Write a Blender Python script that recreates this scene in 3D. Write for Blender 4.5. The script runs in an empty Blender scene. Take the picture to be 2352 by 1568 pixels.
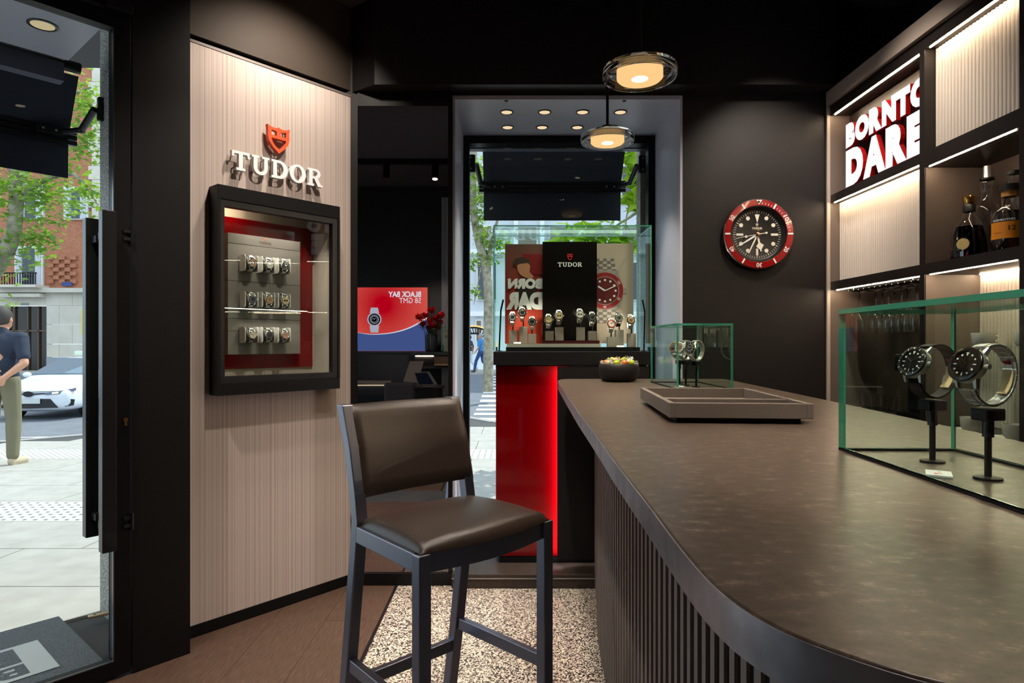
import bpy, bmesh, math, random
from mathutils import Matrix, Vector
random.seed(7)
SC = bpy.context.scene
COL = SC.collection
PI = math.pi
# ------------------------------------------------------------------ camera, sky, sun, exposure
FPX, CX, CY, CAMZ = 1450.0, 1172.0, 788.0, 1.22      # focal length and vanishing point in the 2352x1568 frame
cam_d = bpy.data.cameras.new('camera'); cam = bpy.data.objects.new('camera', cam_d); COL.objects.link(cam)
cam_d.sensor_width = 36.0; cam_d.lens = FPX / 2352 * 36
cam_d.shift_x = (1176 - CX) / 2352; cam_d.shift_y = (CY - 784) / 2352
cam_d.clip_start = 0.02; cam_d.clip_end = 300
cam.location = (0, 0, CAMZ); cam.rotation_euler = (PI / 2, 0, 0)
SC.camera = cam
world = bpy.data.worlds.new('sky'); SC.world = world; world.use_nodes = True
bg = world.node_tree.nodes['Background']; bg.inputs[0].default_value = (0.74, 0.85, 1.0, 1); bg.inputs[1].default_value = 1.9
sun_d = bpy.data.lights.new('sun', 'SUN'); sun = bpy.data.objects.new('sun', sun_d); COL.objects.link(sun)
sun_d.energy = 4.6; sun_d.angle = 0.009; sun_d.color = (1.0, 0.95, 0.87)
sun.rotation_euler = Vector((0.38, 0.50, 0.95)).to_track_quat('Z', 'Y').to_euler()
SC.view_settings.view_transform = 'Standard'; SC.view_settings.look = 'None'
SC.view_settings.gamma = 1; SC.view_settings.use_curve_mapping = False
SC.view_settings.exposure = 0.0
SC.cycles.use_denoising = True
SC.cycles.caustics_reflective = False; SC.cycles.caustics_refractive = False
SC.cycles.max_bounces = 14; SC.cycles.transparent_max_bounces = 24; SC.cycles.transmission_bounces = 12; SC.cycles.glossy_bounces = 6
SC.cycles.sample_clamp_indirect = 4.0

# ------------------------------------------------------------------ geometry of the place
def at(x, y, D):                      # a point of the place at depth D
    return Vector(((x - CX) / FPX * D, D, CAMZ + (CY - y) / FPX * D))
UX, UY = 0.655, 0.7556                # direction of the slanted shop-front wall
A0 = (-1.3225, 2.609)
TH = math.atan2(UY, UX)
def W(s, off, z=0.0):                 # slanted wall: s along it, off into the room, z up
    return Vector((A0[0] + s * UX + off * UY, A0[1] + s * UY - off * UX, z))
WM = Matrix.Translation((A0[0], A0[1], 0)) @ Matrix.Rotation(TH, 4, 'Z')      # local x = s, local y = -off
def wl(x, off, y=None):               # pixel column on the slanted wall -> s, D, z
    Uq = (x - CX) / FPX; a = (A0[0] + off * UY, A0[1] - off * UX)
    D = (a[0] * UY - a[1] * UX) / (Uq * UY - UX); X = Uq * D
    s = (X - A0[0]) * UX + (D - A0[1]) * UY
    return s, D, (CAMZ + (CY - y) * D / FPX if y is not None else 0)
def frame(o, xd, yd):
    x = Vector(xd).normalized(); y = Vector(yd).normalized(); z = x.cross(y)
    m = Matrix((x, y, z)).transposed().to_4x4(); m.translation = Vector(o); return m

# ------------------------------------------------------------------ materials
def lin(c):
    out = []
    for k in c[:3]:
        k /= 255.0
        out.append(k / 12.92 if k <= 0.04045 else ((k + 0.055) / 1.055) ** 2.4)
    return (*out, 1.0)
MAT = {}
def mat(name, col=(128, 128, 128), rough=0.5, metal=0.0, spec=0.5, emit=None, es=0.0, var=None, bump=None, coat=0.0, trans=0.0, ior=1.45, alpha=1.0, aniso=None):
    """var=(scale, second colour, contrast[, stretch xyz]); bump=(scale, strength[, stretch])"""
    if name in MAT: return MAT[name]
    m = bpy.data.materials.new(name); m.use_nodes = True; nt = m.node_tree; b = nt.nodes['Principled BSDF']
    b.inputs['Base Color'].default_value = lin(col); b.inputs['Roughness'].default_value = rough
    b.inputs['Metallic'].default_value = metal; b.inputs['Specular IOR Level'].default_value = spec
    b.inputs['Coat Weight'].default_value = coat; b.inputs['Coat Roughness'].default_value = 0.05
    b.inputs['Transmission Weight'].default_value = trans; b.inputs['IOR'].default_value = ior
    b.inputs['Alpha'].default_value = alpha
    if emit: b.inputs['Emission Color'].default_value = lin(emit); b.inputs['Emission Strength'].default_value = es
    def noise(sc, stretch=None, detail=4):
        tc = nt.nodes.new('ShaderNodeTexCoord'); mp = nt.nodes.new('ShaderNodeMapping'); n = nt.nodes.new('ShaderNodeTexNoise')
        if stretch: mp.inputs['Scale'].default_value = stretch
        n.inputs['Scale'].default_value = sc; n.inputs['Detail'].default_value = detail
        nt.links.new(tc.outputs['Object'], mp.inputs[0]); nt.links.new(mp.outputs[0], n.inputs['Vector']); return n
    if var:
        n = noise(var[0], var[3] if len(var) > 3 else None); r = nt.nodes.new('ShaderNodeValToRGB')
        c = var[2]; r.color_ramp.elements[0].position = 0.5 - c; r.color_ramp.elements[1].position = 0.5 + c
        r.color_ramp.elements[0].color = lin(col); r.color_ramp.elements[1].color = lin(var[1])
        nt.links.new(n.outputs['Fac'], r.inputs[0]); nt.links.new(r.outputs[0], b.inputs['Base Color'])
    if bump:
        n = noise(bump[0], bump[2] if len(bump) > 2 else None, 3); bp = nt.nodes.new('ShaderNodeBump'); bp.inputs['Strength'].default_value = bump[1]
        bp.inputs['Distance'].default_value = 0.01
        nt.links.new(n.outputs['Fac'], bp.inputs['Height']); nt.links.new(bp.outputs[0], b.inputs['Normal'])
    MAT[name] = m; return m
def pane_mat(name, tint=(250, 255, 253), ior=1.35, rough=0.0):
    if name in MAT: return MAT[name]
    m = bpy.data.materials.new(name); m.use_nodes = True; nt = m.node_tree; nt.nodes.clear()
    o = nt.nodes.new('ShaderNodeOutputMaterial'); t = nt.nodes.new('ShaderNodeBsdfTransparent'); g = nt.nodes.new('ShaderNodeBsdfGlossy')
    f = nt.nodes.new('ShaderNodeFresnel'); mx = nt.nodes.new('ShaderNodeMixShader')
    t.inputs[0].default_value = lin(tint); g.inputs['Roughness'].default_value = rough; f.inputs[0].default_value = ior
    ge = nt.nodes.new('ShaderNodeNewGeometry'); sb = nt.nodes.new('ShaderNodeMath'); sb.operation = 'SUBTRACT'; sb.inputs[0].default_value = 1.0; ml = nt.nodes.new('ShaderNodeMath'); ml.operation = 'MULTIPLY'
    nt.links.new(ge.outputs['Backfacing'], sb.inputs[1]); nt.links.new(f.outputs[0], ml.inputs[0]); nt.links.new(sb.outputs[0], ml.inputs[1])
    nt.links.new(ml.outputs[0], mx.inputs[0]); nt.links.new(t.outputs[0], mx.inputs[1]); nt.links.new(g.outputs[0], mx.inputs[2]); nt.links.new(mx.outputs[0], o.inputs[0])
    MAT[name] = m; return m
def glow(name, col, strength):
    if name in MAT: return MAT[name]
    m = bpy.data.materials.new(name); m.use_nodes = True; nt = m.node_tree; nt.nodes.clear()
    o = nt.nodes.new('ShaderNodeOutputMaterial'); e = nt.nodes.new('ShaderNodeEmission'); e.inputs[0].default_value = lin(col); e.inputs[1].default_value = strength
    nt.links.new(e.outputs[0], o.inputs[0]); MAT[name] = m; return m
def ramp_mat(name, tex, stops, rough=0.5, spec=0.4, scale=(1, 1, 1), setup=None, bump=0.0, emit=0.0, coord='Object', interp='LINEAR'):
    """procedural texture -> colour ramp -> principled"""
    if name in MAT: return MAT[name]
    m = bpy.data.materials.new(name); m.use_nodes = True; nt = m.node_tree; b = nt.nodes['Principled BSDF']
    b.inputs['Roughness'].default_value = rough; b.inputs['Specular IOR Level'].default_value = spec
    tc = nt.nodes.new('ShaderNodeTexCoord'); mp = nt.nodes.new('ShaderNodeMapping'); mp.inputs['Scale'].default_value = scale
    t = nt.nodes.new(tex); r = nt.nodes.new('ShaderNodeValToRGB'); r.color_ramp.interpolation = interp
    nt.links.new(tc.outputs[coord], mp.inputs[0]); nt.links.new(mp.outputs[0], t.inputs['Vector'])
    if setup: setup(t)
    els = r.color_ramp.elements
    while len(els) < len(stops): els.new(0.5)
    for e, (p, c) in zip(els, stops): e.position = p; e.color = lin(c)
    src = t.outputs['Fac'] if 'Fac' in t.outputs else (t.outputs['Distance'] if 'Distance' in t.outputs else t.outputs[0])
    if tex == 'ShaderNodeTexVoronoi': src = t.outputs['Color']
    nt.links.new(src, r.inputs[0]); nt.links.new(r.outputs[0], b.inputs['Base Color'])
    if bump:
        bp = nt.nodes.new('ShaderNodeBump'); bp.inputs['Strength'].default_value = bump; bp.inputs['Distance'].default_value = 0.005
        nt.links.new(src, bp.inputs['Height']); nt.links.new(bp.outputs[0], b.inputs['Normal'])
    if emit: nt.links.new(r.outputs[0], b.inputs['Emission Color']); b.inputs['Emission Strength'].default_value = emit
    MAT[name] = m; return m

# ------------------------------------------------------------------ mesh helpers
MW = {}
class MB:
    def __init__(s): s.v = []; s.f = []; s.mi = []; s.cur = 0
    def add(s, vs, fs, M=None):
        k = len(s.v)
        s.v += [tuple(M @ Vector(p)) if M is not None else tuple(p) for p in vs]
        s.f += [tuple(i + k for i in f) for f in fs]; s.mi += [s.cur] * len(fs); return s
    def box(s, x0, x1, y0, y1, z0, z1, M=None):
        return s.add([(x0, y0, z0), (x1, y0, z0), (x1, y1, z0), (x0, y1, z0), (x0, y0, z1), (x1, y0, z1), (x1, y1, z1), (x0, y1, z1)],
                     [(0, 3, 2, 1), (4, 5, 6, 7), (0, 1, 5, 4), (1, 2, 6, 5), (2, 3, 7, 6), (3, 0, 4, 7)], M)
    def bar(s, p0, p1, w, h, up=(0, 0, 1)):
        p0, p1 = Vector(p0), Vector(p1); d = p1 - p0; L = d.length; d.normalize(); up = Vector(up)
        if abs(d.dot(up)) > 0.999: up = Vector((0, 1, 0))
        sx = d.cross(up).normalized(); uy = sx.cross(d).normalized()
        m = Matrix((sx, d, uy)).transposed().to_4x4(); m.translation = p0
        return s.box(-w / 2, w / 2, 0, L, -h / 2, h / 2, m)
    def tube(s, pts, r, n=10, closed=False, caps=True):
        pts = [Vector(p) for p in pts]; N = len(pts); rs = r if isinstance(r, (list, tuple)) else [r] * N
        vs = []; prev = None
        for i, p in enumerate(pts):
            if closed: d = pts[(i + 1) % N] - pts[i - 1]
            else: d = pts[min(i + 1, N - 1)] - pts[max(i - 1, 0)]
            if d.length < 1e-9: d = Vector((0, 0, 1))
            d.normalize()
            if prev is None:
                a = Vector((0, 0, 1)) if abs(d.z) < 0.9 else Vector((1, 0, 0)); a = (a - d * a.dot(d)).normalized()
            else: a = (prev - d * prev.dot(d)).normalized()
            prev = a; b = d.cross(a)
            for k in range(n): t = 2 * PI * k / n; vs.append(p + (a * math.cos(t) + b * math.sin(t)) * rs[i])
        fs = []; R = N if closed else N - 1
        for i in range(R):
            j = (i + 1) % N
            for k in range(n): fs.append((i * n + k, i * n + (k + 1) % n, j * n + (k + 1) % n, j * n + k))
        if caps and not closed: fs.append(tuple(range(n - 1, -1, -1))); fs.append(tuple((N - 1) * n + k for k in range(n)))
        return s.add(vs, fs)
    def cyl(s, p0, p1, r0, r1=None, n=20): return s.tube([p0, p1], [r0, r0 if r1 is None else r1], n)
    def lathe(s, prof, n=32, M=None, caps=True, closed=False):
        vs = []; fs = []; N = len(prof)
        for (r, z) in prof:
            r = max(r, 1e-5)
            for k in range(n): t = 2 * PI * k / n; vs.append((r * math.cos(t), r * math.sin(t), z))
        for i in range(N if closed else N - 1):
            j = (i + 1) % N
            for k in range(n): fs.append((i * n + k, i * n + (k + 1) % n, j * n + (k + 1) % n, j * n + k))
        if caps and not closed: fs.append(tuple(range(n - 1, -1, -1))); fs.append(tuple((N - 1) * n + k for k in range(n)))
        return s.add(vs, fs, M)
    def prism(s, poly, z0, z1, M=None):
        n = len(poly); vs = [(x, y, z0) for x, y in poly] + [(x, y, z1) for x, y in poly]
        fs = [tuple(range(n - 1, -1, -1)), tuple(range(n, 2 * n))] + [(i, (i + 1) % n, n + (i + 1) % n, n + i) for i in range(n)]
        return s.add(vs, fs, M)
    def sphere(s, c, r, sc=(1, 1, 1), nu=16, nv=10, M=None):
        vs = []; fs = []
        for j in range(nv + 1):
            ph = PI * j / nv - PI / 2
            for i in range(nu):
                t = 2 * PI * i / nu; q = max(math.cos(ph), 1e-4)
                vs.append((c[0] + r * sc[0] * q * math.cos(t), c[1] + r * sc[1] * q * math.sin(t), c[2] + r * sc[2] * math.sin(ph)))
        for j in range(nv):
            for i in range(nu): fs.append((j * nu + i, j * nu + (i + 1) % nu, (j + 1) * nu + (i + 1) % nu, (j + 1) * nu + i))
        return s.add(vs, fs, M)
    def mesh(s, me, M=None): return s.add([v.co[:] for v in me.vertices], [tuple(p.vertices) for p in me.polygons], M)
    def grid(s, fn, nu, nv, closed_u=False):
        vs = [fn(i / nu, j / nv) for j in range(nv + 1) for i in range(nu + (0 if closed_u else 1))]
        w = nu if closed_u else nu + 1
        fs = [(j * w + i, j * w + (i + 1) % w, (j + 1) * w + (i + 1) % w, (j + 1) * w + i) for j in range(nv) for i in range(nu)]
        return s.add(vs, fs)
    def data(s, name, mats, inv=None, smooth=None, recalc=True):
        me = bpy.data.meshes.new(name)
        vs = s.v if inv is None else [tuple(inv @ Vector(p)) for p in s.v]
        me.from_pydata(vs, [], s.f)
        for m in (mats if isinstance(mats, (list, tuple)) else [mats]): me.materials.append(m)
        me.polygons.foreach_set('material_index', s.mi)
        if recalc:
            bm = bmesh.new(); bm.from_mesh(me); bmesh.ops.remove_doubles(bm, verts=bm.verts, dist=1e-6)
            bmesh.ops.recalc_face_normals(bm, faces=bm.faces); bm.to_mesh(me); bm.free()
        if smooth:
            me.shade_smooth(); me.set_sharp_from_angle(angle=math.radians(smooth))
        me.update(); return me
    def build(s, name, mats, parent=None, smooth=None, bevel=0, local=False, recalc=True, seg=2):
        mw = MW.get(parent.name) if parent else None
        me = s.data(name, mats, None if (mw is None or local) else mw.inverted(), smooth, recalc)
        return link(name, me, parent, bevel, seg)
def link(name, me, parent=None, bevel=0, seg=2):
    o = bpy.data.objects.new(name, me); COL.objects.link(o)
    if parent: o.parent = parent; MW[o.name] = MW.get(parent.name, Matrix.Identity(4))
    else: MW[o.name] = Matrix.Identity(4)
    if bevel:
        b = o.modifiers.new('bevel', 'BEVEL'); b.width = bevel; b.segments = seg; b.limit_method = 'ANGLE'; b.angle_limit = math.radians(40)
    return o
def tag(o, label=None, cat=None, group=None, kind=None):
    if label: o['label'] = label
    if cat: o['category'] = cat
    if group: o['group'] = group
    if kind: o['kind'] = kind
    return o
def thing(name, label, cat, loc=(0, 0, 0), rz=0, group=None, M=None, kind=None):
    o = bpy.data.objects.new(name, None); COL.objects.link(o); o.empty_display_size = 0.05
    M = M if M is not None else Matrix.Translation(loc) @ Matrix.Rotation(rz, 4, 'Z')
    o.matrix_world = M; MW[o.name] = M.copy()
    return tag(o, label, cat, group, kind)
def dup(root, M, label=None, group=None):
    r = root.copy(); COL.objects.link(r); r.matrix_world = M; MW[r.name] = M.copy()
    if label: r['label'] = label
    if group: r['group'] = group
    for ch in list(root.children):
        c = ch.copy(); COL.objects.link(c); c.parent = r; MW[c.name] = M.copy()
        for g in list(ch.children):
            d = g.copy(); COL.objects.link(d); d.parent = c; MW[d.name] = M.copy()
    return r
TXT = {}
def text_me(body, size=1.0, extrude=0.0, bold=0.0, align='CENTER', shear=0.0, space=1.0):
    key = (body, size, extrude, bold, align, shear, space)
    if key in TXT: return TXT[key]
    c = bpy.data.curves.new('lettering', 'FONT'); c.body = body; c.size = size; c.extrude = extrude; c.offset = bold; c.align_x = align
    c.shear = shear; c.space_character = space; c.resolution_u = 4; c.fill_mode = 'BOTH' if extrude else 'FRONT'
    o = bpy.data.objects.new('lettering', c); COL.objects.link(o)
    bpy.context.view_layer.update()
    me = bpy.data.meshes.new_from_object(o.evaluated_get(bpy.context.evaluated_depsgraph_get()))
    bpy.data.objects.remove(o); TXT[key] = me; return me
def fit_text(body, w, h, extrude=0.0, bold=0.0, space=1.0):
    """text mesh scaled to width w and cap height h, origin at lower left; returns (mesh, matrix)"""
    me = text_me(body, 1.0, extrude / max(h, 1e-6), bold, 'LEFT', 0.0, space)
    xs = [v.co.x for v in me.vertices]; ys = [v.co.y for v in me.vertices]
    sx = w / (max(xs) - min(xs)); sy = h / (max(ys) - min(ys))
    return me, Matrix.Diagonal((sx, sy, h, 1)) @ Matrix.Translation((-min(xs), -min(ys), 0))
def shape_me(loops, extrude):
    """filled 2-D outlines (with holes) extruded"""
    c = bpy.data.curves.new('outline', 'CURVE'); c.dimensions = '2D'; c.fill_mode = 'BOTH'; c.extrude = extrude
    for lp in loops:
        sp = c.splines.new('POLY'); sp.points.add(len(lp) - 1); sp.use_cyclic_u = True
        for p, q in zip(sp.points, lp): p.co = (q[0], q[1], 0, 1)
    o = bpy.data.objects.new('outline', c); COL.objects.link(o); bpy.context.view_layer.update()
    me = bpy.data.meshes.new_from_object(o.evaluated_get(bpy.context.evaluated_depsgraph_get()))
    bpy.data.objects.remove(o); return me
def arc(cx, cy, rx, ry, a0, a1, n=12):
    return [(cx + rx * math.cos(math.radians(a0 + (a1 - a0) * i / n)), cy + ry * math.sin(math.radians(a0 + (a1 - a0) * i / n))) for i in range(n + 1)]
GLYPH = {
 'T': (0.95, [[(0,1),(0,.68),(.09,.68),(.13,.86),(.365,.86),(.365,.13),(.23,.13),(.23,0),(.72,0),(.72,.13),(.585,.13),(.585,.86),(.82,.86),(.86,.68),(.95,.68),(.95,1)]]),
 'U': (1.0, [[(0,1),(0,.88),(.1,.88),(.1,.36)] + arc(.5,.36,.4,.38,180,360,14) + [(.9,.88),(1,.88),(1,1),(.58,1),(.58,.88),(.7,.88)] + arc(.51,.36,.19,.21,0,-180,10) + [(.32,.88),(.42,.88),(.42,1)]]),
 'D': (0.97, [[(0,1),(0,.88),(.1,.88),(.1,.12),(0,.12),(0,0)] + arc(.47,.5,.5,.5,-90,90,16), [(.32,.86)] + arc(.45,.5,.26,.36,90,-90,12) + [(.32,.14)]]),
 'O': (1.0, [arc(.5,.5,.5,.52,0,348,30), arc(.5,.5,.26,.39,0,346,24)]),
 'R': (0.97, [[(0,1),(0,.88),(.1,.88),(.1,.13),(0,.13),(0,0),(.42,0),(.42,.13),(.32,.13),(.32,.43),(.42,.43),(.66,0),(.97,0),(.97,.13),(.86,.13),(.66,.46)] + arc(.54,.73,.3,.27,-58,90,12), [(.32,.87)] + arc(.5,.715,.14,.155,90,-90,8) + [(.32,.56)]]),
}
def tudor_word(width, depth):
    """list of (mesh, x, scale) for the five slab-serif letters, total width"""
    tot = sum(GLYPH[c][0] for c in 'TUDOR') + 4 * 0.12; k = width / tot; x = 0; out = []
    for c in 'TUDOR':
        out.append((shape_me(GLYPH[c][1], depth / k / 2), x, k)); x += (GLYPH[c][0] + 0.12) * k
    return out
SHIELD = [[(0,1),(.02,.8),(.01,.6),(.05,.4),(.18,.2),(.38,0),(.58,.2),(.71,.4),(.75,.6),(.74,.8),(.76,1),(.64,.93),(.51,.915),(.41,.94),(.38,.975),(.35,.94),(.25,.915),(.12,.93)],
          [(.13,.83),(.31,.8),(.31,.64),(.13,.64)], [(.45,.8),(.63,.83),(.63,.64),(.45,.64)], [(.13,.53),(.63,.53),(.61,.42),(.52,.28),(.38,.15),(.24,.28),(.15,.42)]]
def spot(name, loc, target, power, angle, blend=0.5, col=(1.0, 0.87, 0.73), r=0.03, parent=None):
    d = bpy.data.lights.new(name, 'SPOT'); d.energy = power; d.spot_size = math.radians(angle); d.spot_blend = blend; d.color = col; d.shadow_soft_size = r
    o = bpy.data.objects.new(name, d); COL.objects.link(o)
    m = Matrix.Translation(loc) @ (Vector(loc) - Vector(target)).to_track_quat('Z', 'Y').to_matrix().to_4x4()
    if parent: o.parent = parent; o.matrix_local = MW[parent.name].inverted() @ m
    else: o.matrix_world = m
    return o
def clip(poly, nx, ny, c):            # keep nx*x+ny*y >= c
    out = []
    for i in range(len(poly)):
        p, q = poly[i], poly[(i + 1) % len(poly)]; dp = nx * p[0] + ny * p[1] - c; dq = nx * q[0] + ny * q[1] - c
        if dp >= 0: out.append(p)
        if dp * dq < 0: t = dp / (dp - dq); out.append((p[0] + (q[0] - p[0]) * t, p[1] + (q[1] - p[1]) * t))
    return out
def catmull(pts, n=8):
    out = []; P = [pts[0]] + list(pts) + [pts[-1]]
    for i in range(1, len(P) - 2):
        p0, p1, p2, p3 = (Vector(P[k]) for k in (i - 1, i, i + 1, i + 2))
        for j in range(n):
            t = j / n
            out.append(tuple(0.5 * ((2 * p1) + (p2 - p0) * t + (2 * p0 - 5 * p1 + 4 * p2 - p3) * t * t + (3 * p1 - p0 - 3 * p2 + p3) * t ** 3)))
    out.append(tuple(pts[-1])); return out
# ------------------------------------------------------------------ shared materials
m_black = mat('black_wall_paint', (27, 24, 25), 0.5, spec=0.3, bump=(220, 0.05))
m_blackgloss = mat('black_satin_metal', (24, 24, 27), 0.32, spec=0.5)
m_ceiling = mat('black_ceiling_paint', (74, 73, 76), 0.7, spec=0.2)
m_reveal = mat('grey_satin_reveal', (186, 188, 202), 0.36, spec=0.45)
m_frame = mat('black_powder_coat', (15, 15, 17), 0.42, spec=0.22)
m_white = mat('white_lacquer', (238, 240, 243), 0.3)
m_redpaint = mat('orange_red_lacquer', (232, 92, 56), 0.35)
m_redgloss = mat('red_gloss_panel', (104, 0, 3), 0.08, spec=0.4, coat=0.6)
m_steel = mat('brushed_steel', (226, 223, 218), 0.33, metal=0.8)
m_darksteel = mat('dark_steel', (90, 90, 94), 0.3, metal=1.0)
m_chrome = mat('polished_steel', (224, 224, 226), 0.08, metal=1.0)
m_gold = mat('yellow_gold', (214, 168, 92), 0.2, metal=1.0)
m_mirror = mat('mirror_silver', (225, 225, 228), 0.0, metal=1.0)
m_pane = pane_mat('clear_pane')
m_caseglass = pane_mat('case_glass', (248, 254, 251), 1.38)
m_edge = mat('green_glass_edge', (74, 168, 138), 0.1, spec=0.6, trans=0.35)
m_glass = mat('clear_solid_glass', (252, 253, 252), 0.0, trans=1.0, ior=1.46)
m_leather = mat('dark_brown_leather', (44, 34, 28), 0.33, spec=0.6, bump=(420, 0.08))
m_stoolwood = mat('black_lacquered_wood', (142, 143, 156), 0.32, metal=1.0)
m_grey = mat('warm_grey_felt', (128, 120, 112), 0.8, spec=0.2, bump=(900, 0.05))
m_taupe = mat('taupe_leather', (114, 105, 97), 0.62, spec=0.3, bump=(600, 0.06))
m_led = glow('warm_led_strip', (255, 228, 190), 130.0)
m_stone = mat('grey_granite', (205, 202, 194), 0.7, spec=0.2, var=(160, (120, 118, 114), 0.08))
m_print_white = mat('white_print', (236, 236, 240), 0.6)
m_print_black = mat('black_print', (18, 17, 18), 0.6)
m_counter = ramp_mat('brown_honed_stone', 'ShaderNodeTexNoise', [(0.28, (58, 49, 43)), (0.46, (78, 67, 58)), (0.57, (92, 79, 69)), (0.68, (134, 118, 103))], rough=0.3, spec=0.45, scale=(9, 13, 9),
                     setup=lambda t: (setattr(t.inputs['Detail'], 'default_value', 8), setattr(t.inputs['Roughness'], 'default_value', 0.68)))
m_terrazzo = ramp_mat('speckled_terrazzo', 'ShaderNodeTexVoronoi', [(0.0, (40, 30, 25)), (0.36, (80, 64, 54)), (0.45, (166, 150, 136)), (0.52, (206, 192, 178)), (0.66, (230, 220, 206))], rough=0.42, spec=0.4, scale=(200, 200, 200), interp='CONSTANT', setup=lambda t: setattr(t.inputs['Scale'], 'default_value', 1.0))
m_wood = ramp_mat('brown_oak_plank', 'ShaderNodeTexNoise', [(0.3, (64, 48, 40)), (0.5, (84, 65, 55)), (0.72, (102, 82, 70))], rough=0.38, spec=0.4, scale=(38, 3.0, 1), setup=lambda t: setattr(t.inputs['Detail'], 'default_value', 7))
def beige_panel_mat():
    m = bpy.data.materials.new('beige_pinstripe_panel'); m.use_nodes = True; nt = m.node_tree; b = nt.nodes['Principled BSDF']; N = nt.nodes.new; L = nt.links.new
    tc = N('ShaderNodeTexCoord'); sp = N('ShaderNodeSeparateXYZ'); L(tc.outputs['Object'], sp.inputs[0])
    outs = []
    for sc in (300.0, 95.0):
        mu = N('ShaderNodeMath'); mu.operation = 'MULTIPLY'; mu.inputs[1].default_value = sc; L(sp.outputs['X'], mu.inputs[0])
        n = N('ShaderNodeTexNoise'); n.noise_dimensions = '1D'; n.inputs['Scale'].default_value = 1.0; n.inputs['Detail'].default_value = 3; L(mu.outputs[0], n.inputs['W']); outs.append(n.outputs['Fac'])
    ad = N('ShaderNodeMath'); ad.operation = 'MULTIPLY'; L(outs[0], ad.inputs[0]); L(outs[1], ad.inputs[1])
    r = N('ShaderNodeValToRGB'); r.color_ramp.elements[0].position = 0.13; r.color_ramp.elements[1].position = 0.33
    r.color_ramp.elements[0].color = lin((170, 154, 147)); r.color_ramp.elements[1].color = lin((198, 185, 178)); L(ad.outputs[0], r.inputs[0]); L(r.outputs[0], b.inputs['Base Color'])
    bp = N('ShaderNodeBump'); bp.inputs['Strength'].default_value = 0.35; bp.inputs['Distance'].default_value = 0.004; L(ad.outputs[0], bp.inputs['Height']); L(bp.outputs[0], b.inputs['Normal'])
    b.inputs['Roughness'].default_value = 0.62; b.inputs['Specular IOR Level'].default_value = 0.25
    MAT['beige_pinstripe_panel'] = m; return m
m_beige = beige_panel_mat()
m_flute = mat('taupe_fluted_panel', (204, 194, 184), 0.5, spec=0.3)
m_cornice = mat('taupe_cornice', (172, 158, 148), 0.6, spec=0.25)
# ================================================================== the setting
YB = 3.2                                      # plane of the window wall
CEIL = 2.92
def struct(name, mb, m, label, smooth=None, bevel=0, parent=None):
    return tag(mb.build(name, m, parent, smooth=smooth, bevel=bevel), label, kind='structure')
# floors: terrazzo on the bar side, oak planks on the door side, a thin black strip between
struct('floor', MB().box(-0.565, 2.1, -1.7, YB + 0.05, -0.06, 0.0), m_terrazzo, 'beige and brown speckled terrazzo floor around the bar')
fw = thing('floor_wood', 'brown oak plank floor in front of the slanted beige wall', None, (-1.2, 1.5, 0), kind='structure')
pw, row = 0.235, 0
x = -0.579
while x - pw > -4.4:
    y = -0.62 - (row * 0.61) % 1.7
    while y < 3.3:
        y1 = y + 1.7
        p = [(x - pw + 0.0007, max(y, -0.6) + 0.0007), (x - 0.0007, max(y, -0.6) + 0.0007), (x - 0.0007, min(y1, 3.25) - 0.0007), (x - pw + 0.0007, min(y1, 3.25) - 0.0007)]
        if p[2][1] - p[0][1] > 0.03:
            p = clip(p, UY, -UX, UY * A0[0] - UX * A0[1] + 0.001)
            if len(p) > 2:
                cx = sum(q[0] for q in p) / len(p); cy = sum(q[1] for q in p) / len(p); mb = MB()
                for q in (0,): mb.prism(p, -0.02, 0.0)
                o = mb.build('plank', m_wood, fw)
        y = y1
    x -= pw; row += 1
struct('trim_1', MB().box(-0.578, -0.5655, -0.6, 3.19, -0.03, 0.001), m_blackgloss, 'thin black strip between oak planks and terrazzo')
struct('subfloor', MB().prism(clip([(-4.6, -0.7), (-0.57, -0.7), (-0.57, 3.3), (-4.6, 3.3)], UY, -UX, UY * A0[0] - UX * A0[1] - 0.1), -0.08, -0.021), m_frame, 'dark screed under the oak planks')
struct('ceiling', MB().box(-4.6, 2.2, -1.8, 3.9, CEIL, CEIL + 0.1), m_ceiling, 'black painted shop ceiling')
# window wall with its deep opening
OX0, OX1, OZ0, OZ1, YG = -0.291, 0.872, 0.07, 2.4735, 3.80
wb = MB()
wb.box(-0.95, OX0, YB, YG, 0, CEIL); wb.box(OX1, 2.1, YB, YG, 0, CEIL); wb.box(OX0, OX1, YB, YG, OZ1, CEIL)
struct('wall_back', wb, m_black, 'black wall around the window with the clock on it')
struct('wall_header', MB().prism([(-0.80, YB - 0.001), (-0.667, 3.1), (1.60, 3.1), (1.60, YB - 0.001)], 2.49, CEIL), m_black, 'black bulkhead above mirror and window')
rv = MB()
t = 0.012
rv.box(OX0, OX0 + t, YB - 0.004, YG, OZ0, OZ1); rv.box(OX1 - t, OX1, YB - 0.004, YG, OZ0, OZ1); rv.box(OX0 + t, OX1 - t, YB - 0.004, YG, OZ1 - 0.02, OZ1)
struct('trim_2', rv, m_reveal, 'grey satin lining of the window opening')
struct('trim_3', MB().box(OX0, OX1, YB - 0.06, YG, 0.0, OZ0), mat('dark_brown_step', (40, 32, 28), 0.5, var=(90, (58, 47, 40), 0.2)), 'dark brown step under the window', bevel=0.003)
struct('trim_4', MB().box(OX0, OX1, YB - 0.064, YB - 0.058, OZ0 - 0.022, OZ0 - 0.018), m_steel, 'thin steel line along the step')
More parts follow.
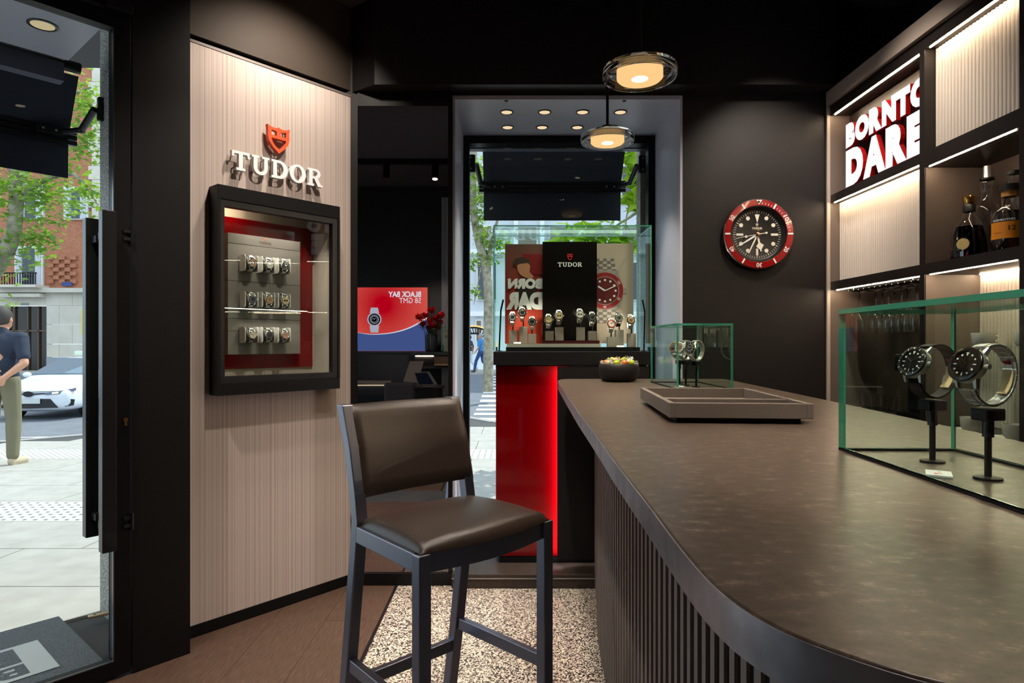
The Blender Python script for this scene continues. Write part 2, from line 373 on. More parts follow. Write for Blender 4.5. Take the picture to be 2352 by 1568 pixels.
# the window itself
wn = thing('window_1', 'tall shop window in a black frame behind the display case', None, (0.29, YG, 0.07), kind='structure')
gx0, gx1, gz0, gz1 = at(1079, 0, YG).x, at(1485, 0, YG).x, 0.09, at(0, 335, YG).z
fr = MB()
fr.box(OX0 + t, gx0, YG - 0.05, YG + 0.03, OZ0, OZ1 - 0.02); fr.box(gx1, OX1 - t, YG - 0.05, YG + 0.03, OZ0, OZ1 - 0.02)
fr.box(gx0, gx1, YG - 0.05, YG + 0.03, gz1, OZ1 - 0.02); fr.box(gx0, gx1, YG - 0.05, YG + 0.03, OZ0, gz0)
fr.build('window_frame', m_frame, wn)
MB().box(gx0, gx1, YG - 0.006, YG + 0.006, gz0, gz1).build('pane', m_pane, wn)
# lettering on the shop window, read from the street
m_vinyl = bpy.data.materials.new('frosted_vinyl'); m_vinyl.use_nodes = True; _n = m_vinyl.node_tree; _n.nodes.clear()
_o = _n.nodes.new('ShaderNodeOutputMaterial'); _t = _n.nodes.new('ShaderNodeBsdfTransparent'); _l = _n.nodes.new('ShaderNodeBsdfTranslucent'); _x = _n.nodes.new('ShaderNodeMixShader'); _x.inputs[0].default_value = 0.6; _l.inputs[0].default_value = (0.9, 0.92, 0.95, 1)
_n.links.new(_t.outputs[0], _x.inputs[1]); _n.links.new(_l.outputs[0], _x.inputs[2]); _n.links.new(_x.outputs[0], _o.inputs[0])
lw = 0.41; lx = at(1272, 0, YG).x
for me, px, k in tudor_word(lw, 0.001):
    mb = MB(); mb.mesh(me, frame((lx - px, YG + 0.0085, at(0, 551, YG).z), (-1, 0, 0), (0, 0, 1)) @ Matrix.Diagonal((k, k * 0.95, 1, 1)))
    mb.build('window_letter', m_vinyl, wn)
# opening downlights
cyl_brass = mat('champagne_reflector', (232, 205, 160), 0.25, metal=1.0)
def downlight(name, label, loc, r, group, power, angle, tilt=(0, 0), glowv=3.0):
    t_ = thing(name, label, 'downlight', loc, group=group)
    M = Matrix.Translation(loc)
    MB().lathe([(r, 0.0), (r, -0.003), (r * 0.86, -0.0045), (r * 0.80, -0.002), (r * 0.80, 0.0)], 28, M).build('rim', m_blackgloss, t_, smooth=40)
    MB().lathe([(r * 0.79, -0.002), (r * 0.72, -0.001), (r * 0.4, 0.0), (1e-4, 0.0)], 28, M @ Matrix.Translation((0, 0, -0.0005)), caps=False).build('reflector', glow('warm_reflector_%g' % glowv, (255, 226, 180), glowv), t_, smooth=60)
    spot('lamp', Vector(loc) + Vector((0, 0, -0.02)), Vector(loc) + Vector((tilt[0], tilt[1], -1)), power, angle, 0.6, r=0.02, parent=t_)
    return t_
zs = OZ1 - 0.0202
rows = [(257, [1164, 1251, 1338, 1425], 'front'), (292, [1166, 1245, 1326, 1407], 'back')]
names4 = ['leftmost', 'second', 'third', 'rightmost']
for py, xs, rn in rows:
    D = (zs - CAMZ) * FPX / (CY - py)
    for k, px in enumerate(xs):
        downlight('recessed_downlight', '%s round brass downlight in the %s row over the window display' % (names4[k], rn), (at(px, 0, D).x, D, zs), 0.036, 'downlights in the window soffit', 17.0, 58, (0, 0.02 if rn == 'front' else -0.25), 0.9)
for px in (1163, 1434):
    D = (zs - CAMZ) * FPX / (CY - 231.5)
    tag(MB().lathe([(0.009, 0), (0.009, -0.003), (0.001, -0.004)], 14, Matrix.Translation((at(px, 0, D).x, D, zs))).build('soffit_screw_cap', m_frame, smooth=40), 'tiny black cap in window soffit, %s one' % ('left' if px < 1300 else 'right'), 'cap')
# slanted wall: beige panel with a hole for the showcase, black wall above
HS0, HS1, HZ0, HZ1 = 0.10, 0.645, 1.035, 1.845
bw = MB()
for (s0, s1, z0, z1) in ((-0.05, HS0, 0.05, 2.466), (HS1, 0.822, 0.05, 2.466), (HS0, HS1, 0.05, HZ0), (HS0, HS1, HZ1, 2.466)):
    bw.box(s0, s1, 0.0, 0.13, z0, z1)
wlft = bw.build('wall_left', m_beige); wlft.matrix_world = WM; tag(wlft, 'slanted beige pinstriped wall panel', kind='structure')
def wbox(name, m, boxes, label, bevel=0):
    mb = MB()
    for (s0, s1, o0, o1, z0, z1) in boxes: mb.box(s0, s1, -o1, -o0, z0, z1, WM)
    return struct(name, mb, m, label, bevel=bevel)
wbox('wall_left_upper', mat('black_wall_glow_tone', (60, 52, 46), 0.6, spec=0.2), [(-0.05, 0.835, -0.13, 0.0, 2.50, CEIL)], 'black wall above the beige panel, spotlight glow mixed into its colour')  # same black paint, coloured lighter and browner to carry the spotlight glow
wbox('trim_5', mat('grey_cap_strip', (110, 100, 94), 0.5), [(-0.05, 0.822, -0.12, 0.003, 2.467, 2.478)], 'thin grey strip capping the beige panel')
wbox('trim_6', m_frame, [(-0.05, 0.83, -0.12, -0.02, 2.478, 2.50)], 'shadow gap over the beige panel')
wbox('baseboard_left', m_frame, [(-0.05, 0.822, -0.02, 0.004, 0.0, 0.049)], 'black baseboard under the beige panel')
wbox('wall_column', mat('black_column_panel', (15, 14, 16), 0.5, spec=0.25), [(-0.258, -0.0525, -0.13, 0.128, 0, CEIL)], 'black column between door and beige panel')
wbox('trim_7', m_blackgloss, [(0.823, 0.836, -0.05, 0.006, 0.0, 2.49)], 'black edge strip between beige panel and mirror')
# mirror
mr = thing('wall_mirror', 'tall mirror between the beige wall and the window', 'mirror', (-0.54, YB, 0.05))
MB().box(-0.772, -0.313, YB - 0.008, YB - 0.0005, 0.061, 2.418).build('mirror_glass', m_mirror, mr)
mbf = MB(); mbf.box(-0.313, -0.2915, YB - 0.02, YB - 0.0005, 0.0, 2.488); mbf.box(-0.772, -0.313, YB - 0.012, YB - 0.0005, 2.418, 2.488); mbf.build('mirror_frame', m_frame, mr)
struct('baseboard_back', MB().box(-0.80, -0.2915, YB - 0.022, YB - 0.0005, 0.0, 0.060), m_frame, 'black baseboard under the mirror')
# entrance door, side glazing, black wall above them
DO = 0.128
wbox('wall_above_door', m_black, [(-4.2, -0.2585, 0.03, DO, 2.43, CEIL)], 'black wall above the entrance door')
wbox('wall_far_left', m_black, [(-4.2, -2.75, 0.03, DO, 0, 2.43)], 'black wall beyond the shop-front glazing')
wbox('trim_8', m_frame, [(-1.33, -1.27, 0.05, DO, 0, 2.43), (-2.75, -2.69, 0.05, DO, 0, 2.43), (-2.69, -1.33, 0.05, DO, 0.0, 0.08), (-2.69, -1.33, 0.05, DO, 2.36, 2.43)], 'black frame of the side glazing')
mb = MB(); mb.box(-2.69, -1.33, -0.095, -0.085, 0.08, 2.36, WM); struct('window_2', mb, m_pane, 'fixed glass pane beside the entrance door')
dr = thing('door_1', 'glass entrance door in a black frame with long bar handles', None, M=WM @ Matrix.Translation((-0.76, -0.1, 0)), kind='structure')
d0, d1 = -1.265, -0.2625
st = MB()
st.box(-0.318, d1, -DO, -DO + 0.05, 0.012, 2.42, WM); st.box(d0, d0 + 0.06, -DO, -DO + 0.05, 0.012, 2.42, WM)
st.box(d0 + 0.06, -0.318, -DO, -DO + 0.05, 2.362, 2.42, WM); st.box(d0 + 0.06, -0.318, -DO, -DO + 0.05, 0.012, 0.066, WM)
st.build('door_frame', m_frame, dr, bevel=0.002)
MB().box(d0 + 0.06, -0.318, -DO + 0.018, -DO + 0.030, 0.066, 2.362, WM).build('pane', m_pane, dr)
sl = MB(); sl.box(-0.3205, -0.3165, -DO - 0.001, -DO + 0.015, 0.066, 2.362, WM); sl.box(d0 + 0.06, -0.3205, -DO - 0.001, -DO + 0.012, 0.066, 0.070, WM); sl.build('glazing_bead', m_darksteel, dr)
def pull(xa, xb, yt, yb, o0, o1, name):
    oc = (o0 + o1) / 2; s0, D0, zt = wl(xa, o1, yt); s1, D1, zb = wl(xb, o1, yb)
    zt = CAMZ + (CY - yt) * D1 / FPX; zb = CAMZ + (CY - yb) * D1 / FPX
    h = MB(); h.box(s0, s1, -o1, -o0, zb, zt, WM); ho = h.build('door_handle', m_blackgloss, dr, bevel=0.002); 
    k = MB()
    for z in (zt - 0.08, zb + 0.08):
        if o0 > DO: k.box((s0 + s1) / 2 - 0.008, (s0 + s1) / 2 + 0.008, -o0, -DO + 0.02, z - 0.012, z + 0.012, WM)
        else: k.box(s1 - 0.024, s1 - 0.008, -DO + 0.028, -o1, z - 0.012, z + 0.012, WM)
    k.build('handle_post', m_blackgloss, ho)
pull(235, 268, 485, 1265, 0.165, 0.205, 'inner'); pull(197, 227, 503, 1230, 0.012, 0.052, 'outer')
s_, D_, z_ = wl(288, DO, 966)
lk = MB(); lk.lathe([(0.0001, 0.004), (0.0085, 0.004), (0.0085, 0)], 16, frame(W(s_, DO + 0.0005, z_ + 0.004), (UX, UY, 0), (0, 0, 1))); lk.box(s_ - 0.005, s_ + 0.005, -DO - 0.004, -DO, z_ - 0.018, z_, WM)
lk.build('lock_cylinder', m_gold, dr, smooth=40)
for yy in (540, 1198):
    s_, D_, z_ = wl(291, DO, yy); h = MB(); h.box(s_ - 0.012, s_ + 0.018, -DO - 0.008, -DO, z_ + 0.008, z_ + 0.02, WM); h.box(s_ - 0.012, s_ + 0.018, -DO - 0.008, -DO, z_ - 0.02, z_ - 0.008, WM)
    h.cyl(W(s_ + 0.016, DO + 0.006, z_ - 0.03), W(s_ + 0.016, DO + 0.006, z_ + 0.03), 0.006, n=10); h.build('hinge', m_blackgloss, dr)
s_, D_, z_ = wl(280, DO, 28)
tag(MB().box(s_ - 0.06, s_ + 0.025, -DO - 0.04, -DO, z_ - 0.012, z_ + 0.02, WM).build('door_closer', m_blackgloss, bevel=0.003), 'black door closer above the entrance door', 'door closer')
# the other sides of the room (seen in the mirror)
YT = -0.47
wr = MB(); wr.box(-4.4, -0.56, YT - 0.1, YT, 0, CEIL); struct('wall_front', wr, mat('black_rear_wall', (24, 24, 26), 0.45, spec=0.4), 'black wall with the screen, opposite the mirror')
wr = MB(); wr.box(-0.66, -0.56, -1.75, YT - 0.1, 0, CEIL); wr.box(-0.56, 2.1, -1.75, -1.65, 0, CEIL); struct('wall_front_return', wr, m_black, 'black wall behind the camera')
wr = MB(); wr.box(1.98, 2.1, -1.65, YB, 0, CEIL); struct('wall_right', wr, m_black, 'black wall behind the bar shelves')
# ================================================================== the bar
CT = 1.04
edge = [(0.30, 3.198), (0.262, 3.165), (0.238, 3.09), (0.224, 2.93), (0.206, 2.45), (0.192, 2.049), (0.179, 1.655), (0.172, 1.365), (0.166, 1.146), (0.162, 1.024), (0.158, 0.86), (0.155, 0.70), (0.152, 0.60), (0.151, 0.52), (0.153, 0.469), (0.161, 0.425), (0.181, 0.382), (0.228, 0.335), (0.30, 0.305), (0.45, 0.295)]
right = [(0.74, 0.31), (0.86, 0.38), (0.905, 0.55), (0.936, 1.15), (1.003, 2.0), (1.07, 3.0), (1.075, 3.198)]
outl = catmull(edge, 6) + catmull(right, 5)
bar = thing('bar_counter', 'curved bar counter with brown stone top and black slatted front', 'bar counter', (0.6, 1.8, 0))
mb = MB(); mb.prism(outl, CT - 0.036, CT); mb.build('counter_top', m_counter, bar, smooth=35, bevel=0.002)
eb = MB(); ec = catmull(edge, 6); vs = []
for i, p in enumerate(ec):
    a, c = Vector(ec[max(i - 1, 0)]), Vector(ec[min(i + 1, len(ec) - 1)]); t_ = (c - a).normalized(); n_ = Vector((t_.y, -t_.x))
    if n_.dot(Vector(p) - Vector((0.6, 1.8))) < 0: n_ = -n_
    for dz, dn in ((-0.0345, 0.0), (-0.0015, 0.0), (-0.0015, 0.0012), (-0.0345, 0.0012)): q = Vector(p) + n_ * dn; vs.append((q.x, q.y, CT + dz))
eb.add(vs, [(i * 4 + k, i * 4 + (k + 1) % 4, i * 4 + 4 + (k + 1) % 4, i * 4 + 4 + k) for i in range(len(ec) - 1) for k in range(4)])
eb.build('counter_edge', mat('polished_stone_edge', (160, 158, 164), 0.34, metal=0.9, var=(28, (196, 192, 198), 0.2)), bar, smooth=35)
bpath = catmull([(0.43, 3.195), (0.40, 2.9), (0.362, 2.57), (0.346, 2.27), (0.335, 1.8), (0.325, 1.3), (0.315, 1.0), (0.305, 0.78), (0.307, 0.64), (0.33, 0.54), (0.39, 0.47), (0.50, 0.445), (0.78, 0.45)], 10)
core = [(p[0] + 0.002, p[1] + (0.002 if p[1] < 0.6 else 0)) for p in bpath] + [(0.82, 0.55), (0.86, 1.15), (0.93, 2.0), (0.99, 3.0), (0.995, 3.195)]
MB().prism(core, 0.0, CT - 0.037).build('counter_body', mat('black_bar_body', (12, 11, 11), 0.6, spec=0.2), bar)
m_slat = mat('taupe_black_slat', (138, 128, 123), 0.5, spec=0.4)
MB().add([], []) 
sm = MB().box(-0.0115, 0.0115, -0.0035, 0.0035, 0.0, CT - 0.04).data('slat', m_slat)
acc = 0.03; d = 0.0
for i in range(len(bpath) - 1):
    p, q = Vector(bpath[i]), Vector(bpath[i + 1]); L = (q - p).length; tdir = (q - p).normalized()
    while d + L > acc:
        c = p + tdir * (acc - d); o = link('slat', sm, bar)
        M = Matrix((( tdir.x, -tdir.y, 0, c.x), (tdir.y, tdir.x, 0, c.y), (0, 0, 1, 0), (0, 0, 0, 1)))
        # outward side is to the left of travel towards the camera
        o.matrix_local = MW[bar.name].inverted() @ M @ Matrix.Translation((0, 0.018, 0)) @ Matrix.Rotation(PI, 4, 'Z') if False else MW[bar.name].inverted() @ M
        acc += 0.05
    d += L
# ------------------------------------------------------------------ tray
ty = [(0.358, 1.408), (0.671, 1.408), (0.7115, 1.900), (0.389, 1.900)]
tc = (sum(p[0] for p in ty) / 4, sum(p[1] for p in ty) / 4); ang = -math.atan2(0.0357, 0.492)
tr = thing('presentation_tray', 'taupe leather presentation tray with two compartments on the bar', 'tray', (tc[0], tc[1], CT), ang)
w2, l2 = 0.157, 0.246; rt = 0.013
def tb(*a): return MB().box(*a)
for nm, bx in (('side_wall', (-w2, -w2 + rt, -l2, l2, 0.012, 0.046)), ('side_wall', (w2 - rt, w2, -l2, l2, 0.012, 0.046)), ('side_wall', (-w2 + rt, w2 - rt, -l2, -l2 + rt, 0.012, 0.046)), ('side_wall', (-w2 + rt, w2 - rt, l2 - rt, l2, 0.012, 0.046)), ('divider', (-w2 + rt, w2 - rt, -0.118, -0.104, 0.018, 0.0445)), ('tray_floor', (-w2 + rt, w2 - rt, -l2 + rt, l2 - rt, 0.012, 0.018))):
    tb(*bx).build(nm, m_taupe, tr, local=True, bevel=0.0012)
tb(-w2 + 0.02, w2 - 0.02, -l2 + 0.02, l2 - 0.02, 0.0, 0.0119).build('foot', m_frame, tr, local=True)
for k, (yy, ch) in enumerate(((-l2 + 0.012, 'TUDOR'),)):
    me, m2 = fit_text('TUDOR', 0.018, 0.004)
    MB().mesh(me, Matrix.Translation((-w2 - 0.0005, -l2 + 0.018, 0.02)) @ frame((0, 0, 0), (0, 0, 1), (0, 1, 0)) @ m2).build('stamped_mark', m_print_black, tr, local=True, recalc=False)
# ------------------------------------------------------------------ bowl of wrapped sweets
bc = (0.513, 2.985)
bowl = thing('sweet_bowl', 'matt black round bowl full of wrapped sweets on the bar', 'bowl', (bc[0], bc[1], CT))
MB().lathe([(0.0001, 0.0), (0.062, 0.0), (0.080, 0.008), (0.092, 0.030), (0.095, 0.055), (0.092, 0.082), (0.089, 0.084), (0.086, 0.081), (0.088, 0.055), (0.080, 0.02), (0.0001, 0.014)], 40, caps=False).build('bowl_shell', mat('matt_black_ceramic', (30, 27, 26), 0.5, spec=0.35), bowl, local=True, smooth=50)
m_wrap = pane_mat('cellophane', (250, 250, 246), 1.5, 0.15)
sweets = [('lime_wrapped_sweet', 'lime green sweet in clear twisted wrapper in the black bowl', (170, 190, 20)), ('orange_wrapped_sweet', 'orange sweet in clear twisted wrapper in the black bowl', (196, 96, 30)), ('pale_wrapped_sweet', 'pale cream sweet in clear twisted wrapper in the black bowl', (226, 208, 176))]
protos = []
for nm, lb, c in sweets:
    sw = thing(nm, lb, 'sweet', (0, 0, -5), group='wrapped sweets in the bowl')
    MB().sphere((0, 0, 0), 0.0155, (1.1, 1, 0.9), 14, 9).build('sweet_core', mat(nm, c, 0.35, spec=0.5), sw, local=True, smooth=60)
    for sg in (-1, 1):
        tw = MB(); n = 14; vs = []; fs = []
        for j, (rr, xx) in enumerate(((0.003, 0.0155), (0.007, 0.022), (0.014, 0.032))):
            for i in range(n):
                t_ = 2 * PI * i / n; r2 = rr * (1 + (0.28 if i % 2 else -0.22) * (j / 2)); vs.append((sg * (xx + random.uniform(-0.002, 0.002)), r2 * math.cos(t_), r2 * math.sin(t_) * 0.8))
        for j in range(2):
            for i in range(n): fs.append((j * n + i, j * n + (i + 1) % n, (j + 1) * n + (i + 1) % n, (j + 1) * n + i))
        tw.add(vs, fs).build('wrapper_twist', mat('crinkled_cellophane', (230, 228, 220), 0.25, spec=0.6, alpha=0.45), sw, local=True)
    protos.append(sw)
used = [False] * 3
spots_ = [(0.062 * math.cos(a), 0.062 * math.sin(a), 0.088) for a in [i * PI / 5 for i in range(10)]] + [(0.03 * math.cos(a), 0.03 * math.sin(a), 0.100) for a in [0.4 + i * 2 * PI / 5 for i in range(5)]] + [(0.05 * math.cos(a), 0.05 * math.sin(a), 0.05) for a in [0.4 + i * 2 * PI / 4 for i in range(4)]]
for k, (sx, sy, sz) in enumerate(spots_):
    i = [0, 2, 1, 0, 0, 1, 2, 0, 1, 0, 0, 1, 0, 2, 0, 2, 0, 1, 0][k % 19]
    M = Matrix.Translation((bc[0] + sx, bc[1] + sy, CT + sz)) @ Matrix.Rotation(random.uniform(0, PI), 4, 'Z') @ Matrix.Rotation(random.uniform(-0.7, 0.7), 4, 'Y')
    if not used[i]: protos[i].matrix_world = M; MW[protos[i].name] = M; used[i] = True
    else: dup(protos[i], M)
# ------------------------------------------------------------------ glass cases
def glass_case(name, label, M, sx, sy, h, tk=0.008, base=True):
    """box of five panes, local origin at the centre of its base"""
    g = thing(name, label, 'glass case', M=M)
    a, b = sx / 2, sy / 2
    def pane(x0, x1, y0, y1, z0, z1, thin, nm='pane'):
        mb = MB(); mb.box(x0, x1, y0, y1, z0, z1); mb.mi = [1] * 6
        for i in {'z': (0, 1), 'y': (2, 4), 'x': (3, 5)}[thin]: mb.mi[i] = 0
        me = mb.data(nm, [m_caseglass, m_edge], recalc=False); return link(nm, me, g)
    pane(-a, a, -b, b, h - tk, h, 'z', 'top_pane')
    pane(-a, -a + tk, -b, b, 0.004, h - tk, 'x'); pane(a - tk, a, -b, b, 0.004, h - tk, 'x')
    pane(-a + tk, a - tk, b - tk, b, 0.004, h - tk, 'y'); pane(-a + tk, a - tk, -b, -b + tk, 0.004, h - tk, 'y')
    if base:
        s = MB(); s.box(-a, a, -b, -b + 0.004, 0, 0.004); s.box(-a, a, b - 0.004, b, 0, 0.004); s.box(-a, -a + 0.006, -b, b, 0, 0.004); s.box(a - 0.006, a, -b, b, 0, 0.004); s.build('base_seal', m_frame, g, local=True)
    return g
CASE_A = Matrix.Translation((0.640, 0.78, CT)) @ Matrix.Rotation(math.radians(-2.2), 4, 'Z')
glass_case('watch_display_case', 'near glass case on the bar with two watches on stands', CASE_A, 0.193, 0.565, 0.237)
CASE_B = Matrix.Translation((0.755, 2.675, CT))
glass_case('watch_display_case', 'small far glass case on the bar beside the sweet bowl', CASE_B, 0.22, 0.45, 0.257)
def price_card(label, loc, rz, w, d):
    c = thing('display_card', label, 'card', (loc[0], loc[1], CT + 0.0005), rz)
    MB().box(-w / 2, w / 2, -d / 2, d / 2, 0.0, 0.0025).build('card_board', m_white, c, local=True)
    me, m2 = fit_text('TUDOR', w * 0.3, d * 0.14); MB().mesh(me, Matrix.Translation((w * 0.0, -d * 0.1, 0.0028)) @ m2).build('card_print', m_print_black, c, local=True, recalc=False)
    sh = shape_me(SHIELD, 0.0001); MB().mesh(sh, Matrix.Translation((-w * 0.3, -d * 0.15, 0.0029)) @ Matrix.Diagonal((d * 0.34, d * 0.34, 1, 1))).build('card_emblem', m_redpaint, c, local=True, recalc=False)
price_card('white display card with a red emblem in the near glass case', (0.565 + 0.02, 0.862, 0), math.radians(58), 0.040, 0.030)
price_card('white display card in the small far glass case', (0.70, 2.60, 0), math.radians(60), 0.045, 0.032)
# ================================================================== watches
def colm(prefix, c, rough=0.35, metal=0.0): return mat('%s_%d_%d_%d' % ((prefix,) + tuple(c)), c, rough, metal)
WC = {}
def wmesh(key, fn):
    if key not in WC: WC[key] = fn()
    return WC[key]
def watch(label, M, dial=(20, 20, 22), bezel=(20, 20, 22), strap='steel', k=1.0, group=None, gold=False, links=False, face='diver', cat='watch', name='wrist_watch', sub=(230, 228, 215)):
    t = thing(name, label, cat, M=M @ Matrix.Scale(k, 4), group=group)
    metal = m_gold if gold else m_steel
    def case():
        b = MB(); b.lathe([(0.0001, -0.0125), (0.016, -0.0125), (0.0195, -0.010), (0.0205, -0.006), (0.0203, -0.002), (0.0195, -0.0008), (0.0001, -0.0008)], 28, caps=False)
        for sx in (-1, 1):
            for sy in (-1, 1):
                b.add([(sx * 0.0095, sy * 0.013, -0.010), (sx * 0.0145, sy * 0.012, -0.010), (sx * 0.0128, sy * 0.0245, -0.0145), (sx * 0.0098, sy * 0.0245, -0.0145), (sx * 0.0095, sy * 0.013, -0.003), (sx * 0.0145, sy * 0.012, -0.003), (sx * 0.0128, sy * 0.0245, -0.0105), (sx * 0.0098, sy * 0.0245, -0.0105)],
                      [(0, 3, 2, 1), (4, 5, 6, 7), (0, 1, 5, 4), (1, 2, 6, 5), (2, 3, 7, 6), (3, 0, 4, 7)])
        return b.data('watch_case', m_steel, smooth=40)
    link('watch_case', wmesh('case', case), t)
    link('crown', wmesh('crown', lambda: MB().cyl((0.020, 0, -0.006), (0.0245, 0, -0.006), 0.0029, n=12).data('crown', m_steel, smooth=40)), t)
    if face == 'diver': bz = [(0.0205, -0.001), (0.0202, 0.0012), (0.0196, 0.0016), (0.0158, 0.0022), (0.0153, 0.0012), (0.0153, -0.001)]
    else: bz = [(0.0195, -0.001), (0.0188, 0.0010), (0.0172, 0.0014), (0.0168, 0.0006), (0.0168, -0.001)]
    link('bezel', wmesh(('bezel', face, bezel), lambda: MB().lathe(bz, 28, caps=False, closed=True).data('bezel', m_chrome if bezel is None else colm('bezel', bezel, 0.2), smooth=40)), t)
    rd = 0.0153 if face == 'diver' else 0.0168
    link('dial', wmesh(('dial', dial, face), lambda: MB().lathe([(0.0001, 0.0002), (rd, 0.0002), (rd, -0.0008)], 28, caps=False).data('dial', colm('dial', dial, 0.3))), t)
    def marks():
        b = MB(); R = rd * 0.80
        for i in range(12):
            a = i * PI / 6; c = (R * math.sin(a), R * math.cos(a))
            Mx = Matrix.Translation((c[0], c[1], 0.0003)) @ Matrix.Rotation(-a, 4, 'Z')
            if face == 'diver' and i % 3: b.lathe([(0.0012, 0), (0.0012, 0.0004), (0.0001, 0.0005)], 10, Mx)
            elif i == 0: b.prism([(0, -0.0028), (0.0018, 0.0018), (-0.0018, 0.0018)], 0, 0.0004, Mx)
            else: b.box(-0.0005, 0.0005, -0.0022, 0.0016, 0, 0.0004, Mx)
        return b.data('hour_markers', colm('lume', sub, 0.4))
    link('hour_markers', wmesh(('marks', face, sub), marks), t)
    def hands():
        b = MB(); 
        Mh = Matrix.Rotation(math.radians(57), 4, 'Z'); b.box(-0.0006, 0.0006, 0, 0.0075, 0.0006, 0.0009, Mh)
        b.prism([(0, 0.005), (0.0016, 0.0066), (0, 0.0086), (-0.0016, 0.0066)], 0.0006, 0.0009, Mh)
        Mm = Matrix.Rotation(math.radians(-58), 4, 'Z'); b.box(-0.0005, 0.0005, 0, 0.0125, 0.001, 0.0013, Mm)
        Ms = Matrix.Rotation(math.radians(-172), 4, 'Z'); b.box(-0.0002, 0.0002, -0.003, 0.0125, 0.0014, 0.0016, Ms); b.lathe([(0.0013, 0.0005), (0.0013, 0.0018), (0.0001, 0.0018)], 10)
        return b.data('hands', m_gold if gold else m_chrome)
    link('hands', wmesh(('hands', gold), hands), t)
    if face == 'chrono':
        def subs():
            b = MB()
            for x_ in (-0.0065, 0.0065): b.lathe([(0.0042, 0.0002), (0.0042, 0.0004), (0.0001, 0.0004)], 16, Matrix.Translation((x_, -0.001, 0)))
            return b.data('subdials', colm('subdial', (24, 24, 26)))
        link('subdials', wmesh('subs', subs), t)
    if face == 'diver':
        def bezm():
            b = MB()
            for i in range(12):
                a = i * PI / 6; Mx = Matrix.Rotation(-a, 4, 'Z')
                if i == 0: b.prism([(0, 0.0163), (0.0015, 0.0188), (-0.0015, 0.0188)], 0.0016, 0.0024, Mx)
                else: b.box(-0.0004, 0.0004, 0.0165, 0.019, 0.0014, 0.00225, Mx)
            return b.data('bezel_marks', m_gold if gold else m_white)
        link('bezel_marks', wmesh(('bezm', gold), bezm), t)
    cz, ry, rz = -0.0345, 0.0345, 0.031
    def pt(f): return Vector((0, ry * math.sin(f), cz + rz * math.cos(f)))
    f0, f1 = math.radians(46), math.radians(314)
    if strap == 'steel':
        N = 21; per = (f1 - f0) / N
        for ii in range(N):
            pass
        def one(i):
            b = MB(); fa = f0 + per * (i + 0.5); p = pt(fa); q = pt(fa + 0.01) - pt(fa - 0.01); q.normalize(); nz = Vector((1, 0, 0)).cross(q)
            Mx = Matrix(((1, 0, 0), tuple(q), tuple(nz))).transposed().to_4x4(); Mx.translation = p
            L = (pt(f0 + per * (i + 1)) - pt(f0 + per * i)).length * 0.94; tw = abs(i - N / 2) / (N / 2); w = 0.0078 + 0.0022 * tw
            b.box(-w * 0.48, w * 0.48, -L / 2, L / 2, -0.0014, 0.0018, Mx)
            for sg in (-1, 1): b.box(min(sg * w * 0.52, sg * w), max(sg * w * 0.52, sg * w), -L / 2, L / 2, -0.0014, 0.0014, Mx)
            return b
        if links:
            for i in range(N): link('bracelet_link', wmesh(('lk', i), lambda: one(i).data('bracelet_link', m_steel)), t, bevel=0.0003)
        else:
            def br():
                b = MB()
                for i in range(N): o = one(i); b.add(o.v, o.f)
                return b.data('bracelet', m_steel)
            link('bracelet', wmesh('bracelet', br), t)
    else:
        def sb():
            b = MB()
            def f(u, v):
                fa = f0 + (f1 - f0) * v; p = pt(fa); q = pt(fa + 0.01) - pt(fa - 0.01); q.normalize(); nz = Vector((1, 0, 0)).cross(q); tw = abs(v - 0.5) * 2; w = 0.0085 + 0.0015 * tw
                c = [(-w, -0.001), (w, -0.001), (w, 0.0012), (-w, 0.0012)][int(round(u * 4)) % 4]; return p + Vector((c[0], 0, 0)) + nz * c[1]
            b.grid(f, 4, 30, True); return b.data('strap', colm('strap', strap, 0.6))
        link('strap', wmesh(('strap', strap), sb), t)
        link('buckle', wmesh('buckle', lambda: MB().box(-0.010, 0.010, -0.005, 0.005, cz - rz - 0.003, cz - rz + 0.002).data('buckle', m_steel)), t)
    return t
m_tag = mat('cream_hang_tag', (226, 196, 150), 0.6)
def loop_frame(center, nrm, k):
    z = Vector(nrm).normalized(); y = Vector((0, 0, 1)); y = (y - z * y.dot(z)).normalized(); x = y.cross(z)
    m = Matrix((x, y, z)).transposed().to_4x4(); m.translation = Vector(center) + z * 0.0345 * k; return m
def ring_stand(label, x, y, zc, nrm, k, group=None):
    """rod on a disc foot with a block and a C-shaped sleeve carrying the bracelet loop"""
    s = thing('watch_stand', label, 'watch stand', (x, y, CT + 0.0005), group=group)
    M = Matrix.Translation((x, y, CT + 0.0005)); b0 = zc - 0.036 * k - 0.018 - CT
    MB().lathe([(0.0001, 0), (0.0165, 0), (0.0165, 0.0025), (0.012, 0.0035), (0.0001, 0.0035)], 24, M, caps=False).build('foot_disc', m_frame, s, smooth=40)
    MB().cyl((x, y, CT + 0.003), (x, y, CT + b0), 0.0042, n=14).build('rod', m_frame, s, smooth=40)
    MB().cyl((x, y, CT + b0 - 0.022), (x, y, CT + b0), 0.0068, n=14).build('socket', m_blackgloss, s, smooth=40)
    z = Vector(nrm); z.z = 0; z.normalize(); xh = Vector((0, 0, 1)).cross(z)
    MB().box(-0.016, 0.016, -0.0115, 0.0115, 0, 0.016, frame((x, y, CT + b0), z, xh)).build('holder_block', m_frame, s, bevel=0.002)
    return s
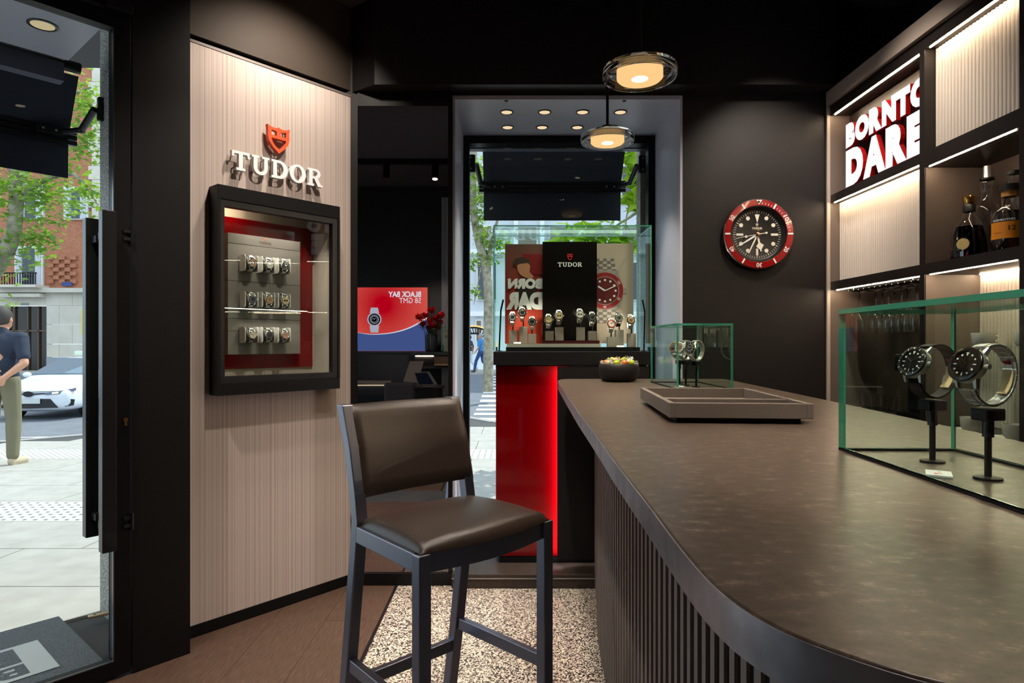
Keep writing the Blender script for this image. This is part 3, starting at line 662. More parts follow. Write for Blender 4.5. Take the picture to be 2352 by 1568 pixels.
# ------------------------------------------------------------------ the two watches in the near case
nr = (-0.90, -0.20, 0.36)
for i, (px, py, zc, lbl, kw) in enumerate(((0.6393, 0.956, 1.178, 'black-dial steel watch on dark leather strap in the near glass case', dict(strap=(38, 24, 22), dial=(16, 15, 16), bezel=(44, 40, 38), gold=False)),
                              (0.632, 0.835, 1.178, 'steel bracelet watch with gold-marked black bezel in the near glass case', dict(strap='steel', dial=(28, 20, 16), bezel=(24, 18, 15), gold=True, links=True)))):
    k = 1.16
    ring_stand('black rod stand under the %s' % ('leather-strap watch in the near case' if i == 0 else 'steel bracelet watch in the near case'), px, py, zc, nr, k)
    M = loop_frame((px, py, zc), nr, k); t = watch(lbl, M, k=k, **kw)
    if i == 0: t.children
    # hang tags and inner sleeve
    cz, ry, rz = -0.0345, 0.0345, 0.031
    b = MB()
    for j in range(7):
        f = math.radians(150 + j * 8); f2 = math.radians(150 + (j + 1) * 8)
        for q in (0,):
            p0 = (0.0, ry * 0.9 * math.sin(f), cz + rz * 0.9 * math.cos(f)); p1 = (0.0, ry * 0.9 * math.sin(f2), cz + rz * 0.9 * math.cos(f2)); b.bar(p0, p1, 0.0125, 0.001, (0, -math.sin(f), -math.cos(f)))
    tgo = b.build('hang_tag', m_tag, t, local=True); tgo['label'] = 'cream hang tag inside the bracelet'
    b = MB(); b.box(-0.003, 0.003, ry * 0.62, ry * 0.68, cz - rz * 0.98, cz - rz * 0.55); b.build('red_seal', mat('red_seal', (200, 30, 24), 0.5), t, local=True)
# ------------------------------------------------------------------ three watches in the small far case
for i, (px, py) in enumerate(((0.7455, 2.78), (0.745, 2.68), (0.757, 2.57))):
    nm = ('rearmost', 'middle', 'nearest')[i]; zc = 1.19; n3 = (-0.80, -0.52, 0.30); k = 1.18
    ring_stand('black rod stand, %s of three in the small far case' % nm, px, py, zc, n3, k)
    watch('steel watch, %s of three in the small far glass case' % nm, loop_frame((px, py, zc), n3, k), k=k, dial=[(30, 30, 34), (120, 90, 70), (24, 24, 28)][i], bezel=[(150, 120, 80), (190, 190, 190), (40, 40, 44)][i])
# ================================================================== bar stool
SZ = 0.75
Nn, Rr, Ll, Bb = Vector((-0.199, 1.388, 0)), Vector((0.1144, 1.679, 0)), Vector((-0.413, 1.636, 0)), Vector((-0.125, 1.905, 0))
stool = thing('bar_stool', 'black wooden bar stool with dark brown leather seat and back', 'bar stool', (-0.16, 1.65, 0))
back = ((Ll - Nn).normalized() + (Bb - Rr).normalized()).normalized()
side = (Rr - Nn).normalized()
LW = 0.032
def leg(pts, name='leg', w=LW):
    b = MB(); pts = [Vector(p) for p in pts]; vs = []
    for p in pts:
        for sx, sy in ((-1, -1), (1, -1), (1, 1), (-1, 1)): vs.append(p + side * (w / 2 * sx) + back * (w / 2 * sy))
    fs = [(3, 2, 1, 0)]
    for i in range(len(pts) - 1):
        for k in range(4): fs.append((i * 4 + k, i * 4 + (k + 1) % 4, i * 4 + 4 + (k + 1) % 4, i * 4 + 4 + k))
    n = len(pts) * 4; fs.append((n - 4, n - 3, n - 2, n - 1)); b.add(vs, fs); return b.build(name, m_stoolwood, stool, bevel=0.003)
ins = LW / 2
cn = {'N': Nn + side * ins + back * ins, 'R': Rr - side * ins + back * ins, 'L': Ll + side * ins - back * ins, 'B': Bb - side * ins - back * ins}
def up(v, z): return Vector((v.x, v.y, z))
leg([up(cn['N'], 0), up(cn['N'], SZ)]); leg([up(cn['R'], 0), up(cn['R'], SZ)])
TOPZ = 1.056
def rear(c):
    return [up(c + back * 0.115, 0), up(c + back * 0.055, 0.36), up(c + back * 0.012, 0.66), up(c, 0.76), up(c + back * 0.012, 0.83), up(c + back * 0.04, 0.95), up(c + back * 0.078, TOPZ)]
leg(rear(cn['L'])); leg(rear(cn['B']))
def rail(a, b, z0, z1, w=0.022, name='seat_rail'):
    a, b = up(a, (z0 + z1) / 2), up(b, (z0 + z1) / 2); return MB().bar(a, b, w, z1 - z0).build(name, m_stoolwood, stool, bevel=0.002)
rail(cn['N'] - side * 0.004, cn['L'] - side * 0.004, SZ - 0.042, SZ); rail(cn['R'] + side * 0.004, cn['B'] + side * 0.004, SZ - 0.042, SZ); rail(cn['L'], cn['B'], SZ - 0.042, SZ)
# bowed front rail
fb = MB(); n = 14
def bow(u): return cn['N'] + (cn['R'] - cn['N']) * u - back * (0.004 + 0.030 * math.sin(PI * u))
vs = []; fs = []
for i in range(n + 1):
    p = bow(i / n)
    for dz, dn in ((SZ - 0.044, 0), (SZ, 0), (SZ, 0.022), (SZ - 0.044, 0.022)): q = p + back * dn; vs.append((q.x, q.y, dz))
for i in range(n):
    for k in range(4): fs.append((i * 4 + k, i * 4 + (k + 1) % 4, i * 4 + 4 + (k + 1) % 4, i * 4 + 4 + k))
fs += [(0, 1, 2, 3), (n * 4 + 3, n * 4 + 2, n * 4 + 1, n * 4)]
fb.add(vs, fs).build('front_rail', m_stoolwood, stool, smooth=40)
def rz_(c, z): 
    pts = rear(c); 
    for a, b in zip(pts, pts[1:]):
        if a.z <= z <= b.z: return a + (b - a) * ((z - a.z) / (b.z - a.z))
    return pts[-1]
def st2(a, b, h=0.034, w=0.02, name='stretcher'): return MB().bar(a, b, w, h).build(name, m_stoolwood, stool, bevel=0.002)
st2(up(cn['N'], 0.375), rz_(cn['L'], 0.375)); st2(up(cn['R'], 0.375), rz_(cn['B'], 0.375)); st2(rz_(cn['L'], 0.305), rz_(cn['B'], 0.305)); st2(up(cn['N'], 0.22), up(cn['R'], 0.22), 0.036, 0.024, 'foot_rest')
# cushion: domed leather pad following the bowed front
def cush(u, v):
    p = (bow(u) * (1 - v) + ((cn['L'] * (1 - u) + cn['B'] * u) - back * 0.012) * v)
    cx = (cn['N'] + cn['R'] + cn['L'] + cn['B']) / 4; p = cx + (p - cx) * 1.035
    eu = 1 - (2 * u - 1) ** 2; ev = 1 - (2 * v - 1) ** 2
    rim = min(1.0, eu / 0.16) ** 0.5 * min(1.0, ev / 0.16) ** 0.5
    h = 0.014 * rim + 0.030 * (eu ** 0.55) * (ev ** 0.5)
    return (p.x, p.y, SZ + 0.003 + h)
cb = MB(); cb.grid(cush, 32, 32)
w_ = 33; rimi = [i for i in range(w_)] + [i * w_ + w_ - 1 for i in range(1, w_)] + [(w_ - 1) * w_ + i for i in range(w_ - 2, -1, -1)] + [i * w_ for i in range(w_ - 2, 0, -1)]
kk = len(cb.v); bot = [(cb.v[i][0], cb.v[i][1], SZ + 0.0005) for i in rimi]; cb.v += bot
for j in range(len(rimi)): j2 = (j + 1) % len(rimi); cb.f.append((rimi[j], rimi[j2], kk + j2, kk + j)); cb.mi.append(0)
cb.f.append(tuple(kk + j for j in range(len(rimi)))); cb.mi.append(0)
cb.build('seat_cushion', m_leather, stool, smooth=50)
# back pad: slightly concave, between the rear posts
def padp(u, z, t_):
    a, b = rz_(cn['L'], z), rz_(cn['B'], z); p = a + (b - a) * u + side * 0
    p = p + back * (0.002 + 0.024 * math.sin(PI * min(max(u, 0), 1))); return p - back * t_
pb = MB(); nu, nv = 24, 12; vs = []; zb0 = 0.818
for sidei, sg in ((0, 1), (1, -1)):
    for j in range(nv + 1):
        for i in range(nu + 1):
            u = i / nu; v = j / nv; z = zb0 + (TOPZ - 0.002 - zb0) * v - 0.010 * (1 - v) * math.sin(PI * u) * 0.3
            eu = min(1, (1 - abs(2 * u - 1)) / 0.10) ** 0.5; ev = min(1, (1 - abs(2 * v - 1)) / 0.16) ** 0.5
            uu = 0.012 + 1.035 * u
            vs.append(tuple(padp(uu, max(z, 0.801), (0.016 + 0.012 * eu * ev) if sidei == 0 else -0.004)))
w_ = nu + 1; N1 = w_ * (nv + 1); fs = []
for j in range(nv):
    for i in range(nu): a = j * w_ + i; fs.append((a, a + 1, a + w_ + 1, a + w_)); fs.append((N1 + a, N1 + a + w_, N1 + a + w_ + 1, N1 + a + 1))
per = [i for i in range(w_)] + [j * w_ + nu for j in range(1, nv + 1)] + [nv * w_ + i for i in range(nu - 1, -1, -1)] + [j * w_ for j in range(nv - 1, 0, -1)]
for j in range(len(per)): a, b = per[j], per[(j + 1) % len(per)]; fs.append((a, N1 + a, N1 + b, b))
pb.add(vs, fs).build('backrest', m_leather, stool, smooth=60)
# ================================================================== pendant lamps
m_diff = glow('warm_opal_diffuser', (255, 206, 138), 1.0)
m_hot = glow('warm_lamp_core', (255, 236, 200), 2.6)
m_bronze = mat('dark_bronze', (44, 36, 32), 0.35, metal=0.8)
def pendant(label, x, y, z, R=0.125):
    p = thing('pendant_lamp', label, 'pendant lamp', (x, y, z), group='glass disc pendant lamps over the bar')
    M = Matrix.Translation((x, y, z))
    # thick clear glass dish, open below
    MB().lathe([(0.0001, 0.020), (R - 0.012, 0.020), (R - 0.002, 0.016), (R, 0.008), (R, -0.012), (R - 0.003, -0.018), (R - 0.008, -0.018), (R - 0.0105, -0.012), (R - 0.0105, 0.006), (R - 0.015, 0.011), (0.0001, 0.011)], 64, M, caps=False).build('glass_dish', m_glass, p, smooth=50)
    rd = R * 0.62
    MB().lathe([(rd, 0.010), (rd, -0.018), (rd - 0.006, -0.024), (rd * 0.62, -0.0265), (rd * 0.60, -0.023), (rd * 0.36, -0.021)], 48, M, caps=False).build('diffuser', m_diff, p, smooth=50)
    MB().lathe([(0.0001, -0.0215), (rd * 0.36, -0.0215), (rd * 0.36, -0.0195), (0.0001, -0.0195)], 32, M, caps=False).build('lamp_core', m_hot, p, smooth=40)
    c = MB(); c.lathe([(0.0001, 0.056), (0.030, 0.056), (0.034, 0.052), (0.034, 0.0205), (0.0001, 0.0205)], 32, M, caps=False)
    for i in range(20): a = 2 * PI * i / 20; c.box(-0.0022, 0.0022, 0.033, 0.0365, 0.021, 0.044, M @ Matrix.Rotation(a, 4, 'Z'))
    c.build('ribbed_cap', m_bronze, p, smooth=40)
    MB().cyl((x, y, z + 0.055), (x, y, CEIL), 0.0065, n=14).build('rod', m_bronze, p, smooth=40)
    MB().lathe([(0.0001, -0.022), (0.05, -0.022), (0.05, 0), (0.0001, 0)], 24, Matrix.Translation((x, y, CEIL)), caps=False).build('ceiling_rose', m_bronze, p, smooth=40)
    spot('lamp', (x, y, z - 0.035), (x, y, 0), 14, 150, 0.9, (1, 0.8, 0.58), 0.06, p)
pendant('near pendant lamp, larger glass disc above the bar', 0.44, 2.145, 2.138)
pendant('far pendant lamp, smaller glass disc in front of the window', 0.454, 2.95, 2.176)
# ================================================================== wall clock
ck = thing('wall_clock', 'round red-bezel wall clock with black dial on the black wall', 'clock', (at(1742.5, 0, YB).x, YB, at(0, 537, YB).z))
R = 0.1755; CK = frame((at(1742.5, 0, 3.17).x, YB - 0.0005, at(0, 537, 3.17).z), (1, 0, 0), (0, 0, 1))
MB().lathe([(R * 0.96, 0), (R * 0.985, 0.006), (R, 0.014), (R, 0.028), (R * 0.985, 0.032), (R * 0.8, 0.032), (R * 0.8, 0.02), (R * 0.8, 0.0)], 96, CK, caps=False, closed=True).build('clock_case', m_chrome, ck, smooth=30)
b = MB()
for i in range(120): b.box(-0.0028, 0.0028, R * 0.985, R * 1.006, 0.016, 0.027, CK @ Matrix.Rotation(2 * PI * i / 120, 4, 'Z'))
b.build('coin_edge', m_chrome, ck)
MB().lathe([(R * 0.985, 0.032), (R * 0.98, 0.0345), (R * 0.815, 0.0362), (R * 0.805, 0.034), (R * 0.805, 0.032)], 96, CK, caps=False).build('bezel_insert', mat('red_bezel', (140, 6, 8), 0.22, spec=0.6, coat=0.4), ck, smooth=40)
MB().lathe([(R * 0.80, 0.0305), (R * 0.745, 0.012), (R * 0.70, 0.0085), (0.0001, 0.0085)], 96, CK, caps=False).build('dial', mat('black_clock_dial', (22, 21, 21), 0.4, spec=0.4), ck, smooth=40)
lume = mat('clock_lume', (226, 222, 210), 0.5)
b = MB()
for i in range(60):
    Mx = CK @ Matrix.Rotation(-i * PI / 30, 4, 'Z')
    if i % 5 == 0: b.box(-0.0015, 0.0015, R * 0.615, R * 0.685, 0.0085, 0.0095, Mx)
    else: b.box(-0.0008, 0.0008, R * 0.625, R * 0.685, 0.0085, 0.0095, Mx)
b.build('minute_track', lume, ck)
for i in range(12):
    Mx = CK @ Matrix.Rotation(-i * PI / 6, 4, 'Z'); b = MB()
    if i == 0: b.prism([(0, R * 0.33), (R * 0.07, R * 0.58), (-R * 0.07, R * 0.58)], 0.0085, 0.011, Mx)
    elif i % 3 == 0: b.box(-R * 0.031, R * 0.031, R * 0.40, R * 0.60, 0.0085, 0.011, Mx)
    else: b.lathe([(R * 0.057, 0), (R * 0.057, 0.0025), (0.0001, 0.0028)], 20, Mx @ Matrix.Translation((0, R * 0.535, 0.0085)))
    b.build('hour_marker', lume, ck)
for i in range(12):
    Mx = CK @ Matrix.Rotation(-i * PI / 6, 4, 'Z'); mn = i * 5
    if mn == 0:
        MB().prism([(0, R * 0.835), (R * 0.085, R * 0.965), (-R * 0.085, R * 0.965)], 0.034, 0.037, Mx).build('bezel_triangle', m_white, ck)
        MB().lathe([(R * 0.042, 0), (R * 0.042, 0.002), (R * 0.02, 0.004), (0.0001, 0.0045)], 16, Mx @ Matrix.Translation((0, R * 0.92, 0.036))).build('bezel_pearl', m_chrome, ck, smooth=60)
    elif mn in (5, 15, 25, 35, 45, 55): MB().box(-R * 0.022, R * 0.022, R * 0.82, R * 0.97, 0.034, 0.0375, Mx).build('bezel_bar', m_white, ck)
    else:
        me, m2 = fit_text(str(mn), R * 0.155, R * 0.12, 0.0, 0.012); MB().mesh(me, Mx @ Matrix.Translation((-R * 0.078, R * 0.835, 0.0368)) @ m2).build('bezel_numeral', m_white, ck, recalc=False)
b = MB()
for i in list(range(1, 5)) + list(range(6, 10)) + list(range(11, 15)): b.box(-0.0009, 0.0009, R * (0.85 if i > 4 else 0.84), R * 0.90, 0.0345, 0.0374, CK @ Matrix.Rotation(-i * PI / 30, 4, 'Z'))
b.build('bezel_ticks', m_white, ck)
me, m2 = fit_text('GENEVE', R * 0.19, R * 0.03)
MB().mesh(me, CK @ Matrix.Translation((-R * 0.095, R * 0.115, 0.0092)) @ m2).build('dial_print', m_gold, ck, recalc=False)
for me, px, k in tudor_word(R * 0.29, 0.001):
    MB().mesh(me, CK @ Matrix.Translation((-R * 0.145 + px, R * 0.155, 0.009)) @ Matrix.Diagonal((k, k, k, 1))).build('dial_letter', lume, ck)
MB().mesh(shape_me(SHIELD, 0.008), CK @ Matrix.Translation((-R * 0.035, R * 0.235, 0.009)) @ Matrix.Diagonal((R * 0.09, R * 0.09, R * 0.09, 1))).build('dial_emblem', lume, ck)
def hand(dx, dy, L, w0, w1, z, name, m=m_white):
    a = math.atan2(dx, dy); MB().prism([(-w0 * R, 0), (w0 * R, 0), (w1 * R, L * R), (-w1 * R, L * R)], z, z + 0.0015, CK @ Matrix.Rotation(-a, 4, 'Z')).build(name, m, ck)
hand(-320, -195, 0.62, 0.030, 0.014, 0.0165, 'minute_hand'); hand(-155, -325, 0.60, 0.022, 0.018, 0.0145, 'second_time_zone_hand', lume)
a = math.atan2(60, -265); Mx = CK @ Matrix.Rotation(-a, 4, 'Z'); b = MB(); b.box(-R * 0.028, R * 0.028, 0, R * 0.26, 0.012, 0.0135, Mx); b.prism([(0, R * 0.22), (R * 0.115, R * 0.335), (0, R * 0.47), (-R * 0.115, R * 0.335)], 0.012, 0.0137, Mx); b.box(-R * 0.022, R * 0.022, R * 0.40, R * 0.50, 0.012, 0.0135, Mx); b.build('hour_hand', lume, ck)
hand(-370, -70, 0.64, 0.008, 0.005, 0.019, 'seconds_hand'); hand(150, 25, 0.26, 0.008, 0.008, 0.019, 'seconds_tail')
b = MB()
for dx, dy, rr in ((-205, -40, 0.035), (150, 25, 0.03)): b.lathe([(R * rr, 0.019), (R * rr, 0.021), (0.0001, 0.021)], 16, CK @ Matrix.Translation((dx / 600 * R * 0.985, dy / 600 * R, 0)))
b.build('seconds_lollipop', lume, ck)
MB().lathe([(R * 0.06, 0.0085), (R * 0.06, 0.022), (R * 0.045, 0.024), (0.0001, 0.024)], 24, CK).build('hand_boss', mat('copper_boss', (190, 140, 110), 0.25, metal=1), ck, smooth=40)
# ================================================================== wall letters and emblem on the beige panel
s0, _, z0 = wl(531, 0.035, 391); s1, _, _ = wl(739, 0.035, 400)
LO, LT = 0.022, 0.020
for ch, (me, px, k) in zip('TUDOR', tudor_word(0.595 - 0.155, LT)):
    hgt = 0.082
    t = thing('wall_letter', 'white slab-serif letter %s mounted on the beige wall' % ch, 'letter', M=Matrix.Translation(W(0.155 + px, LO, 1.966)), group='letters of the wall sign')
    F = frame(W(0.155 + px, LO + LT / 2, 1.966), (UX, UY, 0), (0, 0, 1))
    MB().mesh(me, F @ Matrix.Diagonal((k, hgt, k, 1))).build('letter_body', m_white, t)
    gw = GLYPH[ch][0] * k; b = MB()
    for fx in (0.22, 0.78):
        for zz in (0.012, hgt - 0.010): 
            p = W(0.155 + px + gw * fx, 0, 1.966 + zz); q = W(0.155 + px + gw * fx, LO + 0.002, 1.966 + zz); b.cyl(p, q, 0.003, n=8)
    b.build('stand_off_pin', m_darksteel, t)
t = thing('wall_emblem', 'orange red shield emblem above the letters on the beige wall', 'emblem', M=Matrix.Translation(W(0.37, LO, 2.08)))
MB().mesh(shape_me(SHIELD, 0.085), frame(W(0.316, LO + LT / 2, 2.079), (UX, UY, 0), (0, 0, 1)) @ Matrix.Diagonal((0.142, 0.122, 0.122, 1))).build('shield_body', m_redpaint, t)
b = MB()
for fs_, zz in ((0.335, 2.185), (0.41, 2.185), (0.37, 2.098)): b.cyl(W(fs_, 0, zz), W(fs_, LO + 0.002, zz), 0.003, n=8)
b.build('stand_off_pin', m_darksteel, t)
# ================================================================== showcase set into the beige wall
wc = thing('wall_showcase', 'black framed wall showcase with nine watches and red back', 'showcase', M=WM @ Matrix.Translation((0.372, -0.02, 1.0)))
FS0, FS1, FZ0, FZ1, FO = 0.077, 0.667, 1.001, 1.881, 0.080
def wb_(name, m, s0, s1, o0, o1, z0, z1, par=wc, bevel=0): return MB().box(s0, s1, -o1, -o0, z0, z1, WM).build(name, m, par, bevel=bevel)
wb_('frame_top', m_frame, FS0, FS1, 0.0005, FO, 1.822, FZ1, bevel=0.0015); wb_('frame_bottom', m_frame, FS0, FS1, 0.0005, FO, FZ0, 1.052, bevel=0.0015)
wb_('frame_side', m_frame, FS0, FS0 + 0.012, 0.0005, FO, 1.052, 1.822); wb_('frame_side', m_frame, FS1 - 0.012, FS1, 0.0005, FO, 1.052, 1.822)
sash = MB(); a0, a1, c0, c1, so0, so1 = FS0 + 0.0125, FS1 - 0.0125, 1.054, 1.820, 0.045, FO - 0.003
i0, i1, j0, j1 = 0.1067, 0.628, 1.081, 1.793
for q in ((a0, i0, c0, c1), (i1, a1, c0, c1), (i0, i1, c0, j0), (i0, i1, j1, c1)): sash.box(q[0], q[1], -so1, -so0, q[2], q[3], WM)
sash.build('sash', m_blackgloss, wc, bevel=0.001)
wb_('pane', m_pane, i0, i1, 0.058, 0.062, j0, j1)
m_inner = mat('taupe_case_lining', (176, 164, 154), 0.5, spec=0.3)
wb_('lining_side', m_inner, 0.101, 0.106, -0.105, 0.045, 1.037, 1.843); wb_('lining_side', m_inner, 0.638, 0.6445, -0.105, 0.045, 1.037, 1.843)
wb_('lining_top', m_inner, 0.106, 0.638, -0.105, 0.045, 1.836, 1.843); wb_('lining_bottom', m_inner, 0.106, 0.638, -0.105, 0.045, 1.037, 1.072)
wb_('lining_back', m_inner, 0.106, 0.638, -0.112, -0.105, 1.037, 1.843)
wb_('back_panel', m_redgloss, 0.108, 0.626, -0.104, -0.096, 1.104, 1.786)
m_board = mat('grey_display_board', (112, 106, 101), 0.42, spec=0.35, var=(3, (98, 92, 88), 0.2))
for za, zb in ((1.17, 1.329), (1.331, 1.496), (1.498, 1.663), (1.665, 1.709)): wb_('display_board', m_board, 0.183, 0.534, -0.096, -0.056, za, zb)
for me, px, k in tudor_word(0.058, 0.0006):
    MB().mesh(me, frame(W(0.328 + px, -0.0555, 1.677), (UX, UY, 0), (0, 0, 1)) @ Matrix.Diagonal((k, k, k, 1))).build('board_letter', mat('brown_print', (84, 72, 66), 0.5), wc)
MB().mesh(shape_me(SHIELD, 0.02), frame(W(0.351, -0.0555, 1.692), (UX, UY, 0), (0, 0, 1)) @ Matrix.Diagonal((0.013, 0.012, 0.012, 1))).build('board_emblem', m_redpaint, wc)
shelf = wb_('glass_shelf', m_caseglass, 0.107, 0.53, -0.055, 0.012, 1.368, 1.374)
wb_('shelf_led', glow('shelf_edge_led', (255, 240, 222), 3.0), 0.107, 0.53, 0.0122, 0.015, 1.3695, 1.3725, shelf)
for o_, ss in ((0.005, (0.12, 0.24)), (-0.03, (0.12, 0.24))): wb_('led_bar', m_led, ss[0], ss[1], o_, o_ + 0.006, 1.8315, 1.8355)
for sx in (0.26, 0.34, 0.42, 0.50):
    b = MB(); b.cyl(W(sx, 0.0, 1.8355), W(sx, 0.0, 1.818), 0.008, n=14); b.build('mini_spot', m_darksteel, wc, smooth=40)
    spot('lamp', W(sx, 0.005, 1.815), W(sx, -0.03, 1.2), 3.2, 95, 0.7, (1, 0.88, 0.75), 0.01, wc)
    spot('lamp', W(sx, 0.012, 1.366), W(sx, -0.03, 1.0), 0.45, 110, 0.7, (1, 0.88, 0.75), 0.01, wc)
# nine watches, each on its own cushion
cpx = [(581.4, 603, 687, 769), (620.4, 607, 688, 769), (656.8, 610, 690, 769.5)]
rows3 = ['top', 'middle', 'bottom']; cols3 = ['left', 'centre', 'right']
dials = [[(150, 110, 90), (196, 190, 182), (34, 32, 30)], [(24, 30, 58), (150, 106, 70), (176, 156, 112)], [(206, 190, 170), (26, 28, 40), (190, 140, 118)]]
dn = [['bronze', 'silver', 'black'], ['blue', 'brown', 'champagne'], ['cream', 'navy', 'salmon']]
cush_proto = None
for ci in range(3):
    for ri in range(3):
        s_, D_, z_ = wl(cpx[ci][0], 0.012, cpx[ci][1 + ri]); 
        M = frame(W(s_, 0.0105, z_), (UX, UY, 0), (0, 0, 1))
        lab = 'watch cushion in wall showcase, %s row, %s' % (rows3[ri], cols3[ci])
        if cush_proto is None:
            cush_proto = thing('watch_cushion', lab, 'cushion', M=M, group='cushions in the wall showcase')
            MB().lathe([(0.0001, -0.024), (1, -0.024), (1, 0.024), (0.0001, 0.024)], 28, Matrix.Translation((0, 0, -0.0345)) @ Matrix.Rotation(PI / 2, 4, 'Y') @ Matrix.Diagonal((0.0265, 0.0305, 1, 1)), caps=False).build('cushion_core', mat('dark_cushion', (70, 64, 60), 0.7), cush_proto, local=True, smooth=40)
            for sg in (-1, 1):
                pl = [(-0.0655, -0.036), (-0.0655, 0.036)] + arc(-0.022, 0.024, 0.012, 0.012, 90, 0, 6) + arc(-0.022, -0.024, 0.012, 0.012, 0, -90, 6)
                MB().prism([(q[1], q[0]) for q in pl], -0.0012, 0.0012, Matrix.Translation((sg * 0.029, 0, 0)) @ Matrix(((0, 0, 1, 0), (1, 0, 0, 0), (0, 1, 0, 0), (0, 0, 0, 1)))).build('side_plate', mat('white_acrylic', (225, 220, 214), 0.3, spec=0.5), cush_proto, local=True)
                MB().box(sg * 0.029 - 0.004 if sg > 0 else sg * 0.0245 - 0.0045, sg * 0.0245 + 0.0045 if sg > 0 else sg * 0.029 + 0.004, -0.034, 0.034, -0.0655, -0.06).build('side_bracket', m_grey, cush_proto, local=True)
        else: dup(cush_proto, M, lab)
        watch('%s-dial steel watch, %s row %s in the wall showcase' % (dn[ci][ri] if False else dn[ri][ci], rows3[ri], cols3[ci]), M, dial=dials[ri][ci], bezel=None, face='dress' if (ri + ci) % 3 else 'chrono', k=1.0 if ri < 2 else 0.93, group='watches in the wall showcase', sub=(236, 232, 222))
# ================================================================== window display
WD = 3.25; PX0, PX1 = at(1133, 0, WD).x, at(1497, 0, WD).x
pl = thing('display_plinth', 'black window plinth with a glossy red front panel', 'plinth', ((PX0 + PX1) / 2, 3.45, OZ0))
zt, zb = at(0, 807, WD).z, at(0, 838, WD).z
MB().box(PX0, PX1, WD, 3.66, zb, zt).build('plinth_top', m_blackgloss, pl, bevel=0.002)
MB().box(PX0 + 0.012, PX1 - 0.01, WD + 0.08, 3.64, OZ0 + 0.03, zb).build('plinth_body', m_black, pl)
MB().box(PX0 + 0.03, PX1 - 0.03, WD + 0.06, 3.6, OZ0, OZ0 + 0.03).build('plinth_foot', m_frame, pl)
rx1 = at(1280, 0, WD).x
MB().box(PX0 + 0.012, rx1 + 0.06, WD + 0.062, WD + 0.079, OZ0 + 0.035, zb - 0.008).build('red_panel', m_redgloss, pl)
MB().box(rx1 + 0.001, PX1 - 0.012, WD + 0.006, WD + 0.0200, OZ0 + 0.035, zb - 0.008).build('front_panel', m_black, pl)
MB().box(rx1 + 0.012, rx1 + 0.018, WD + 0.034, WD + 0.058, OZ0 + 0.05, zb - 0.02).build('hidden_led', glow('plinth_led', (255, 244, 236), 44.0), pl)
CH = at(0, 517, WD).z - zt
glass_case('window_glass_box', 'large glass box over the window display', Matrix.Translation(((PX0 + PX1) / 2, 3.405, zt + 0.0003)), PX1 - PX0, 0.31, CH, 0.006, base=False)
# stepped base plates
D1 = 3.30
bp = thing('display_riser', 'stepped black and pale base plates inside the window glass box', 'riser', (at(1316, 0, 3.4).x, 3.4, zt))
def lvl(y): return at(0, y, 3.33).z
MB().box(at(1162, 0, D1).x, at(1470, 0, D1).x, D1, 3.53, zt + 0.0005, lvl(797)).build('base_plate', m_blackgloss, bp)
MB().box(at(1162, 0, D1).x + 0.004, at(1380, 0, D1).x, D1 + 0.005, 3.53, lvl(797), lvl(789)).build('pale_plate', mat('pale_grey_plate', (196, 188, 182), 0.4), bp)
MB().box(at(1246, 0, D1).x, at(1378, 0, D1).x, D1 + 0.012, 3.53, lvl(789), lvl(782)).build('burgundy_plate', mat('burgundy_plate', (70, 20, 26), 0.4), bp)
wx = lambda c: 1070 + 0.2041 * c
wy = lambda c: 500 + 0.2041 * c
data = [(530, 1265, 523, 1118, 0), (648, 1225, 635, 1065, 0), (745, 1305, 745, 1170, 0), (940, 1275, 932, 1145, 1), (1050, 1232, 1050, 1100, 1), (1290, 1232, 1285, 1085, 1), (1420, 1275, 1425, 1120, 1), (1635, 1340, 1640, 1190, 2), (1725, 1260, 1725, 1125, 2), (1862, 1300, 1860, 1150, 2)]
ordn = ['first', 'second', 'third', 'fourth', 'fifth', 'sixth', 'seventh', 'eighth', 'ninth', 'tenth']
wk = [dict(dial=(18, 18, 20), bezel=(20, 20, 22)), dict(dial=(18, 18, 20), bezel=(30, 28, 26), gold=True), dict(dial=(16, 16, 18), bezel=(20, 20, 22)), dict(dial=(190, 168, 120), bezel=(60, 52, 44)), dict(dial=(206, 190, 140), bezel=None, face='chrono'), dict(dial=(232, 230, 226), bezel=(30, 30, 32), face='chrono'), dict(dial=(40, 42, 46), bezel=(22, 22, 24)), dict(dial=(210, 200, 190), bezel=(160, 20, 26)), dict(dial=(40, 44, 36), bezel=(56, 54, 48), strap=(44, 38, 34)), dict(dial=(70, 54, 34), bezel=(60, 46, 30), gold=True)]
ped = None
for i, (pxc, ptop, wxc, wyc, lv) in enumerate(data):
    Dp = 3.385; base = [lvl(789), lvl(782), lvl(797)][lv]; X = at(wx(pxc), 0, Dp).x; ztop = at(0, wy(ptop), Dp).z
    p = thing('watch_pedestal', 'grey block pedestal, %s from left in the window glass box' % ordn[i], 'pedestal', (X, Dp, base), group='pedestals in the window display')
    MB().box(X - 0.0215, X + 0.0215, Dp - 0.02, Dp + 0.02, base + 0.0003, ztop).build('pedestal_block', mat('pedestal_grey', (150, 140, 132), 0.55), p, bevel=0.001)
    wz = at(0, wy(wyc), 3.345).z; WX = at(wx(wxc), 0, 3.345).x; k = 1.10
    M = frame((WX, 3.345, wz), (1, 0, 0), (0, 0.20, 0.98))
    b = MB(); lz = wz - 0.040 * k; yy = 3.345 + 0.034 * k
    b.tube([(X, Dp, ztop), (X, yy, min(lz + 0.012, ztop + 0.06) + 0.004)], 0.0035, 8); b.cyl((WX - 0.008, yy, lz + 0.012), (WX + 0.008, yy, lz + 0.012), 0.005, n=10); b.build('watch_hook', m_blackgloss, p)
    kw = dict(wk[i]); watch('%s watch from left on a block pedestal in the window glass box' % ordn[i], M, k=k, group='watches in the window display', **kw)
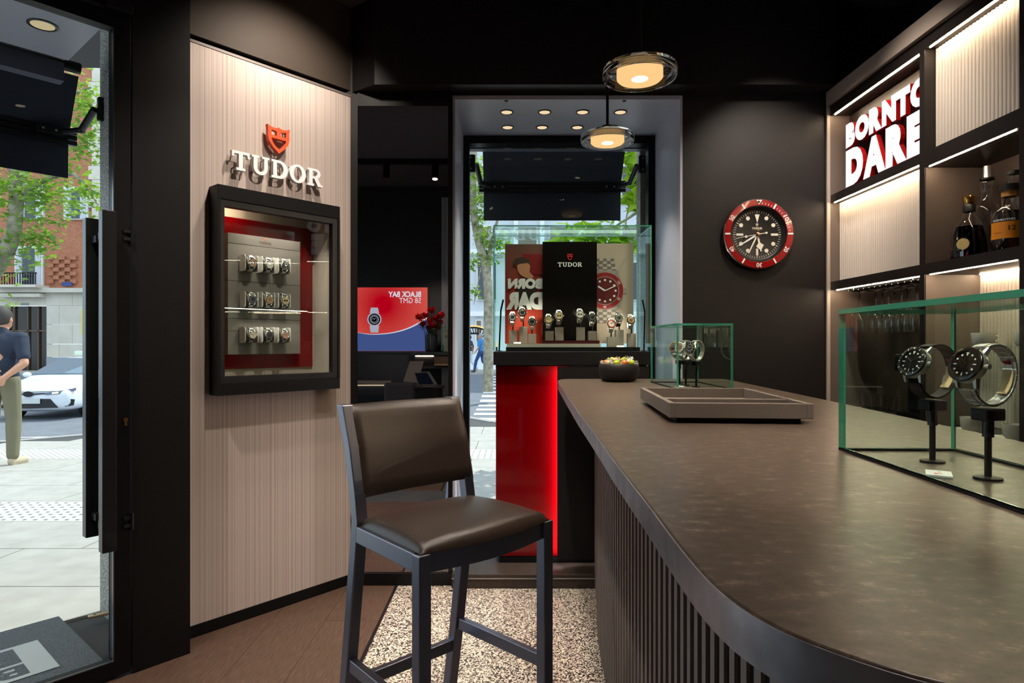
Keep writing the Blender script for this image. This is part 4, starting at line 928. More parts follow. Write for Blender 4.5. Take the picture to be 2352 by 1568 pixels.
# posters standing behind the watches
PD = 3.525; zp = lvl(789) - 0.002
def board(name, label, x0, x1, y0, D, m, zbot):
    t_ = thing(name, label, 'poster', ((at(x0, 0, D).x + at(x1, 0, D).x) / 2, D, zbot))
    MB().box(at(x0, 0, D).x, at(x1, 0, D).x, D, D + 0.004, zbot, at(0, y0, D).z).build('poster_board', m, t_); return t_
m_p1 = ramp_mat('poster_brown_red', 'ShaderNodeTexGradient', [(0.0, (206, 66, 40)), (0.28, (150, 44, 30)), (0.55, (96, 66, 56)), (1.0, (132, 112, 100))], rough=0.5, scale=(1, 1, 1))
# gradient along z: rotate the mapping
for nd in m_p1.node_tree.nodes:
    if nd.type == 'MAPPING': nd.inputs['Rotation'].default_value = (0, math.radians(90), 0); nd.inputs['Scale'].default_value = (1.8, 1, 1)
p1 = board('poster', 'brown and red poster with mirrored lettering behind the window watches', 1160, 1251, 560.5, PD, m_p1, lvl(789))
def flat(par, name, m, poly, D):
    MB().prism(poly, 0, 0.0008, frame((0, D, 0), (1, 0, 0), (0, 0, 1))).build(name, m, par)
def ppx(pts, D): return [(at(wx(a), 0, D).x, at(0, wy(c), D).z) for a, c in pts]
e = PD - 0.0012
flat(p1, 'poster_red_block', mat('poster_red', (120, 16, 18), 0.5), ppx([(640, 640), (880, 640), (880, 408), (640, 408)], e), e)
flat(p1, 'poster_figure', mat('poster_dark_coat', (34, 26, 26), 0.5), ppx([(560, 1030), (560, 820), (600, 700), (650, 660), (740, 680), (800, 760), (810, 1030)], e), e - 0.0008)
flat(p1, 'poster_face', mat('poster_skin', (190, 130, 100), 0.5), ppx([(585, 600), (575, 540), (600, 500), (690, 490), (725, 540), (715, 610), (765, 660), (730, 690), (660, 670), (610, 640)], e), e - 0.0014)
flat(p1, 'poster_hair', mat('poster_hair', (60, 44, 36), 0.5), ppx([(560, 540), (522, 515), (555, 460), (640, 440), (715, 475), (730, 540), (700, 505), (610, 515)], e), e - 0.0020)
def mirrored(par, body, x0, x1, ytop, ybot, D, m, bold=0.075):
    xr = at(wx(x1), 0, D).x; w = xr - at(wx(x0), 0, D).x; h = at(0, wy(ytop), D).z - at(0, wy(ybot), D).z
    me, m2 = fit_text(body, w, h, 0.0, bold); MB().mesh(me, frame((xr, D, at(0, wy(ybot), D).z), (-1, 0, 0), (0, 0, 1)) @ m2).build('poster_lettering', m, par, recalc=False)
mirrored(p1, 'BORN', 472, 864, 682, 800, e - 0.0026, m_print_white); mirrored(p1, 'DAR', 452, 864, 835, 1033, e - 0.0026, m_print_white)
p2 = board('poster', 'black centre panel with red emblem and white lettering in the window', 1246, 1371, 555, 3.50, mat('black_gloss_board', (20, 17, 17), 0.18, spec=0.5), lvl(782))
e2 = 3.498
for me, px, k in tudor_word(at(1337, 0, e2).x - at(1281, 0, e2).x, 0.001):
    MB().mesh(me, frame((at(1281, 0, e2).x + px, e2, at(0, 612.3, e2).z), (1, 0, 0), (0, 0, 1)) @ Matrix.Diagonal((k, k * 0.96, k, 1))).build('panel_letter', m_print_white, p2)
MB().mesh(shape_me(SHIELD, 0.03), frame((at(1303, 0, e2).x, e2, at(0, 598, e2).z), (1, 0, 0), (0, 0, 1)) @ Matrix.Diagonal((0.0385, 0.0385, 0.0385, 1))).build('panel_emblem', mat('poster_bright_red', (214, 40, 44), 0.4), p2)
p3 = board('poster', 'beige poster of a red-bezel watch behind the window watches', 1370, 1455, 559, PD, mat('poster_beige', (176, 160, 146), 0.5), lvl(797) + 0.02)
Mc = frame((at(1389.4, 0, e).x, e, at(0, 667.4, e).z), (1, 0, 0), (0, 0, 1)); R = 42 * e / FPX
xl = at(1371, 0, e).x - Mc.translation.x
def pflat(name, m, poly, z): MB().prism(clip(poly, 1, 0, xl - 0.004), z, z + 0.0005, Mc).build(name, m, p3)
def circ(r, n=40, cx=0, cy=0): return [(cx + r * math.cos(2 * PI * i / n), cy + r * math.sin(2 * PI * i / n)) for i in range(n)]
pst = mat('poster_steel', (150, 138, 134), 0.5)
for sg in (1, -1):
    for j in range(5):
        w = R * (0.62 - 0.03 * j); y0 = sg * R * (1.02 + 0.15 * j); 
        for q in range(-2, 3): pflat('poster_link', mat('poster_steel_%d' % ((q + j) % 2), (176, 164, 158) if (q + j) % 2 else (112, 102, 98), 0.5), [(w * (q - 0.5) / 2.5, y0), (w * (q + 0.48) / 2.5, y0), (w * (q + 0.48) / 2.5, y0 + sg * R * 0.14), (w * (q - 0.5) / 2.5, y0 + sg * R * 0.14)][::sg], 0.0002)
pflat('poster_lugs', pst, [(-R * 0.8, -R * 1.05), (R * 0.7, -R * 1.05), (R * 0.98, -R * 0.3), (R * 0.98, R * 0.3), (R * 0.7, R * 1.1), (-R * 0.8, R * 1.1)], 0.0006)
pflat('poster_crown', pst, [(R * 0.98, -R * 0.16), (R * 1.18, -R * 0.16), (R * 1.18, R * 0.16), (R * 0.98, R * 0.16)], 0.0006)
pflat('poster_bezel', mat('poster_bezel_red', (140, 24, 30), 0.5), circ(R), 0.0012); pflat('poster_dial_ring', pst, circ(R * 0.78), 0.0018); pflat('poster_dial', mat('poster_dial_red', (96, 18, 22), 0.5), circ(R * 0.74), 0.0024)
for i in range(12):
    a = i * PI / 6; pflat('poster_marker', m_print_white, circ(R * 0.06, 12, R * 0.58 * math.sin(a), R * 0.58 * math.cos(a)), 0.003)
for a, L, w in ((math.radians(65), 0.66, 0.05), (math.radians(-58), 0.45, 0.09)):
    d_ = Vector((math.sin(a), math.cos(a))); n_ = Vector((d_.y, -d_.x)); pflat('poster_hand', m_print_white, [tuple(-n_ * R * w / 2), tuple(n_ * R * w / 2), tuple(d_ * R * L + n_ * R * w / 2), tuple(d_ * R * L - n_ * R * w / 2)][::-1], 0.0036)
for mn in (10, 20, 30):
    me, m2 = fit_text(str(mn), R * 0.16, R * 0.13); MB().mesh(me, Mc @ Matrix.Rotation(-mn * PI / 30, 4, 'Z') @ Matrix.Translation((-R * 0.08, R * 0.82, 0.002)) @ m2).build('poster_numeral', m_print_white, p3, recalc=False)
# slim stick lamps in the corners of the glass box
for sd, pts in (('left', [(1146.5, 806), (1150.5, 712), (1156, 688)]), ('right', [(1479, 806), (1481, 716), (1476, 688)])):
    D = 3.31; t_ = thing('stick_lamp', 'thin black stick lamp at the %s end of the window glass box' % sd, 'lamp', (at(pts[0][0], 0, D).x, D, zt))
    q = [at(a, c, D) for a, c in pts]; q[0].z = zt + 0.001
    MB().tube([q[0], q[1]], 0.0042, 10).build('stem', m_frame, t_, smooth=40); MB().tube([q[1], q[2]], 0.0046, 10).build('lamp_head', m_frame, t_, smooth=40)
    MB().lathe([(0.0001, 0), (0.014, 0), (0.014, 0.004), (0.0001, 0.004)], 20, Matrix.Translation((q[0].x, D, zt + 0.0005)), caps=False).build('foot', m_frame, t_)
    d = 0.03 if sd == 'left' else -0.03
    spot('lamp', q[2] + Vector((d * 0.3, 0, 0)), q[2] + Vector((d * 6, 0.12, -0.16)), 4.0, 90, 0.6, (1, 0.84, 0.65), 0.01, t_)
for px, py in ((1188, 788), (1425, 796)):
    c = thing('name_card', 'tiny white name card at the foot of the %s pedestals' % ('left' if px < 1300 else 'right'), 'card', (at(px, 0, 3.335).x, 3.335, lvl(789 if px < 1300 else 797)))
    zc_ = lvl(789 if px < 1300 else 797); X = at(px, 0, 3.335).x; MB().add([(X - 0.019, 3.325, zc_ + 0.0005), (X + 0.019, 3.325, zc_ + 0.0005), (X + 0.019, 3.34, zc_ + 0.008), (X - 0.019, 3.34, zc_ + 0.008), (X - 0.019, 3.345, zc_ + 0.0005), (X + 0.019, 3.345, zc_ + 0.0005)], [(0, 1, 2, 3), (3, 2, 5, 4), (0, 4, 5, 1), (0, 3, 4), (1, 5, 2)]).build('card_board', m_white, c)
# ================================================================== back-bar shelving (runs along the right wall)
SX, SB = 1.615, 1.845                       # front and back planes
sh = thing('bar_shelving', 'black back-bar shelving with fluted panels and warm light strips', 'shelving', (1.75, 2.3, 0.9))
m_shelf = mat('black_brown_shelf', (38, 33, 32), 0.4, spec=0.4)
m_niche = mat('brown_black_niche', (104, 92, 86), 0.42, spec=0.4)
m_nback = mat('glossy_niche_back', (84, 73, 68), 0.2, spec=0.5)
FAR, NEAR = 3.193, 1.10
DIV = [(2.491, 2.462), (2.003, 1.974), (1.42, 1.39)]
def sbx(name, m, x0, x1, d0, d1, z0, z1, par=sh, bevel=0): return MB().box(x0, x1, min(d0, d1), max(d0, d1), z0, z1).build(name, m, par, bevel=bevel)
sbx('cornice', m_cornice, 1.597, 1.95, FAR, NEAR, 2.416, 2.487)
sbx('end_panel', m_cornice, 1.597, 1.613, FAR, FAR - 0.012, 0.9005, 2.4155); sbx('end_panel', m_niche, 1.614, SB, FAR, FAR - 0.012, 0.9005, 2.4155)
for a, b in DIV: sbx('divider', m_shelf, SX, SB, a, b, 0.9005, 2.365)
sbx('top_board', m_shelf, SX, SB, FAR - 0.013, NEAR, 2.365, 2.4155)
sbx('back_board', m_nback, SB, SB + 0.012, FAR, NEAR, 0.9005, 2.4155)
def span(c): return [(FAR - 0.013, DIV[0][0]), (DIV[0][1], DIV[1][0]), (DIV[1][1], DIV[2][0]), (DIV[2][1], NEAR)][c]
for c in range(4):
    a, b = span(c)
    z = [(1.925, 1.965), (1.905, 1.965), (1.925, 1.965), (1.905, 1.965)][c]; sbx('shelf_board', m_shelf, SX, SB, a, b, z[0], z[1]); sbx('shelf_board', m_shelf, SX, SB, a, b, 1.487, 1.529)
for c in (1, 2, 3):
    for z0_, z1_ in ((1.530, 1.904), (0.902, 1.486)): sbx('niche_lit_side', m_niche, SX + 0.004, SB - 0.001, DIV[c - 1][1] - 0.0002, DIV[c - 1][1] - 0.003, z0_, z1_)  # added linings; their lighter brown stands in for strip-lit divider sides
def fluted(name, X, a, b, z0, z1, par=sh, pitch=0.0172):
    a, b = max(a, b), min(a, b); n = int((a - b) / pitch); p = (a - b) / n; vs = []; prof = []
    for i in range(n):
        for j in range(6): t_ = PI * j / 6; prof.append((X - 0.0084 * math.sin(t_), a - p * (i + (1 - math.cos(t_)) / 2)))
    prof.append((X, b)); mb = MB(); m = len(prof)
    mb.add([(q[0], q[1], z0) for q in prof] + [(q[0], q[1], z1) for q in prof], [(i, i + 1, m + i + 1, m + i) for i in range(m - 1)])
    mb.box(X + 0.0005, X + 0.008, b, a, z0, z1); return mb.build(name, m_flute, par, recalc=False)
fluted('fluted_panel', 1.664, span(0)[0], span(0)[1], 1.530, 1.924); fluted('fluted_panel', 1.664, span(1)[0], span(1)[1], 1.966, 2.364)
fluted('fluted_panel', 1.664, span(2)[0], span(2)[1], 1.530, 1.924); fluted('fluted_panel', SB - 0.010, span(1)[0], span(1)[1], 0.902, 1.486); fluted('fluted_panel', 1.664, span(3)[0], span(3)[1], 1.966, 2.364)
def led(c, z, x0=1.624, hidden=False, w=0.0042, e=0.02):
    a, b = span(c); sbx('led_strip', m_led, x0, x0 + w, a - e, b + e, z - 0.0026, z - 0.0004)
led(0, 2.365); led(1, 2.365, 1.622); led(0, 1.925, 1.622); led(1, 1.905, 1.620); led(0, 1.487, 1.634); led(1, 1.487, 1.622); led(1, 1.487, 1.815); led(2, 2.365, 1.632); led(2, 1.925, 1.632); led(2, 1.487); led(3, 2.365); led(3, 1.487)
cab = thing('back_cabinet', 'low black cabinet under the back-bar shelving', 'cabinet', (1.77, 2.2, 0))
sbx('cabinet_body', m_shelf, 1.60, 1.955, FAR, 1.0, 0.0, 0.86, cab); sbx('cabinet_top', m_blackgloss, 1.575, 1.955, FAR, 1.0, 0.86, 0.90, cab)
for i in range(4): sbx('cabinet_door', m_black, 1.588, 1.599, 3.17 - i * 0.54, 3.17 - i * 0.54 - 0.53, 0.08, 0.85, cab)
# illuminated sign: white faces, red sides
sg = thing('illuminated_sign', 'white and red BORN TO DARE light sign in the upper shelf niche', 'sign', (1.70, 2.8, 1.966))
m_face = glow('white_sign_face', (250, 250, 255), 1.15); m_side = mat('red_sign_side', (150, 12, 10), 0.4, emit=(220, 20, 14), es=0.05)
sbx('sign_back', mat('dark_red_back', (26, 6, 6), 0.45), 1.705, 1.715, 3.17, 2.50, 1.967, 2.36, sg)
def sign_line(words, dstart, dend, z0, z1):
    tot = 0; me_all = []
    x = 0
    for ch in words:
        me = text_me(ch, 1.0, 0.0, 0.085, 'LEFT'); xs = [v.co.x for v in me.vertices]; ys = [v.co.y for v in me.vertices]; me_all.append((ch, min(xs), max(xs), min(ys), max(ys), x)); x += (max(xs) - min(xs)) + 0.004
    k = (dstart - dend) / (x - 0.004)
    for ch, a, b, y0, y1, off in me_all:
        sy = (z1 - z0) / (y1 - y0)
        F = frame((1.660, dstart - off * k, z0), (0, -1, 0), (0, 0, 1)) @ Matrix.Diagonal((k, sy, 1, 1)) @ Matrix.Translation((-a, -y0, 0))
        MB().mesh(text_me(ch, 1.0, 0.0, 0.085, 'LEFT'), F @ Matrix.Translation((0, 0, 0.0006))).build('sign_letter_face', m_face, sg, recalc=False)
        F2 = frame((1.660 + 0.0102, dstart - off * k, z0), (0, -1, 0), (0, 0, 1)) @ Matrix.Diagonal((k, sy, 1, 1)) @ Matrix.Translation((-a, -y0, 0))
        MB().mesh(text_me(ch, 1.0, 0.010, 0.085, 'LEFT'), F2).build('sign_letter_side', m_side, sg)
sign_line('BORNTO', 3.122, 2.502, 2.181, 2.297); sign_line('DARE', 3.122, 2.535, 1.988, 2.167)
# ------------------------------------------------------------------ bottles
m_bglass = mat('bottle_glass', (250, 250, 250), 0.0, trans=1.0, ior=1.45)
def liquor(name, c): return mat(name, c, 0.05, trans=0.6, ior=1.34)
def bottle(label, loc, prof, liq, liqc, stop, name='liquor_bottle', n=36):
    b = thing(name, label, 'bottle', loc); M = Matrix.Translation(loc)
    inner = [(max(r - 0.003, 0.0002), z + (0.004 if i == 0 else 0)) for i, (r, z) in enumerate(prof)]
    MB().lathe([(0.0001, 0.0)] + prof + [(prof[-1][0] - 0.003, prof[-1][1])] + inner[::-1] + [(0.0001, 0.004)], n, M, caps=False).build('bottle_body', m_bglass, b, smooth=50)
    lp = [(r - 0.0035, max(z, 0.005)) for r, z in prof if z < liq]
    # close the liquid at its level
    for (ra, za), (rb, zb_) in zip(prof, prof[1:]):
        if za <= liq <= zb_: lp.append((ra + (rb - ra) * (liq - za) / max(zb_ - za, 1e-6) - 0.0035, liq)); break
    MB().lathe([(0.0001, 0.005)] + lp + [(0.0001, liq)], n, M, caps=False).build('liquor', liqc, b, smooth=50)
    for (nm, pr, m) in stop: MB().lathe(pr, 28, M, caps=False).build(nm, m, b, smooth=40)
    return b
ZS = 1.5295
cg = [(0.050, 0.0), (0.060, 0.006), (0.062, 0.03), (0.057, 0.075), (0.048, 0.115), (0.034, 0.142), (0.022, 0.158), (0.019, 0.172), (0.019, 0.205)]
c1 = bottle('dark cognac decanter with a gold stopper on the shelf', (1.69, 2.325, ZS), cg, 0.118, mat('dark_cognac', (22, 7, 4), 0.05, spec=0.6), [('neck_band', [(0.0192, 0.172), (0.0208, 0.173), (0.0208, 0.198), (0.0192, 0.2)], mat('black_neck_band', (20, 20, 20), 0.4)), ('stopper', [(0.0001, 0.203), (0.019, 0.203), (0.021, 0.21), (0.022, 0.226), (0.021, 0.231), (0.0001, 0.232)], m_gold)])
F = frame((1.69 - 0.061 * 0.80, 2.325 - 0.061 * 0.60, ZS + 0.05), (0.60, -0.80, 0), (0, 0, 1))
MB().lathe([(0.0001, 0.003), (0.020, 0.003), (0.020, -0.001)], 24, F @ Matrix.Diagonal((1, 1, 1, 1)), caps=False).build('round_label', mat('gold_label', (196, 172, 112), 0.45), c1)
vd = [(0.040, 0.0), (0.044, 0.006), (0.046, 0.10), (0.046, 0.17), (0.042, 0.195), (0.028, 0.216), (0.020, 0.226), (0.019, 0.275), (0.023, 0.282), (0.023, 0.296), (0.020, 0.302)]
bottle('tall clear bottle with a metal pourer on the shelf', (1.79, 2.37, ZS), vd, 0.17, pane_mat('clear_spirit', (250, 252, 252), 1.1), [('collar', [(0.0001, 0.302), (0.024, 0.302), (0.024, 0.309), (0.0001, 0.309)], m_frame), ('pourer', [(0.0001, 0.309), (0.013, 0.309), (0.011, 0.355), (0.0001, 0.356)], m_steel)])
wh = [(0.044, 0.0), (0.052, 0.007), (0.055, 0.05), (0.055, 0.105), (0.049, 0.13), (0.033, 0.147), (0.024, 0.158), (0.023, 0.19)]
b3 = bottle('whisky bottle with an orange label and black cap on the shelf', (1.69, 2.135, ZS), wh, 0.085, mat('amber_whisky', (150, 66, 8), 0.05, trans=0.75, ior=1.34), [('stopper', [(0.0001, 0.185), (0.024, 0.185), (0.024, 0.205), (0.0001, 0.205)], mat('cork', (170, 120, 60), 0.5)), ('cap', [(0.0001, 0.205), (0.028, 0.205), (0.028, 0.226), (0.0001, 0.227)], m_blackgloss)])
def wrap_label(par, loc, r, a0, a1, z0, z1, m, name):
    mb = MB(); n = 14; vs = []; 
    for i in range(n + 1):
        a = a0 + (a1 - a0) * i / n
        for z in (z0, z1): vs.append((loc[0] + r * math.cos(a), loc[1] + r * math.sin(a), loc[2] + z))
    mb.add(vs, [(2 * i, 2 * i + 2, 2 * i + 3, 2 * i + 1) for i in range(n)]); return mb.build(name, m, par, recalc=False)
L3 = (1.69, 2.135, ZS); A_, B_ = math.radians(258), math.radians(168)
wrap_label(b3, L3, 0.0556, A_, B_, 0.040, 0.096, mat('orange_label', (226, 140, 22), 0.5), 'orange_label')
def curved_text(par, body, loc, r, ac, w, h, z, m, name, bold=0.02):
    me, m2 = fit_text(body, w, h, 0.0, bold); mb = MB(); mb.mesh(me, m2)
    mb.v = [(loc[0] + r * math.cos(ac + (v[0] - w / 2) / r), loc[1] + r * math.sin(ac + (v[0] - w / 2) / r), loc[2] + z + v[1]) for v in mb.v]
    return mb.build(name, m, par, recalc=False)
curved_text(b3, '12', L3, 0.0560, math.radians(238), 0.020, 0.016, 0.066, m_print_black, 'label_number'); curved_text(b3, 'GLENROTHES', L3, 0.0560, math.radians(213), 0.066, 0.007, 0.099, m_print_white, 'label_lettering')
b = MB()
for k in range(3): pass
curved_text(b3, '________', L3, 0.0560, math.radians(196), 0.028, 0.001, 0.060, m_print_black, 'label_lines')
bottle('dark bottle standing behind the whisky bottle', (1.79, 2.245, ZS), [(0.030, 0.0), (0.034, 0.005), (0.034, 0.17), (0.028, 0.20), (0.016, 0.225), (0.016, 0.268), (0.019, 0.272), (0.019, 0.29)], 0.16, mat('dark_liquor', (18, 14, 12), 0.05), [('stopper', [(0.0001, 0.29), (0.021, 0.29), (0.021, 0.302), (0.0001, 0.302)], m_frame)])
# ------------------------------------------------------------------ hanging glasses on a rack
rk = thing('glass_rack', 'black wire rack holding upside-down wine glasses', 'rack', (1.74, 2.85, 1.47))
b = MB()
for i in range(13):
    d = 3.09 - i * 0.044
    MB().tube([(1.655, d, 1.476), (1.835, d, 1.476)], 0.0028, 8).build('rack_rod', m_darksteel, rk)
for xx in (1.66, 1.83): MB().tube([(xx, 3.10, 1.4805), (xx, 2.55, 1.4805)], 0.0026, 8).build('rack_rail', m_darksteel, rk)
for xx in (1.66, 1.83):
    for dd in (3.05, 2.60): MB().cyl((xx, dd, 1.4805), (xx, dd, 1.487), 0.003, n=8).build('rack_hanger', m_darksteel, rk)
gp = [(0.0001, 0.2), (0.030, 0.2), (0.031, 0.1985), (0.012, 0.195), (0.0035, 0.190), (0.0032, 0.115), (0.008, 0.105), (0.028, 0.088), (0.036, 0.062), (0.035, 0.03), (0.031, 0.0), (0.0302, 0.0), (0.0342, 0.03), (0.0352, 0.062), (0.0272, 0.087), (0.008, 0.103), (0.0001, 0.106)]
gproto = None
for i, (c, xx) in enumerate(((390, 1.70), (580, 1.70), (660, 1.785), (735, 1.70), (805, 1.785), (890, 1.70), (960, 1.785), (1070, 1.70))):
    px = 1900 + 0.1913 * c; D = xx * FPX / (px - CX); M = Matrix.Translation((xx, D, 1.2705)); lab = '%s upside-down wine glass from the wall end of the rack' % ordn[i]
    if gproto is None:
        gproto = thing('wine_glass', lab, 'wine glass', M=M, group='wine glasses hanging in the rack')
        MB().lathe(gp, 32, caps=False).build('wine_glass_body', mat('thin_glass', (255, 255, 255), 0.0, trans=1.0, ior=1.5), gproto, local=True, smooth=60)
        MB().mesh(shape_me(SHIELD, 0.02), Matrix.Translation((-0.0365, 0.006, 0.085)) @ frame((0, 0, 0), (0, -1, 0), (0, 0, 1)) @ Matrix.Diagonal((0.014, 0.014, 0.014, 1))).build('glass_emblem', m_white, gproto, local=True)
    else: dup(gproto, M, lab)
# ------------------------------------------------------------------ cups, glass shelf, coffee machine on the back counter
MB().box(1.66, SB - 0.02, 1.98, 2.455, 1.203, 1.209)
gs = tag(MB().box(1.655, SB - 0.018, 2.008, 2.453, 1.203, 1.209).build('glass_ledge', m_caseglass), 'thin glass ledge carrying white cups in the back bar', 'shelf')
def cup(label, loc, saucer=False):
    c = thing('coffee_cup', label, 'cup', loc, group='white coffee cups'); M = Matrix.Translation(loc); z0 = 0.006 if saucer else 0.0005
    MB().lathe([(0.0001, z0), (0.026, z0), (0.034, z0 + 0.012), (0.037, z0 + 0.048), (0.0345, z0 + 0.048), (0.031, z0 + 0.014), (0.0001, z0 + 0.008)], 28, M, caps=False).build('cup_body', mat('white_porcelain', (232, 228, 220), 0.25), c, smooth=50)
    if saucer: MB().lathe([(0.0001, 0.0005), (0.035, 0.0005), (0.066, 0.008), (0.066, 0.010), (0.035, 0.004), (0.0001, 0.004)], 32, M, caps=False).build('saucer', mat('white_porcelain'), c, smooth=50)
    MB().tube([(loc[0] + 0.034, loc[1] + 0.0, loc[2] + z0 + 0.038), (loc[0] + 0.052, loc[1], loc[2] + z0 + 0.036), (loc[0] + 0.052, loc[1], loc[2] + z0 + 0.02), (loc[0] + 0.032, loc[1], loc[2] + z0 + 0.014)], 0.0035, 8).build('cup_handle', mat('white_porcelain'), c, smooth=60)
cup('white cup on the glass ledge, farther one', (1.70, 2.27, 1.209)); cup('white cup on the glass ledge, nearer one', (1.72, 2.10, 1.209))
cup('white cup with saucer on the back counter, farther one', (1.66, 2.27, 0.90), True); cup('white cup with saucer on the back counter, nearer one', (1.66, 2.075, 0.90), True)
cm = thing('coffee_machine', 'black coffee machine with chrome details behind the bar', 'coffee machine', (1.74, 2.62, 0.90))
MB().box(1.66, 1.82, 2.52, 2.72, 0.9005, 0.93).build('drip_base', m_frame, cm, bevel=0.006); MB().box(1.70, 1.82, 2.53, 2.71, 0.93, 1.16).build('machine_body', m_blackgloss, cm, bevel=0.012); MB().box(1.645, 1.82, 2.525, 2.715, 1.10, 1.175).build('brew_head', m_blackgloss, cm, bevel=0.012)
MB().cyl((1.672, 2.62, 1.099), (1.672, 2.62, 1.075), 0.016, n=18).build('spout', m_chrome, cm, smooth=40); MB().box(1.662, 1.698, 2.57, 2.67, 0.9305, 0.934).build('drip_grid', m_chrome, cm)
for d in (2.58, 2.62, 2.66): MB().cyl((1.6445, d, 1.14), (1.641, d, 1.14), 0.006, n=12).build('button', m_chrome, cm, smooth=40)
for i, d in enumerate((2.80, 2.875, 2.95)):
    c = thing('whisky_tumbler', 'clear tumbler on the back counter, %s from the wall' % ('third', 'second', 'first')[i], 'glass', (1.68, d, 0.90), group='tumblers on the back counter')
    MB().lathe([(0.0001, 0.0005), (0.031, 0.0005), (0.035, 0.085), (0.033, 0.085), (0.0295, 0.010), (0.0001, 0.010)], 24, Matrix.Translation((1.68, d, 0.90)), caps=False).build('tumbler_body', m_bglass, c, smooth=50)
# ================================================================== the far side of the shop, seen in the mirror
YM = YB - 0.008
def rv(x, y, Dp): p = at(x, y, Dp); return Vector((p.x, 2 * YM - Dp, p.z))       # point whose mirror image sits at depth Dp
# screen on the wall: red and blue picture
DpT = 2 * YM - (YT + 0.012)
tx1 = rv(982, 0, DpT).x; tz0, tz1 = rv(0, 806, DpT).z, rv(0, 660, DpT).z; tx0 = tx1 - 1.20
yt = YT + 0.012
tv = thing('wall_screen', 'large wall screen showing a red and blue watch picture', 'screen', (tx1 - 0.6, YT, tz0))
MB().box(tx0 - 0.012, tx1 + 0.03, YT + 0.0005, yt - 0.001, tz0 - 0.02, tz1 + 0.012).build('screen_body', m_blackgloss, tv)
def scr_mat(name, stops, loc, scale):
    m = bpy.data.materials.new(name); m.use_nodes = True; nt = m.node_tree; nt.nodes.clear(); N = nt.nodes.new
    o = N('ShaderNodeOutputMaterial'); e = N('ShaderNodeEmission'); tc = N('ShaderNodeTexCoord'); mp = N('ShaderNodeMapping'); g = N('ShaderNodeTexGradient'); g.gradient_type = 'SPHERICAL'; r = N('ShaderNodeValToRGB')
    mp.inputs['Location'].default_value = tuple(-l * s for l, s in zip(loc, scale)); mp.inputs['Scale'].default_value = scale
    for el, (p, c) in zip(r.color_ramp.elements, stops): el.position = p; el.color = lin(c)
    nt.links.new(tc.outputs['Object'], mp.inputs[0]); nt.links.new(mp.outputs[0], g.inputs[0]); nt.links.new(g.outputs['Fac'], r.inputs[0]); nt.links.new(r.outputs[0], e.inputs[0]); e.inputs[1].default_value = 1.0; nt.links.new(e.outputs[0], o.inputs[0]); return m
cxr = rv(880, 0, DpT).x - (tx1 - 0.6); czr = rv(0, 700, DpT).z - tz0
m_red = scr_mat('screen_red', [(0.1, (232, 92, 80)), (0.85, (200, 0, 30))], (cxr, 0, czr), (1.9, 0.01, 1.9))
MB().box(tx0, tx1, yt - 0.001, yt, tz0, tz1).build('screen_picture', m_red, tv)
F = frame((0, yt, 0), (-1, 0, 0), (0, 0, 1))
def scr(name, m, pts, z): MB().prism(pts, z, z + 0.0004, F).build(name, m, tv)
def sp(x, y): p = rv(x, y, DpT); return (-p.x, p.z)
top = catmull([sp(823 - 90, 752), sp(823 - 40, 757), sp(823, 764), sp(850, 768), sp(885, 767), sp(915, 762), sp(945, 752), sp(982, 732)], 5)
xl_ = -tx0; xr_ = -tx1
wave = [(min(max(p[0], xr_), xl_), p[1]) for p in top]
scr('screen_blue_wave', glow('screen_blue', (82, 104, 168), 0.75), wave + [(wave[-1][0], tz0 + 0.001), (wave[0][0], tz0 + 0.001)], 0.0004)
band = [(p[0], p[1] + 0.002 + 0.020 * max(0, min(1, i / len(wave) - 0.25))) for i, p in enumerate(wave)]
scr('screen_white_curve', glow('screen_white', (240, 244, 255), 1.0), band + wave[::-1], 0.0007)
def scr_text(body, x_right, x_left, y_top, y_bot, bold):
    a = sp(x_right, y_bot); w = abs(sp(x_left, 0)[0] - a[0]); h = sp(0, y_top)[1] - a[1]
    me, m2 = fit_text(body, w, h, 0.0, bold); MB().mesh(me, F @ Matrix.Translation((a[0], a[1], 0.001)) @ m2).build('screen_lettering', glow('screen_white'  , (240, 244, 255), 1.0), tv, recalc=False)
# the words start at the mirror's right, where they read from the other side
scr_text('BLACK BAY', 967, 892, 669, 682, 0.03); scr_text('58 GMT', 967, 917, 684, 696, 0.0)
wc_ = rv(860, 733, DpT); Mw = F @ Matrix.Translation((-wc_.x, wc_.z, 0.0012)); Rw = 14.5 / FPX * DpT
def wp(nm, m, poly, z): MB().prism(poly, z, z + 0.0003, Mw).build(nm, m, tv)
sw = glow('screen_steel', (196, 204, 220), 0.85); sb_ = glow('screen_black', (16, 16, 20), 0.5)
wp('screen_bracelet', sw, [(-Rw * 0.6, -Rw * 2.1), (Rw * 0.6, -Rw * 2.1), (Rw * 0.75, -Rw * 1.0), (-Rw * 0.75, -Rw * 1.0)], 0); wp('screen_bracelet', sw, [(-Rw * 0.75, Rw * 1.0), (Rw * 0.75, Rw * 1.0), (Rw * 0.55, Rw * 1.85), (-Rw * 0.55, Rw * 1.85)], 0)
wp('screen_watch_case', sw, circ(Rw * 1.12, 32), 0.0004); wp('screen_watch_bezel', sb_, circ(Rw * 0.92, 32), 0.0008); wp('screen_watch_ring', sw, circ(Rw * 0.70, 32), 0.0012); wp('screen_watch_dial', sb_, circ(Rw * 0.62, 32), 0.0016)
for i in range(12): a = i * PI / 6; wp('screen_watch_marker', sw, circ(Rw * 0.07, 8, Rw * 0.48 * math.sin(a), Rw * 0.48 * math.cos(a)), 0.002)
wp('screen_watch_hand', sw, [(0, -Rw * 0.05), (Rw * 0.45, Rw * 0.2), (0, Rw * 0.05)], 0.0022); wp('screen_watch_hand', sw, [(0, Rw * 0.05), (-Rw * 0.3, Rw * 0.3), (0, -Rw * 0.05)], 0.0022)
